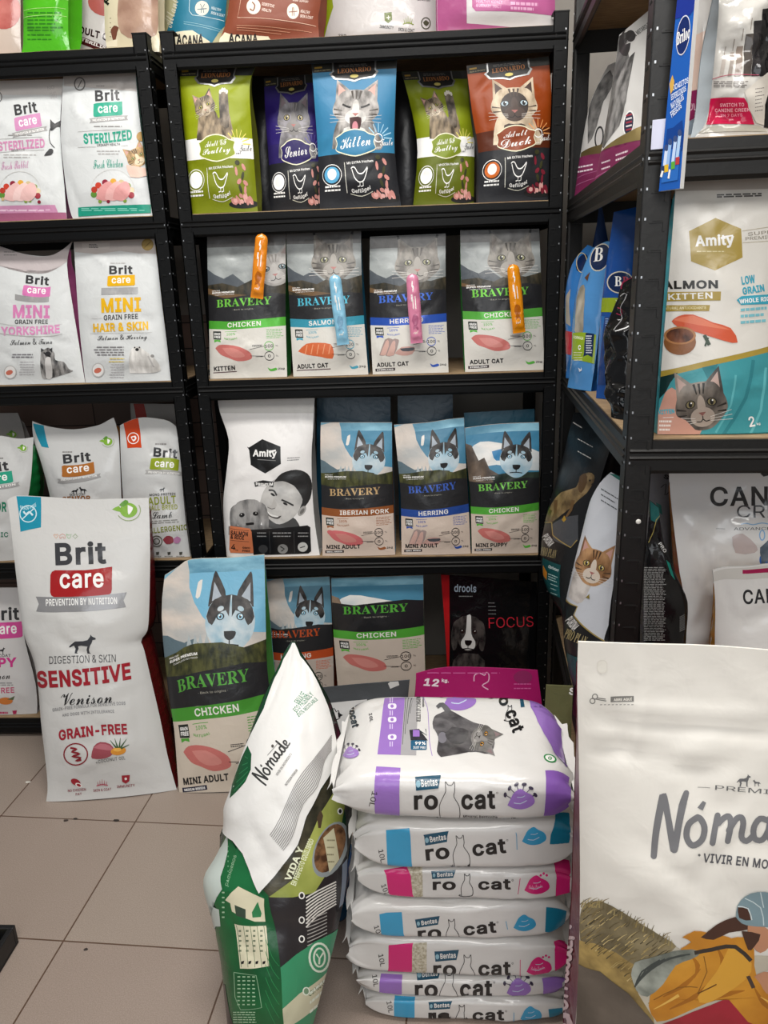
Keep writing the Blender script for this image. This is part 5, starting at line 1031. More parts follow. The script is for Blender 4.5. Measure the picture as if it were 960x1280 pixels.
    blob(ar, 728, 465, 58, PUR, lav=True); ar.poly([(818, 360), (905, 385), (905, 540), (812, 520)], '#8a5fb4')
def front(col, sq, ro, bl, edge, glitter=None, lav=False, tenl=None, bar=None):
    def f(ar):
        ar.view(*L2); ar.poly(sq, col)
        if glitter: ar.poly(glitter, 'noise:#a9a088:#d8d2c0:220:1:1:1')
        rocat_front(ar, *ro[:4], bx=ro[4], rot=ro[5] if len(ro) > 5 else 0); blob(ar, *bl, col if not lav else PUR, lav=lav); ar.poly(edge, col if col != BLU else '#1f7a98')
        if tenl: ar.text('10L', tenl[0], tenl[1], tenl[2], tenl[3], 18, INK, 'r')
        if bar: ar.line(bar, 2.2, col)
        if col == PNK: ar.text('Baby Powder', bl[0]-bl[2]*.5, bl[1]+bl[2]*.3, bl[0]+bl[2]*.45, bl[1]+bl[2]*.22, bl[2]*.35, '#f0a8c8', 'c'); [ar.ell(bl[0]+bl[2]*(.3+.2*k), bl[1]-bl[2]*(.7+.1*(k % 2)), bl[2]*.08, bl[2]*.07, col) for k in range(3)]
    return f
def zy(y): return float(on_y(570, y, 1.13)[2])
zs = [zy(962)+.012, zy(1022), zy(1083), zy(1125), zy(1174), zy(1224), zy(1250), 0.0]
SACKS = [
 ('white and purple cat litter sack on top of the stack, grey cat printed on it', -.166, .25, 1.10, .285, sack1, L1, -1.5),
 ('white cat litter sack with blue square, directly under the topmost purple one', -.14, .26, 1.112, .285, front(BLU, [(240, 80), (325, 73), (336, 212), (248, 220)], (386, 192, 300, 50, 384, -5), (776, 105, 52), [(855, 20), (905, 20), (905, 125), (835, 130)], tenl=(212, 152, 222, 198), bar=[(712, 88), (716, 150)]), L2, 1),
 ('white cat litter sack with pink square, third from the top of the stack', -.135, .262, 1.122, .28, front(PNK, [(232, 226), (316, 212), (346, 330), (262, 340)], (410, 298, 290, 36, 404), (786, 282, 54), [(848, 192), (905, 192), (905, 320), (855, 320)], glitter=[(316, 212), (372, 204), (374, 320), (346, 330)], tenl=(222, 280, 236, 318), bar=[(728, 255), (720, 312)]), L2, -.8),
 ('white cat litter sack with blue square, fourth from the top of the stack', -.153, .252, 1.122, .285, front(BLU, [(216, 386), (297, 378), (310, 492), (232, 498)], (358, 480, 292, 40, 352, -5), (742, 420, 48), [(822, 360), (895, 375), (895, 430), (818, 448)], tenl=(196, 430, 210, 470), bar=[(676, 410), (682, 440)]), L2, 1.2),
 ('white cat litter sack with pink square, fifth from the top of the stack', -.16, .255, 1.128, .28, front(PNK, [(250, 498), (338, 490), (332, 606), (245, 600)], (412, 612, 288, 48, 416), (794, 578, 54), [(850, 485), (905, 485), (905, 612), (855, 612)], glitter=[(338, 490), (390, 488), (386, 608), (332, 606)], tenl=(212, 532, 220, 576), bar=[(728, 550), (728, 610)]), L2, -1),
 ('white cat litter sack with purple square, second from the bottom of the stack', -.15, .25, 1.13, .28, front(PUR, [(222, 602), (300, 606), (296, 682), (216, 672)], (345, 690, 288, 56, 350), (720, 655, 52), [(806, 620), (890, 616), (870, 700), (806, 716)], lav=True, tenl=(190, 610, 196, 648)), L2, .8),
 ('white cat litter sack with blue square, lowest of the stack, on the floor', -.135, .255, 1.13, .28, front(BLU, [(272, 682), (346, 686), (344, 778), (270, 776)], (394, 774, 282, 36, 394), (765, 752, 46), [(830, 730), (880, 725), (880, 780), (835, 780)], tenl=(242, 704, 250, 744), bar=[(705, 742), (704, 775)]), L2, 0),
]
for i, (lb, x0, x1, yf, D, f, vw, yw) in enumerate(SACKS):
    litter_sack('litter_sack', lb, 'sack', x0, x1, yf, D, zs[i+1]+.002, zs[i]-.002, yw, art=f, view=vw, seed=200+i*3, e=.5 if i == 0 else .27, group='stacked cat litter sacks')
litter_sack('litter_sack', 'dark blue sack lying on the floor beside the foot of the litter stack', 'sack', -.30, -.19, 1.36, .2, 0, .07, 0, body='#12405e', seed=240)
# sacks standing behind the stack
G1 = (400, 690, 2.909)
def pink12(ar):
    ar.view(*G1); ar.text('12', 376, 486, 430, 490, 28, '#e8d8e2', 'h', lean=8).text('kg.', 442, 476, 468, 478, 16, '#e8d8e2', 'h'); ar.line([(560, 470), (562, 448), (580, 440), (598, 448), (604, 438), (614, 445), (612, 470), (590, 485), (612, 500)], 4, '#e0a8c8', sm=3); ar.bars(390, 440, 660, 430, 1, 4, '#c85a98', 3, .1); ar.ell(738, 455, 34, 24, '#8a2a5c')
    ar.bars(705, 480, 770, 496, 2, 4, '#c85a98', 3, .1)
bag('food_bag', 'magenta 12 kg sack standing behind the top of the litter stack', 'sack', [(505, 1010), (512, 930), (518, 880), (520, 842)], [(690, 1010), (684, 930), (676, 870), (672, 838)], 0, Y=1.62, tilt=12, T=.1, bulge=.03, body='#a01c60', view=None, art=pink12, film=dict(rough=.22, bump=.1), seed=210, top=[(560, 834), (640, 836)])
def greyw(ar):
    ar.view(380, 800, 5.333).poly([(60, 425), (420, 395), (420, 1200), (60, 1200)], '#cfcfce'); ar.poly([(560, 290), (620, 240), (635, 300), (575, 325)], '#d2d2d0')
    ar.line([(170, 490), (200, 455), (215, 480), (230, 470), (240, 520), (200, 530), (165, 510)], 6, INK, sm=2); ar.poly([(225, 480), (260, 500), (230, 520)], INK); ar.poly([(60, 640), (420, 600), (420, 680), (60, 700)], '#8a8a8a')
bag('food_bag', 'grey and white litter sack with cat outline, behind the leaning white-topped sack', 'sack', [(385, 1010), (392, 930), (400, 860)], [(506, 1010), (506, 930), (512, 850)], 0, Y=1.79, tilt=8, T=.1, bulge=.03, body='#4c4f52', art=greyw, film=GLOSS, seed=211, top=[(440, 856), (490, 852)], view=None)
def hand(ar, G_):
    ar.line([(300, 742), (308, 660), (326, 566), (332, 552), (346, 620), (358, 690), (366, 722), (378, 650), (392, 580), (404, 540)], [20, 22, 24, 22, 20, 22, 22, 22, 24, 18], G_, sm=4, chunk=3)
    ar.line([(440, 618), (412, 640), (405, 680), (424, 708), (454, 690), (462, 650), (446, 620), (428, 625)], 20, G_, sm=4, chunk=3).line([(448, 592), (462, 568)], [20, 12], G_)
    ar.line([(488, 700), (498, 640), (504, 612), (502, 640), (522, 622), (540, 615), (546, 640), (536, 694)], 19, G_, sm=3, chunk=3).line([(540, 660), (562, 625), (580, 618), (586, 640), (580, 680), (596, 694), (616, 678)], 19, G_, sm=3, chunk=3)
    ar.line([(668, 630), (640, 622), (620, 650), (622, 685), (646, 690), (666, 660), (672, 620), (668, 680), (690, 694), (712, 670)], 19, G_, sm=3, chunk=3).line([(762, 640), (735, 630), (716, 660), (722, 695), (748, 695), (762, 655), (778, 560), (766, 680), (790, 700)], 19, G_, sm=3, chunk=3).line([(800, 670), (830, 660), (836, 635), (812, 630), (800, 660), (806, 695), (840, 695)], 17, G_, sm=3, chunk=3)
# ------------------------------------------------------------------ leaning sack with white folded top
V1 = (240, 790, 2.612)
def nomade_body(ar):
    ar.view(*V1)
    ar.poly([(245, 860), (330, 850), (520, 640), (540, 900), (480, 1150), (250, 1100)], '#2b282a')
    ar.poly([(220, 862), (300, 780), (380, 600), (470, 420), (500, 560), (455, 760), (400, 850), (330, 866)], 'noise:#7f8a3c:#a9b05c:8:1:1:1', sm=1); ar.poly([(215, 862), (300, 740), (345, 640), (390, 560), (470, 430), (480, 490), (420, 590), (360, 720), (340, 800), (250, 866)], 'noise:#2a2a20:#4f4a38:24:1:1:1')
    ar.poly([(408, 605), (420, 580), (428, 600), (420, 640), (412, 640)], '#4a3a2a')
    ar.text('VIDA Y', 322, 815, 366, 705, 22, '#e9ecd0', 'h').text('EN PERFECTO EQUILIBRIO', 340, 830, 400, 680, 20, '#dfe4c0', 'h')
    ar.ell(452, 710, 52, 96, '#8e9698', rot=22).ell(450, 706, 44, 84, 'noise:#4a3222:#8a6444:70:1:1:1', rot=22); ar.poly([(428, 672), (462, 640), (480, 742), (448, 786)], '#c9c4a4'); ar.bars(440, 680, 468, 750, 4, 5, '#8a8468', 4, .2)
    ar.poly([(490, 760), (520, 720), (520, 860), (480, 900)], '#7a8494'); ar.ell(483, 585, 9, 11, WHITE).ell(483, 585, 5, 7, '#2b282a')
    for k in range(9): ar.line([(372, 868+k*12), (410, 845+k*10), (470, 815+k*9)], 4.5, '#d9d6d0', sm=2)
    for k, y in enumerate((860, 940, 1002)): ar.ell(358, y, 10, 12, '#e9e7e2').ell(358, y, 6, 8, '#2b282a')
    for k in range(9): ar.line([(376, 940+k*12), (440, 915+k*11)], 3, '#a9a6a2')
    ar.poly([(270, 1110), (330, 1060), (400, 1010), (510, 940), (520, 1100), (450, 1300), (300, 1300)], '#3a8f66'); ar.poly([(295, 1230), (350, 1180), (430, 1120), (500, 1040), (505, 1070), (440, 1180), (330, 1280), (300, 1285)], '#cfcdb0')
    ar.ring(415, 1062, 32, 46, 7, '#d8e6d4', n=22).ring(415, 1062, 18, 30, 6, '#d8e6d4', n=18).line([(405, 1050), (415, 1066), (428, 1046)], 6, '#d8e6d4').line([(415, 1066), (414, 1084)], 6, '#d8e6d4')
    ar.text('GO! NUTRITION', 384, 1190, 470, 1120, 14, '#4a6a4a', 'b'); ar.bars(384, 1240, 445, 1180, 3, 9, '#e4eee0', 5, .2, slope=-.9); ar.ell(372, 1172, 12, 14, '#e4eee0').ell(372, 1172, 8, 10, '#7a9a7a')
    # side panel: dark green with feeding tables
    ar.poly([(90, 640), (110, 620), (250, 860), (300, 1300), (100, 1300), (80, 900)], 'noise:#14502c:#1d6b3a:7:1:1:1')
    ar.poly([(105, 850), (150, 640), (225, 850), (235, 868), (120, 845)], '#1c6a3c'); ar.poly([(152, 830), (236, 870), (240, 945), (205, 945), (132, 912), (126, 885), (110, 875)], '#d6d0b4', sm=1); ar.poly([(140, 890), (176, 905), (176, 935), (145, 925)], '#3a4a3c').poly([(196, 915), (216, 880), (228, 918), (225, 930), (198, 932)], '#2f7a4a')
    ar.poly([(140, 952), (242, 958), (252, 1090), (158, 1098)], '#d9d4b8')
    for k in range(5): x = 146+k*22; ar.line([(x, 956), (x+16, 1094)], 1.6, '#4a6a4a')
    for k in range(4):
        x = 154+k*23; ar.bars(x, 975, x+9, 1040, 5, 6, '#5a6a54', k, .2); ar.poly([(x+8, 1075), (x+18, 1072), (x+16, 1082), (x+8, 1084)], INK)
    ar.line([(138, 1110), (210, 1120), (228, 1225), (160, 1232), (142, 1190), (138, 1110)], 2, '#8fb894')
    for k in range(4): ar.bars(150+k*16, 1125, 160+k*16, 1215, 8, 4, '#a8cca8', 7+k, .3)
    for k in range(7): ar.bars(136, 1240+k*8, 215, 1240+k*8, 1, 3, '#a8cca8', 9+k, .2)
    for k in range(6): ar.line([(240, 1000+k*42), (262, 1060+k*40), (285, 1090+k*42)], 1.6, '#2f8a50', sm=2)
    ar.bars(118, 700, 122, 830, 9, 5, '#6aa47c', 3, 0); ar.text('CACHORROS', 118, 830, 148, 730, 9, '#8fb894', 'b').bars(100, 850, 108, 930, 6, 5, '#a8cca8', 4, 0)
    ar.poly([(30, 780), (60, 740), (118, 660), (118, 720), (95, 800), (100, 840), (60, 890), (90, 905), (95, 960), (80, 960), (35, 880)], '#c2ccc6', sm=1)
    ar.poly([(85, 1100), (110, 1150), (130, 1260), (150, 1330), (80, 1330)], '#2a2224')
def nomade_flap(ar):
    ar.view(*V1)
    ar.poly([(330, 30), (340, 36), (372, 100), (412, 155), (430, 205), (455, 280), (474, 350), (472, 425), (445, 465), (415, 512), (372, 600), (345, 690), (300, 755), (222, 850), (200, 800), (172, 722), (140, 680), (104, 640), (118, 560), (140, 500), (180, 380), (240, 250), (275, 150), (300, 90)], '#e6e5e2', sm=1)
    ar.poly([(190, 372), (202, 400), (200, 450), (182, 490), (132, 545), (140, 500), (150, 470), (172, 410)], '#14522f', sm=1)
    for k in range(5): ar.line([(145+k*9, 520-k*28), (190, 470-k*14)], 2, '#2a7a4a')
    ar.text('ENVASE', 350, 240, 374, 206, 20, '#2f7a5a', 'b').text('ECO FRIENDLY', 342, 266, 396, 208, 18, '#2f7a5a', 'b').text('100% RECICLABLE', 350, 280, 408, 224, 13, '#2f7a5a', 'b').line([(340, 262), (350, 280)], 2, '#2f7a5a')
    ar.push(244, 502, .285, -56).push(-290, -742, 1); hand(ar, '#3a3a3a'); ar.pop().pop().line([(252, 404), (286, 362)], 1.5, '#8a8a8a').ell(268, 374, 4, 5, '#55504c').text('VIVIR EN MOVIMIENTO', 283, 470, 328, 400, 8, '#8a8886', 'b').text('NUTRICION PREMIUM', 310, 502, 345, 452, 8, '#6a6866', 'b')
    for k in range(11):
        x0, y0 = 258+k*4, 660+k*5; ar.line([(x0, y0), (x0+30, y0-50), (x0+72-k, y0-150), (x0+105, y0-205), (x0+150-k*2, y0-262-k*3), (x0+190-k*4, y0-322)], 2.6, '#9b9896', sm=3)
NOML = [(300, 1330), (288, 1300), (284, 1270), (276, 1200), (266, 1150), (256, 1115), (256, 1095), (268, 1075), (278, 1055), (283, 1030), (283, 1010), (292, 985), (302, 950), (318, 900), (334, 862), (346, 838), (354, 818), (364, 803)]
NOMR = [(372, 1330), (388, 1290), (404, 1230), (420, 1170), (432, 1110), (434, 1060), (430, 1000), (422, 950), (411, 895), (402, 870), (390, 842), (380, 825), (369, 803)]
to1 = lambda P: [((x-V1[0])*V1[2], (y-V1[1])*V1[2]) for x, y in P]
bag('food_bag', 'green and black sack leaning on the litter stack, its white top folded to a point', 'sack', to1(NOML), to1(NOMR), 0, Y=1.03, tilt=24.5, T=.12, bulge=.075, body='#143f26', gusset='#1b2a20', view=V1, art=nomade_body, overlay=('folded_top', nomade_flap),
    film=dict(rough=.25, bump=.1), seed=220, nu=44, nv=60, crease=44, amp=.004, topthin=.05, seal_rows=1, fold=.1)
# ------------------------------------------------------------------ big cream sack in the right foreground
V2 = (700, 780, 2.56)
def cream(ar):
    ar.view(*V2)
    ar.line([(105, 238), (148, 246)], 3, '#7c7a76').ring(112, 232, 8, 8, 3, '#7c7a76').ring(104, 246, 8, 8, 3, '#7c7a76').line([(118, 236), (146, 240)], 3, '#7c7a76')
    for k in range(9): ar.line([(128+k*12.5, 258), (135+k*12.5, 257.5)], 2, '#7c7a76')
    ar.poly([(162, 232), (236, 230), (236, 248), (162, 250)], '#7c7a76').text('ABRE AQUÍ', 172, 247, 230, 245, 11, '#e9e4da', 'h')
    ar.rrect(118, 115, 152, 158, 14, '#ded9cf')
    ar.rrect(121, 118, 149, 155, 12, '#e6e2d8')
    ar.line([(440, 522), (480, 524)], 1.5, '#6a6866'); ar.text('PREMIUM', 496, 530, 760, 552, 15, '#6a6a6a', 'r')
    for x, y, s, f in ((590, 500, 20, 1), (628, 508, 11, -1)): standing_dog(ar, x, y, s, '#6a6a6c', flip=f)
    # hand lettering
    G_ = '#77777a'
    hand(ar, G_)
    ar.ell(445, 738, 4, 4, '#6a6a6a'); ar.text('VIVIR EN MOVIMIENTO', 456, 762, 830, 812, 30, '#55555a', 'b', arc=-6)
    # printed photo: dry grassy hill, kneeling figure in a yellow jacket with a backpack
    ar.poly([(60, 960), (75, 900), (110, 890), (160, 905), (230, 940), (300, 980), (370, 1030), (420, 1060), (500, 1060), (800, 1040), (900, 1040), (900, 1500), (40, 1500)], '#c6bfae')
    ar.poly([(66, 930), (80, 895), (130, 885), (200, 920), (270, 965), (330, 1000), (372, 1030), (330, 1060), (240, 1100), (120, 1060), (66, 1010)], 'noise:#6a6048:#978a68:22:1:1:1', sm=2)
    ar.poly([(62, 1010), (110, 1020), (180, 1050), (240, 1090), (250, 1180), (300, 1260), (310, 1500), (40, 1500)], 'noise:#6d5a34:#b59a5c:26:1:1:1', sm=1)
    R = random.Random(4)
    for k in range(170):
        x = 66+R.random()**1.3*270; y = R.uniform(890+max(0, x-130)*.55, 1010+(x-66)*.95); l = R.uniform(10, 30); ar.line([(x, y), (x+l*.6, y-l*.5), (x+l*1.2, y-l*.6-R.uniform(0, 10))], [3.5, 1], R.choice(('#b09a64', '#7d6c44', '#cbb680', '#5e5236', '#8d7c50', '#4a4230')))
    for k in range(26): x = 70+k*11.5; y = 892+max(0, x-130)*.56; ar.line([(x, y+14), (x+R.uniform(-4, 14), y-R.uniform(4, 22))], [5, 1], R.choice(('#8d7c50', '#6a5f42', '#a39465')))
    ar.poly([(60, 1085), (130, 1110), (220, 1180), (290, 1260), (320, 1300), (330, 1500), (40, 1500)], 'noise:#4e463e:#6e645a:8:1:1:1', sm=1)
    ar.poly([(800, 1000), (900, 960), (900, 1300), (640, 1300), (640, 1120)], '#cfcac0')
    ar.poly([(300, 1290), (420, 1240), (520, 1200), (600, 1150), (700, 1160), (760, 1300), (760, 1500), (330, 1500)], 'noise:#8c1c28:#b0283a:10:1:1:1', sm=2)
    ar.poly([(284, 1220), (300, 1150), (360, 1080), (420, 1040), (470, 1020), (540, 1005), (590, 1000), (620, 1040), (620, 1090), (640, 1150), (700, 1220), (740, 1260), (700, 1300), (600, 1270), (540, 1200), (470, 1210), (380, 1250), (310, 1270)], 'noise:#b8741c:#dc9c34:9:1:1:1', sm=2)
    for p in (((330, 1190), (400, 1150), (450, 1100)), ((350, 1230), (430, 1190), (470, 1150)), ((500, 1030), (520, 1080), (500, 1130)), ((620, 1160), (650, 1210), (700, 1250)), ((480, 1200), (540, 1180), (590, 1170)), ((420, 1060), (440, 1090), (430, 1130))): ar.line(p, [3, 16, 2], 'noise:#9c5f16:#b8741c:9:1:1:1', sm=4)
    for p in (((300, 1230), (380, 1185)), ((540, 1060), (570, 1100)), ((640, 1190), (690, 1220))): ar.line(p, [2, 10], '#e8b95a', sm=2)
    ar.poly([(390, 1000), (430, 980), (470, 985), (540, 1000), (560, 1020), (480, 1040), (400, 1040), (386, 1036), (420, 1015)], '#c9862a', sm=2); ar.poly([(540, 1030), (600, 1060), (610, 1110), (560, 1160), (470, 1210), (440, 1190), (500, 1110)], '#e0a63c', sm=2)
    ar.line([(460, 1060), (470, 1110), (440, 1180)], 3, '#8a5a18').line([(300, 1200), (380, 1160), (440, 1160)], 3, '#8a5a18', sm=2); ar.line([(440, 1180), (500, 1150)], 4, '#6a4214'); ar.poly([(594, 1125), (606, 1122), (624, 1160), (612, 1164)], '#4a3a34')
    ar.poly([(228, 1120), (240, 1080), (290, 1066), (360, 1045), (420, 1038), (450, 1050), (420, 1070), (370, 1090), (330, 1150), (280, 1190), (245, 1170)], 'noise:#6a7068:#a9aea4:30:1:1:1', sm=2)
    for k in range(7): ar.line([(240+k*4, 1160-k*6), (262+k*14, 1110-k*7), (320+k*16, 1072-k*3)], 5, '#3f4644', sm=2)
    ar.line([(430, 1050), (500, 1035), (560, 1030), (610, 1075)], 13, '#3a332e', sm=2)
    ar.poly([(450, 1000), (500, 960), (560, 935), (600, 950), (600, 975), (540, 985), (490, 1008)], '#4a3026', sm=2).poly([(600, 960), (650, 965), (672, 990), (668, 1030), (640, 1050), (615, 1030), (600, 1000)], '#c08a6a', sm=2).poly([(580, 980), (640, 990), (620, 1030), (600, 1040)], '#4a3026', sm=2)
    ar.poly([(562, 935), (566, 900), (590, 870), (630, 855), (680, 860), (720, 890), (740, 930), (800, 950), (780, 968), (700, 965), (620, 965), (580, 955)], '#7d949c', sm=2).line([(590, 875), (640, 905), (650, 962)], 3, '#c8d4d6', sm=2).line([(640, 856), (650, 905)], 3, '#c8d4d6').poly([(568, 900), (600, 905), (612, 945), (572, 938)], '#4a3026', sm=2).line([(568, 902), (600, 908), (612, 945)], 4, '#c8d4d6', sm=2)
    ar.poly([(620, 1125), (650, 1110), (690, 1120), (700, 1180), (660, 1180), (640, 1150)], '#c08a6a', sm=2)
def cream_side(ar):
    ar.view(*V2); ar.push(20, 1010, .55, -88, .55).push(-290, -700, 1); hand(ar, '#e6c8cc'); ar.pop().pop(); ar.push(14, 1290, .5, -84, .5).push(-290, -700, 1); hand(ar, '#e6c8cc'); ar.pop().pop()
bag('food_bag', 'large cream dog food sack with yellow-jacketed hiker print, right foreground', 'sack', [(30, 1500), (48, 1300), (60, 1100), (64, 800), (60, 420), (55, 200), (58, 57)], [(900, 1500), (910, 1100), (905, 600), (900, 300), (890, 105)], 0, Y=.80, yaw=-7, tilt=4, T=.16, bulge=.05, view=V2, top=[(250, 64), (520, 72)],
    body='#e8e4dc', gusset='#6a1226', art=cream, gart=(1, cream_side), film=dict(rough=.36, bump=.12, bscale=22), seed=230, nu=44, nv=72, crease=60, amp=.004, seal_rows=2, fold=.04, hfold=((.905, .006, .004), (.89, .006, -.004), (.855, .005, .003), (.84, .005, -.003)))
# ------------------------------------------------------------------ right unit
AIS = dict(yaw=-62)
Q1 = (690, 0, 3.556)
def instinct(front):
    def f(ar):
        ar.view(*Q1)
        if front:
            ar.poly([(300, 160), (340, 140), (330, 200), (345, 260), (320, 330), (290, 430), (262, 520), (240, 640), (225, 650), (230, 560), (260, 440), (280, 300)], 'noise:#3a3a3a:#7a7a78:30:1:1:1', sm=2); ar.poly([(345, 100), (320, 150), (325, 200), (350, 190), (335, 250), (300, 230), (305, 160)], '#2c2a2a', sm=2)
            ar.poly([(320, 280), (370, 230), (350, 330), (330, 450), (300, 560), (240, 640), (262, 470)], 'noise:#2a2a2a:#9a9896:60:1:1:.4'); ar.ell(350, 160, 22, 26, '#2a2828'); ar.text('INSTINCT', 352, 100, 440, 40, 36, INK, 'h'); ar.text('SENIOR & METABOLIC', 330, 195, 444, 112, 20, INK, 'b')
            ar.ell(342, 548, 24, 58, WHITE, rot=8).ell(342, 548, 20, 50, '#2a2a44', rot=8)
            for k in range(5): ar.line([(330, 515+k*16), (356, 508+k*16)], 7, '#e4dede' if k % 2 else '#a03040')
            ar.poly([(215, 655), (300, 610), (400, 560), (412, 625), (300, 665), (205, 700)], 'noise:#6f5f3a:#9c8a56:8:1:1:1', metallic=.4); ar.poly([(185, 700), (300, 660), (416, 620), (416, 700), (180, 860)], '#7c2854'); ar.bars(222, 725, 262, 752, 2, 7, '#e6d8e0', 3, .1, slope=-.35); ar.bars(285, 690, 340, 712, 2, 8, '#e6d8e0', 4, .1, slope=-.35); ar.line([(180, 800), (400, 690)], 2, '#b06a94')
        else:
            ar.poly([(165, 480), (205, 380), (260, 310), (270, 380), (230, 450), (200, 560), (160, 640)], 'noise:#3a3a3a:#8a8886:30:1:1:1', sm=2); ar.ell(210, 610, 20, 50, '#2a2a2c', rot=6).ell(210, 610, 14, 40, '#c9c6c4', rot=6); ar.poly([(130, 680), (230, 640), (235, 690), (125, 715)], '#6f5f3a', metallic=.4); ar.poly([(120, 705), (260, 680), (260, 860), (90, 890)], '#7c2854'); ar.bars(115, 745, 185, 765, 2, 7, '#e6d8e0', 3, .1, slope=-.2); ar.line([(105, 800), (200, 760)], 2, '#b06a94').line([(105, 830), (200, 790)], 2, '#b06a94')
    return f
bag('food_bag', 'white and purple bag with grey dog print, farther of two on the right unit', 'bag', [(98, 890), (125, 700), (165, 480), (205, 375), (250, 290)], [(250, 860), (262, 640), (280, 400), (290, 272)], Z2+SHELF, X=.425, view=Q1, art=instinct(False), tilt=6, T=.05, body='#cfcdca', gusset='#5c1c3e', film=SOFT, seed=300, nu=20, nv=30, group='white and purple bags on the right unit', **AIS)
bag('food_bag', 'white and purple bag with flag seal, nearer of two, against the slotted post', 'bag', [(190, 820), (225, 640), (255, 470), (278, 310), (299, 155)], [(430, 700), (445, 480), (455, 250), (462, 20)], Z2+SHELF, X=.40, view=Q1, art=instinct(True), tilt=6, T=.07, body='#d9d8d5', gusset='#5c1c3e', film=SOFT, seed=301, nu=24, nv=32, group='white and purple bags on the right unit', **AIS)
Q2 = (690, 230, 4.27)
def bl1(ar): ar.view(*Q2).poly([(70, 780), (108, 790), (108, 915), (70, 905)], '#a3222e').ell(160, 420, 26, 50, '#10244c', rot=25).ring(160, 420, 28, 52, 4, '#c9b98a'); ar.poly([(75, 600), (100, 560), (100, 760), (75, 740)], '#9a958c')
bag('food_bag', 'blue bag with red label, farthest of the blue bags on the right unit', 'bag', [(80, 990), (74, 750), (76, 560), (110, 420), (190, 325)], [(190, 1080), (175, 800), (185, 560), (235, 345)], Z3+SHELF, X=.38, view=Q2, art=bl1, tilt=8, T=.045, body='#2f6eb0', gusset='#1c4a84', film=GLOSS, seed=302, nu=16, nv=26, group='blue bags on the right unit', **AIS)
def bl2(ar):
    ar.view(*Q2).ell(258, 392, 52, 78, '#c9c4b4', rot=22).ell(258, 392, 47, 72, '#10244c', rot=22).text('B', 222, 415, 270, 410, 72, WHITE, 's', lean=12); ar.poly([(120, 780), (135, 600), (160, 540), (178, 560), (170, 700), (165, 790), (130, 795)], 'noise:#7d776a:#b9b2a2:30:1:1:.4', sm=2); ar.poly([(175, 500), (205, 470), (190, 520)], '#5a3a28')
    ar.poly([(110, 795), (236, 805), (226, 960), (108, 935)], '#86a022'); ar.text('FORMULA', 115, 825, 168, 832, 16, '#e6eac8', 'b'); ar.poly([(182, 795), (226, 800), (216, 925), (192, 912), (168, 922)], '#14284c'); ar.bars(182, 812, 215, 900, 8, 6, '#c9ccd8', 3, .2); ar.text('C', 140, 885, 154, 886, 26, WHITE, 'h'); ar.bars(118, 900, 165, 940, 4, 4, '#d8dcb4', 4, .3)
    ar.poly([(140, 980), (155, 990), (158, 975), (160, 995), (148, 1002)], '#d8e0ea')
bag('food_bag', 'light blue bag with dog print and lime label, standing in front on the right unit', 'bag', [(92, 1015), (106, 930), (112, 740), (135, 560), (170, 440), (215, 345)], [(210, 1092), (238, 900), (262, 690), (280, 510), (315, 420), (322, 325)], Z3+SHELF, X=.354, view=Q2, art=bl2, tilt=7, T=.07, top=[(262, 318), (300, 305)], body='#4a86be', gusset='#1f5a9c', film=GLOSS, seed=303, nu=22, nv=34, group='blue bags on the right unit', **AIS)
def bl3(ar):
    ar.view(*Q2).ell(365, 525, 72, 60, '#c9c4b4').ell(365, 525, 66, 54, '#10244c').text('B', 335, 545, 372, 545, 52, WHITE, 's').text('R', 378, 545, 410, 545, 50, '#b04050', 's'); ar.poly([(262, 610), (450, 612), (450, 690), (262, 684)], '#8fa422'); ar.poly([(250, 700), (300, 710), (280, 1070), (235, 1070)], '#2a6ab0').bars(285, 715, 300, 1060, 32, 5, '#9db4d4', 3, .2); ar.poly([(282, 710), (310, 710), (300, 1070), (245, 1070)], '#1b3a74'); ar.bars(286, 720, 306, 1050, 30, 5, '#9db4d4', 5, .3); ar.text('Y', 340, 640, 356, 640, 22, '#d8e0c0', 'b')
bag('food_bag', 'dark blue bag with lime band, between the light blue and glossy black bags', 'bag', [(240, 1085), (250, 880), (262, 680), (280, 500), (300, 360), (330, 150)], [(430, 1085), (440, 700), (450, 500), (466, 120)], Z3+SHELF, Y=1.59, yaw=-40, view=Q2, art=bl3, tilt=5, T=.07, body='#174a94', gusset='#123a78', film=GLOSS, seed=304, nu=22, nv=34, group='blue bags on the right unit')
bag('food_bag', 'deep blue bag with narrow top behind the other blue bags', 'bag', [(180, 900), (200, 500), (235, 250), (250, 130)], [(340, 900), (330, 500), (290, 250), (268, 125)], Z3+SHELF, Y=2.07, yaw=-5, view=Q2, tilt=1, T=.05, body='#123c78', film=MAT, seed=305, nu=14, nv=22, group='blue bags on the right unit')
def blk(ar): ar.view(*Q2).line([(370, 560), (380, 525), (446, 488)], 6, '#8c2040', sm=2).line([(345, 690), (370, 700), (372, 670), (350, 660)], 5, '#9c2448', sm=2).line([(365, 600), (400, 590), (330, 780)], 5, '#8f8f90', sm=2)
bag('food_bag', 'glossy black crumpled bag with pink edge, in front of the dark blue bag', 'bag', [(322, 1195), (292, 1065), (286, 880), (306, 760), (345, 660), (370, 560)], [(400, 1260), (425, 900), (442, 700), (450, 490)], Z3+SHELF, X=.352, yaw=-62, view=Q2, art=blk, top=[(378, 520)], tilt=6, T=.07, body='#0c0c0d', film=dict(rough=.13, bump=.2, bscale=20), seed=306, nu=26, nv=40, crease=40, amp=.006)
Q3 = (670, 500, 3.2)
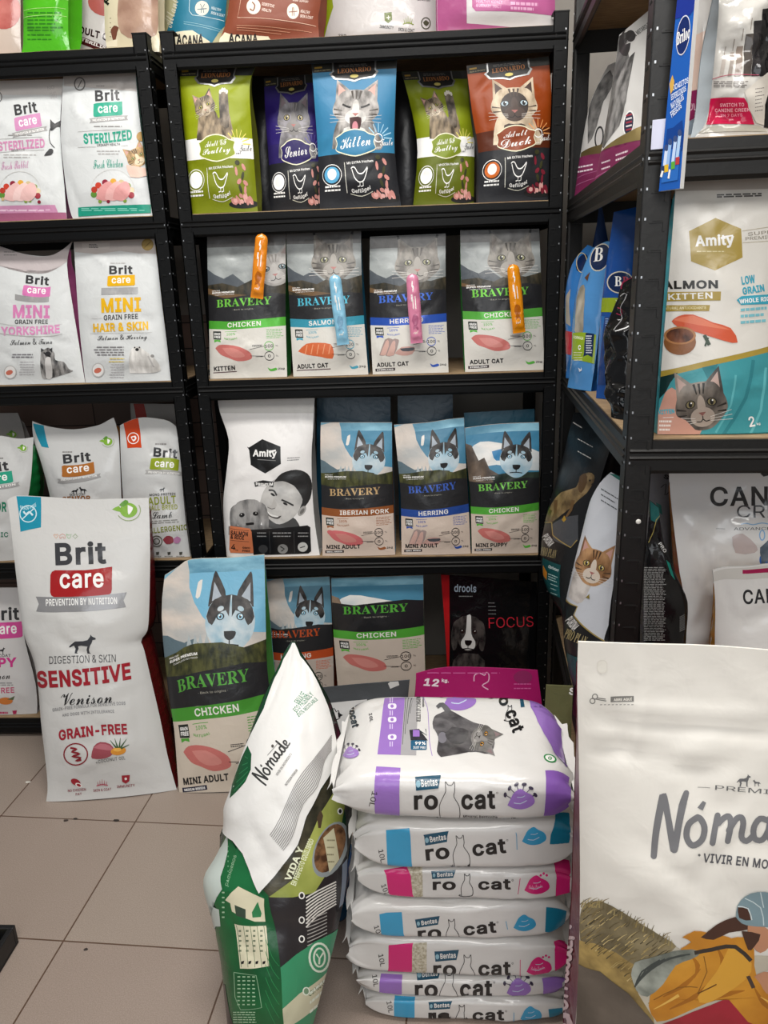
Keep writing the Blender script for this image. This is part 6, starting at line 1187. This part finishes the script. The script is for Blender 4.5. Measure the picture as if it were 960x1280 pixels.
def pp1(ar):
    ar.view(*Q3).poly([(38, 480), (60, 420), (100, 370), (160, 350), (180, 310), (210, 290), (232, 300), (232, 325), (205, 370), (170, 400), (140, 430), (90, 470), (60, 490)], 'noise:#5c4a30:#9a8258:30:1:1:1', sm=2); ar.ell(196, 335, 26, 42, 'noise:#6a5638:#a48c64:30:1:1:1', rot=28); ar.poly([(176, 305), (200, 292), (205, 330), (182, 372), (168, 352)], '#5a4226', sm=2); ar.ell(216, 322, 4, 4, '#111111').ell(228, 338, 6, 5, '#1a1410'); ar.line([(80, 400), (78, 450), (62, 486)], [14, 8], '#6a5030').line([(150, 400), (140, 440), (120, 470)], [14, 8], '#6a5030').line([(60, 440), (48, 485)], [12, 7], '#57411f')
    ar.poly([(62, 500), (110, 470), (170, 460), (170, 560), (140, 590), (70, 560)], '#4a4c50', sm=1).line([(35, 490), (64, 490), (68, 540), (140, 590), (165, 560)], 4, '#a48c4c', sm=1); ar.poly([(104, 480), (114, 462), (122, 478), (112, 488)], '#b08a2c')
    ar.text('PURINA', 24, 550, 52, 590, 30, '#d8d6d2', 'h').text('PRO PLAN', 18, 620, 78, 634, 34, '#a8986c', 's'); ar.poly([(28, 630), (100, 660), (98, 790), (40, 760)], '#0f4a4c'); ar.text('Optistart', 48, 672, 88, 690, 14, '#d8e4e2', 'b').bars(50, 695, 90, 715, 3, 4, '#a8c4c2', 3, .3, slope=.4).bars(60, 735, 90, 770, 3, 3, '#a8c4c2', 3, .3, slope=.4); ar.poly([(30, 660), (46, 690), (44, 720), (30, 700)], '#c9822c')
    ar.bars(168, 155, 232, 205, 2, 4, '#c9c8c4', 3, .2, slope=.55); ar.bars(150, 90, 186, 112, 1, 5, '#c9c8c4', 4, .1, slope=.6)
bag('food_bag', 'black dog food sack with standing hound print, beside the middle unit', 'bag', [(150, 1130), (110, 850), (72, 800), (30, 700), (22, 600), (40, 480), (70, 360), (105, 240), (150, 50)], [(250, 1130), (210, 850), (200, 640), (230, 430), (270, 280), (345, 50)], .403, X=.40, view=Q3, art=pp1, tilt=9, T=.12, bulge=.03, body='#161719', film=dict(rough=.3, bump=.1), seed=310, nu=28, nv=44, yaw=-70)
def pp2(ar):
    ar.view(*Q3).poly([(300, 285), (350, 300), (350, 500), (325, 640), (300, 800), (290, 900), (272, 962), (150, 860), (165, 825), (118, 790), (150, 670), (180, 550), (215, 410), (260, 325)], '#cfd3da', sm=1)
    ar.poly([(290, 292), (345, 300), (345, 335), (335, 322)], '#176a60'); ar.line([(118, 795), (166, 826), (152, 862), (274, 964)], 5, '#a8924c')
    ar.poly([(130, 785), (150, 700), (190, 650), (230, 700), (200, 790), (165, 815)], 'noise:#a8a09a:#dcd6d0:30:1:1:1', sm=2)
    cat_face(ar, 232, 664, 72, 16, 84, f1='noise:#7a5432:#c09468:34:1:1:.6', f2='#d6c8b8', eye='#c9b060', stripe='#4a3422', body=False)
    ar.poly([(200, 790), (215, 775), (215, 795)], '#8a7a34')
    ar.bars(262, 355, 335, 400, 3, 4, '#55585c', 3, .3, slope=.6); ar.text('PURINA', 118, 885, 150, 925, 36, '#d8d6d2', 'h').text('PRO PLAN', 112, 950, 195, 985, 40, '#a8986c', 's'); ar.poly([(125, 1010), (170, 1030), (170, 1130), (130, 1120)], '#0f4a4c')
bag('food_bag', 'white and black cat food sack with tabby kitten print, behind the slotted post', 'bag', [(160, 1160), (130, 1040), (116, 980), (112, 870), (125, 790), (152, 670), (180, 550), (215, 410), (258, 330), (300, 288)], [(310, 1160), (292, 950), (305, 800), (322, 640), (335, 500), (345, 310)], .403, X=.372, view=Q3, art=pp2, tilt=7, T=.11, bulge=.03, body='#17181a', film=dict(rough=.3, bump=.1), seed=311, nu=28, nv=44, yaw=-62)
def olive(ar): ar.view(*Q3).text('S', 130, 1178, 156, 1182, 30, WHITE, 'h')
bag('food_bag', 'small olive bag under the white cat food sack, just left of the cream sack', 'bag', [(20, 1230), (40, 1140)], [(148, 1235), (148, 1145)], .003, Y=1.47, yaw=-10, view=Q3, art=olive, tilt=4, T=.06, body='#6a6a48', film=MAT, seed=312, nu=12, nv=20) if True else None
def smalltxt(ar):
    ar.view(*Q3); ar.bars(432, 670, 520, 960, 44, 3.4, '#8a8a88', 5, .15); ar.text('PRO', 488, 575, 512, 612, 14, '#c9c8c4', 'b'); ar.poly([(520, 640), (534, 652), (556, 720), (540, 700)], '#1a7a6c'); ar.bars(574, 868, 596, 925, 9, 3, '#8a8a88', 6, .1, slope=-.5); ar.poly([(455, 390), (500, 400), (510, 450), (480, 490), (460, 480)], '#1c5a58', sm=1); ar.line([(450, 570), (480, 480), (510, 450)], 3, '#9a8a4c')
bag('food_bag', 'black sack with fine white print, just right of the slotted post', 'bag', [(428, 1140), (426, 1000), (430, 700), (448, 560), (455, 400)], [(606, 1140), (600, 960), (607, 810), (560, 700), (512, 570), (490, 430)], .403, Y=1.245, yaw=-4, view=Q3, art=smalltxt, tilt=3, T=.03, body='#141415', film=dict(rough=.2, bump=.14), seed=313, nu=26, nv=40, crease=30, amp=.005)
def greyb(ar): ar.view(*Q3).text('S', 508, 312, 528, 320, 18, INK, 'h').line([(500, 350), (520, 335), (515, 380), (530, 370)], 3, INK, sm=2).poly([(480, 410), (500, 420), (505, 460), (482, 440)], '#176a60', sm=1)
bag('food_bag', 'grey bag in shade behind the black fine-print sack', 'bag', [(450, 1100), (448, 700), (448, 260)], [(560, 1100), (545, 700), (535, 260)], .403, Y=1.455, yaw=-4, view=Q3, art=greyb, tilt=1, T=.03, body='#77777a', film=MAT, seed=314, nu=14, nv=24)
Q4 = (810, 540, 4.573)
def canine1(ar):
    ar.view(*Q4); ar.text('CANINE', 355, 425, 985, 418, 112, '#2e2e30', 'b').text('CREEK', 508, 490, 905, 490, 72, '#4a4a4c', 'r').text('ADVANCED FORMULA', 490, 562, 960, 556, 16, '#55555a', 'r').line([(388, 553), (440, 554)], 2, '#55555a')
    ar.poly([(640, 236), (700, 228), (760, 236), (700, 245), (660, 255)], '#2e2e30'); ar.line([(530, 528), (560, 522), (600, 530), (650, 520), (700, 528)], 6, '#8fb4d6', sm=3).ring(652, 590, 14, 28, 6, '#7fb0de').ring(662, 730, 20, 30, 12, '#3a6ab8')
    ar.poly([(640, 660), (700, 600), (760, 620), (760, 760), (650, 760)], 'noise:#3a4a5a:#8a94a0:20:1:1:1', sm=1); ar.poly([(480, 600), (540, 580), (620, 650), (610, 690), (500, 690)], '#c3b6b4', sm=2)
bag('food_bag', 'white dog food sack with dark spaced lettering, tall, at the right picture edge', 'bag', [(205, 1800), (205, 1000), (180, 800), (150, 560), (127, 350), (121, 215)], [(930, 1800), (940, 800), (935, 225)], .403, Y=1.315, yaw=-4, view=Q4, art=canine1, tilt=3, T=.07, bulge=.02, body='#dedddb', gusset='#7c4a12', film=dict(rough=.13, bump=.22, bscale=16), seed=320, nu=34, nv=56, crease=70, amp=.007)
def canine2(ar):
    ar.view(*Q4); ar.poly([(375, 800), (560, 775), (900, 745), (900, 830), (375, 855)], '#c9c6c0'); ar.poly([(540, 788), (900, 770), (900, 800), (540, 810)], '#9c1c4c'); ar.text('CANINE', 545, 986, 900, 965, 84, '#2e2e30', 'b')
bag('food_bag', 'white dog food sack with magenta strip, in front of the tall white sack', 'bag', [(380, 1700), (382, 1215), (385, 1000), (378, 880), (370, 790)], [(905, 1700), (900, 1000), (905, 740)], .403, Y=1.222, yaw=-4, view=Q4, art=canine2, top=[(440, 772), (560, 768), (700, 752)], tilt=3, T=.05, bulge=.02, body='#dcdad7', gusset='#c98a14', film=dict(rough=.13, bump=.22, bscale=16), seed=321, nu=30, nv=40, crease=36, amp=.005, fold=-.1)
Q5 = (810, 200, 3.2)
def kitten(ar):
    ar.view(*Q5); ar.poly([(115, 85), (530, 55), (530, 115), (112, 125)], '#b4aca4'); ar.bars(275, 140, 465, 148, 2, 6, '#55514c', 3, .12, slope=-.03)
    ar.poly([(270, 232), (372, 275), (378, 390), (268, 442), (172, 405), (164, 285)], '#a8903c', sm=1); ar.text('Amity', 190, 358, 346, 350, 56, WHITE, 'h').line([(300, 308), (340, 302)], 6, WHITE); ar.bars(195, 366, 310, 362, 1, 4, '#d8cfa0', 3, .1)
    ar.line([(376, 285), (530, 262)], 2, '#b0a488').line([(378, 332), (530, 322)], 2, '#b0a488').text('SUPER', 400, 304, 520, 292, 14, '#8a8274', 'r').text('PREMIUM', 390, 322, 520, 312, 13, '#8a8274', 'r')
    ar.text('SALMON', 20, 518, 280, 514, 34, '#26241f', 'h').poly([(40, 530), (292, 526), (290, 562), (60, 566)], '#a8903c').text('KITTEN', 82, 560, 258, 554, 25, WHITE, 'b').poly([(50, 582), (248, 580), (244, 604), (50, 606)], '#a8903c').text('NATURAL ANTIOXIDANTS', 58, 598, 232, 596, 11, '#e6dcb0', 'b')
    ar.text('LOW', 376, 500, 430, 492, 34, '#3aa4bc', 'h').text('GRAIN', 380, 540, 466, 526, 30, '#3aa4bc', 'h'); ar.poly([(354, 560), (372, 545), (530, 535), (530, 575), (372, 580)], '#3aa4bc', sm=1).text('WHOLE RICE', 366, 575, 500, 562, 18, WHITE, 'h'); ar.bars(370, 600, 480, 650, 3, 11, '#7cc0cc', 3, .2, slope=-.08)
    ar.poly([(95, 645), (120, 625), (180, 618), (260, 650), (330, 672), (358, 730), (300, 722), (200, 690), (120, 668)], '#d05a3a', sm=2, rough=.3).poly([(100, 640), (180, 622), (260, 655), (330, 680), (200, 660)], '#e07a58', sm=2, rough=.3); ar.line([(225, 700), (245, 740)], 14, '#3a4a3a').line([(240, 710), (228, 745)], 8, '#3a4a3a')
    ar.ell(128, 728, 64, 52, '#8c5a34'); ar.ell(128, 702, 64, 36, '#b07a4c').ell(128, 702, 54, 29, 'noise:#4a2a1c:#8a5438:60:1:1:1')
    ar.poly([(48, 845), (250, 800), (530, 730), (530, 1130), (20, 1130)], '#3f949c').poly([(48, 845), (250, 800), (530, 730), (530, 752), (250, 822), (46, 870)], '#a8903c')
    ar.poly([(40, 870), (120, 850), (90, 890), (70, 930), (40, 960)], '#16302f'); ar.poly([(215, 830), (280, 815), (250, 900)], '#2a7880').line([(350, 860), (330, 980), (270, 1090)], 8, '#5fb0b6', sm=2).line([(420, 800), (390, 950), (300, 1100)], 14, '#2f7f88', sm=2).line([(470, 830), (450, 1000), (400, 1110)], 10, '#62b4ba', sm=2)
    ar.poly([(70, 930), (95, 910), (130, 940), (160, 1000), (200, 1050), (205, 1100), (30, 1100), (45, 1000)], '#c99684', sm=2)
    cat_face(ar, 212, 975, 102, -8, 110, f1='noise:#3f3a36:#9a8f84:26:1:1:.5', f2='#a89a8e', eye='#7a7050', ear='#b59a90', stripe='#2a2622', nose='#8a5a54', body=False)
    ar.poly([(20, 1000), (80, 1010), (150, 1040), (205, 1095), (180, 1110), (20, 1110)], '#c99684', sm=1); ar.text('KITTEN', 45, 1018, 106, 1012, 18, '#3ab0c4', 'h').line([(60, 1030), (102, 1028)], 2, WHITE).bars(45, 1045, 98, 1078, 3, 8, '#f0e4dc', 4, .2)
    ar.text('2', 405, 1068, 428, 1064, 42, WHITE, 'b').text('kg', 434, 1062, 448, 1060, 12, WHITE, 'b'); ar.poly([(38, 1098), (480, 1088), (480, 1115), (36, 1115)], '#1f6a68')
bag('food_bag', 'pale cat food bag with gold hexagon and tabby kitten print, right unit', 'bag', [(36, 1112), (55, 800), (85, 450), (113, 80)], [(486, 1106), (492, 800), (510, 400), (530, 55)], Z3+SHELF, Y=1.225, yaw=-4, view=Q5, art=kitten, tilt=4, T=.09, bulge=.02, body='#e0dcd4', gusset='#2fa8b8', film=dict(rough=.28, bump=.1), seed=330, nu=30, nv=44, crease=24, fold=-.05)
Q6 = (780, 0, 5.333)
def plum(ar):
    ar.view(*Q6).poly([(430, 610), (600, 598), (600, 760), (430, 810)], '#7c1c4c').line([(430, 608), (600, 598)], 5, '#b08a4c').text('FORMULA', 300, 745, 520, 732, 46, '#d8b8c8', 'r'); ar.poly([(430, 812), (600, 765), (600, 900), (430, 900)], '#7d8c9a'); ar.poly([(440, 260), (560, 200), (570, 600), (440, 610)], '#d2b8aa', sm=1)
bag('food_bag', 'pale bag with plum band, behind the hanging blue sign', 'bag', [(400, 905), (420, 600), (440, 0), (445, -330)], [(575, 900), (592, 600), (620, 0), (625, -330)], Z2+SHELF, Y=1.36, yaw=-4, view=Q6, art=plum, tilt=3, T=.07, body='#c9c6c2', film=dict(rough=.14, bump=.14), seed=331, nu=20, nv=30)
def chart(ar):
    ar.view(*Q6)
    for k, (x0, x1, y0, c) in enumerate(((635, 662, 400, '#b3aaa2'), (690, 716, 350, '#9a9088'), (735, 778, 310, '#877a70'), (795, 845, 228, '#4a4440'), (848, 905, 140, '#262426'), (905, 960, 60, '#141416'))): ar.poly([(x0+(490-y0)*.1*0, 510), (x0+18, y0), (x1+18, y0-4), (x1, 506)], c)
    for x, y in ((668, 330), (725, 280), (785, 210), (842, 140)): ar.line([(x, y+60), (x+12, y-20)], 5, '#8a8078')
    ar.line([(590, 530), (700, 500), (900, 500)], 4, '#b0405c', sm=2); ar.bars(600, 545, 840, 580, 4, 5, '#6a6462', 3, .2)
    ar.poly([(575, 660), (800, 652), (830, 700), (868, 830), (548, 832)], '#c01846', sm=0).text('SWITCH TO', 642, 712, 800, 708, 24, '#f0b0c0', 'b').text('CANINE CREEK', 605, 748, 840, 742, 24, '#f0b0c0', 'b').text('IN 7 DAYS', 645, 782, 790, 776, 22, '#e890a8', 'b')
    ar.poly([(800, 610), (860, 560), (960, 480), (980, 700), (940, 840), (880, 820), (830, 720)], '#d2ccc2', sm=1); ar.bars(872, 595, 935, 740, 7, 5, '#6a6462', 4, .4, slope=-.15); ar.poly([(560, 845), (900, 835), (960, 880), (480, 890)], '#b3b0a4')
    ar.poly([(935, 700), (960, 620), (990, 640), (990, 860), (930, 850)], '#101012')
bag('food_bag', 'clear-wrapped white bag with crimson panel and bar chart, top right corner', 'bag', [(470, 900), (530, 850), (572, 700), (592, 500), (630, 100), (640, -330)], [(975, 895), (985, 500), (1000, -330)], Z2+SHELF, Y=1.225, yaw=-4, view=Q6, art=chart, tilt=4, T=.08, body='#c9c6c0', gusset='#b3bcc2', film=dict(rough=.1, bump=.2, bscale=24), seed=332, nu=30, nv=40, crease=36, amp=.006)
# ------------------------------------------------------------------ sign, tag and tray
def flat_sign():
    root = tag(empty('hanging_sign', tuple(on_y(840, 235, 1.165)), math.radians(-52)), 'tall blue advertising board with oval logo, hanging on the slotted post', 'sign'); bpy.context.view_layer.update()
    a = math.radians(-52); n = np.array([math.sin(a), -math.cos(a), 0]); O = np.array(root.location)
    def pl(x, y):
        r = ray(780+x/5.333, y/5.333); return CAM+r*(((O-CAM)@n)/(r@n))
    bl, br, tr, tl = pl(232, 1276), pl(372, 1256), pl(487, -180), pl(372, -180)
    nu, nv = 8, 24; u, v = np.meshgrid(np.linspace(0, 1, nu+1), np.linspace(0, 1, nv+1)); u, v = u[..., None], v[..., None]
    G = (bl*(1-u)+br*u)*(1-v)+(tl*(1-u)+tr*u)*v; N = np.broadcast_to(n, G.shape).copy(); Bk = G-n*.009
    film = dict(rough=.25, bump=0); b = Builder(root, film); blue = mat('#1c56a8', **film); wh = mat('#e6e6e4', **film)
    b.grid(G, N, blue); b.grid(Bk, -N, wh)
    ar = Art().view(*Q6)
    ar.poly([(372, -180), (487, -180), (500, 20), (440, 100), (330, 130), (360, -60)], '#1a2f86'); ar.ell(396, 235, 44, 136, '#c9cdd8', rot=8).ell(396, 235, 40, 128, '#14265c', rot=8).text('Briloc', 352, 306, 438, 254, 74, WHITE, 's', lean=33)
    for k, t in enumerate(('BOCADITOS', 'ESTERILIZADOS', 'NATURALES', 'FRESCOS')): ar.text(t, 316+k*2, 612+k*58, 430-k*14, 552+k*55, 34, '#dce6f2', 'b', lean=28)
    ar.poly([(305, 560), (325, 500), (338, 540), (330, 600), (312, 630)], '#c9a04c', sm=1)
    ar.poly([(290, 860), (330, 850), (390, 800), (400, 900), (390, 1000), (270, 1010)], '#123c84'); ar.poly([(262, 1010), (380, 980), (360, 1200), (250, 1220)], '#2a66b4')
    for x, y, c in ((285, 1000, '#c9d4e6'), (310, 960, '#8fb0dc'), (345, 940, '#b8cce8'), (375, 900, '#a8c4e4')): ar.line([(x-18, y+150), (x, y)], 20, c).ell(x, y-14, 14, 22, '#3a4a74')
    for x, y, c in ((288, 1120, '#d8b02c'), (332, 1100, '#5aa03a'), (362, 1070, '#b03a3c'), (262, 1130, '#2a3a5c')): ar.poly([(x-14, y-20), (x+12, y-26), (x+10, y+24), (x-16, y+30)], c)
    ar.line([(250, 1180), (262, 1140)], 14, '#e6e6e4').line([(300, 1190), (310, 1130)], 12, '#e6e6e4')
    b.art(bake(ar, G, N, base_off=.0004)); b.build('printed_face')
    e = Builder(root, film); s_ = np.array([math.cos(a), math.sin(a), 0])
    for A, B_, nn in ((G[:, 0], Bk[:, 0], -s_), (G[:, -1], Bk[:, -1], s_)): e.grid(np.stack([A, B_], 1), np.tile(nn, (nv+1, 2, 1)), wh)
    for A, B_, nn in ((G[0], Bk[0], np.array([0, 0, -1.])), (G[-1], Bk[-1], np.array([0, 0, 1.]))): e.grid(np.stack([A, B_]), np.tile(nn, (2, nu+1, 1)), wh)
    e.build('board_edge')
flat_sign()
def price_tag():
    p = on_y(824, 168, 1.19); m = MB().box(-.010, -.0012, -.019, .012, 0, .019); o = m.build('price_tag', [mat('#c6c8dc', rough=.4, bump=0)], bevel=.0004); o.location = p; o.rotation_euler = (0, 0, -.4)
    tag(o, 'small blank white tag on the slotted post beside the blue sign', 'tag')
price_tag()
def tray():
    root = tag(empty('black_tray', (-1.1, 1.17, 0)), 'black tray on the floor at the lower left picture edge', 'tray')
    bk = mat('#101113', rough=.45, bump=.06); m = MB(); x1, y1, h = .172, .135, .05
    m.box(-x1, -y1, 0, x1, y1, .006); m.box(-x1, -y1, .006, x1, -y1+.012, h); m.box(-x1, y1-.012, .006, x1, y1, h); m.box(-x1, -y1+.012, .006, -x1+.012, y1-.012, h); m.box(x1-.012, -y1+.012, .006, x1, y1-.012, h); m.build('tray_body', [bk], root, bevel=.002)
    MB().box(-x1+.014, -y1+.014, .007, x1-.03, y1-.03, .036).build('cream_liner', [mat('#cfc08c', rough=.6, bump=.1)], root, bevel=.004)
tray()
def crumb(label, px, py, r, col, seed):
    p = on_z(px, py, 0); R = random.Random(seed); bm = bmesh.new(); bmesh.ops.create_icosphere(bm, subdivisions=1, radius=1)
    for v in bm.verts: v.co = Vector((v.co.x*r*R.uniform(.7, 1.5), v.co.y*r*R.uniform(.4, .9), (v.co.z*.5+.5)*r*.35))
    me = bpy.data.meshes.new('crumb'); bm.to_mesh(me); bm.free(); me.materials.append(mat(col, rough=.7, bump=0)); o = link('crumb', me); o.location = (p[0], p[1], .0002)
    tag(o, label, 'crumb', 'crumbs on the floor tiles')
crumb('white scrap on the floor left of the big white sack', 35, 978, .008, '#d6d2c8', 1)
crumb('dark fleck on the tile joint, leftmost of the row below the white sack', 83, 1026, .007, '#3a302a', 2)
crumb('dark fleck on the tile joint, second from left below the white sack', 94, 1024, .006, '#2a221e', 3)
crumb('thin dark fleck on the tile joint nearest the joint crossing', 146, 1026, .008, '#2a221e', 4)
crumb('dark speck on the tile near the middle joint crossing', 107, 1187, .005, '#2f2622', 5)
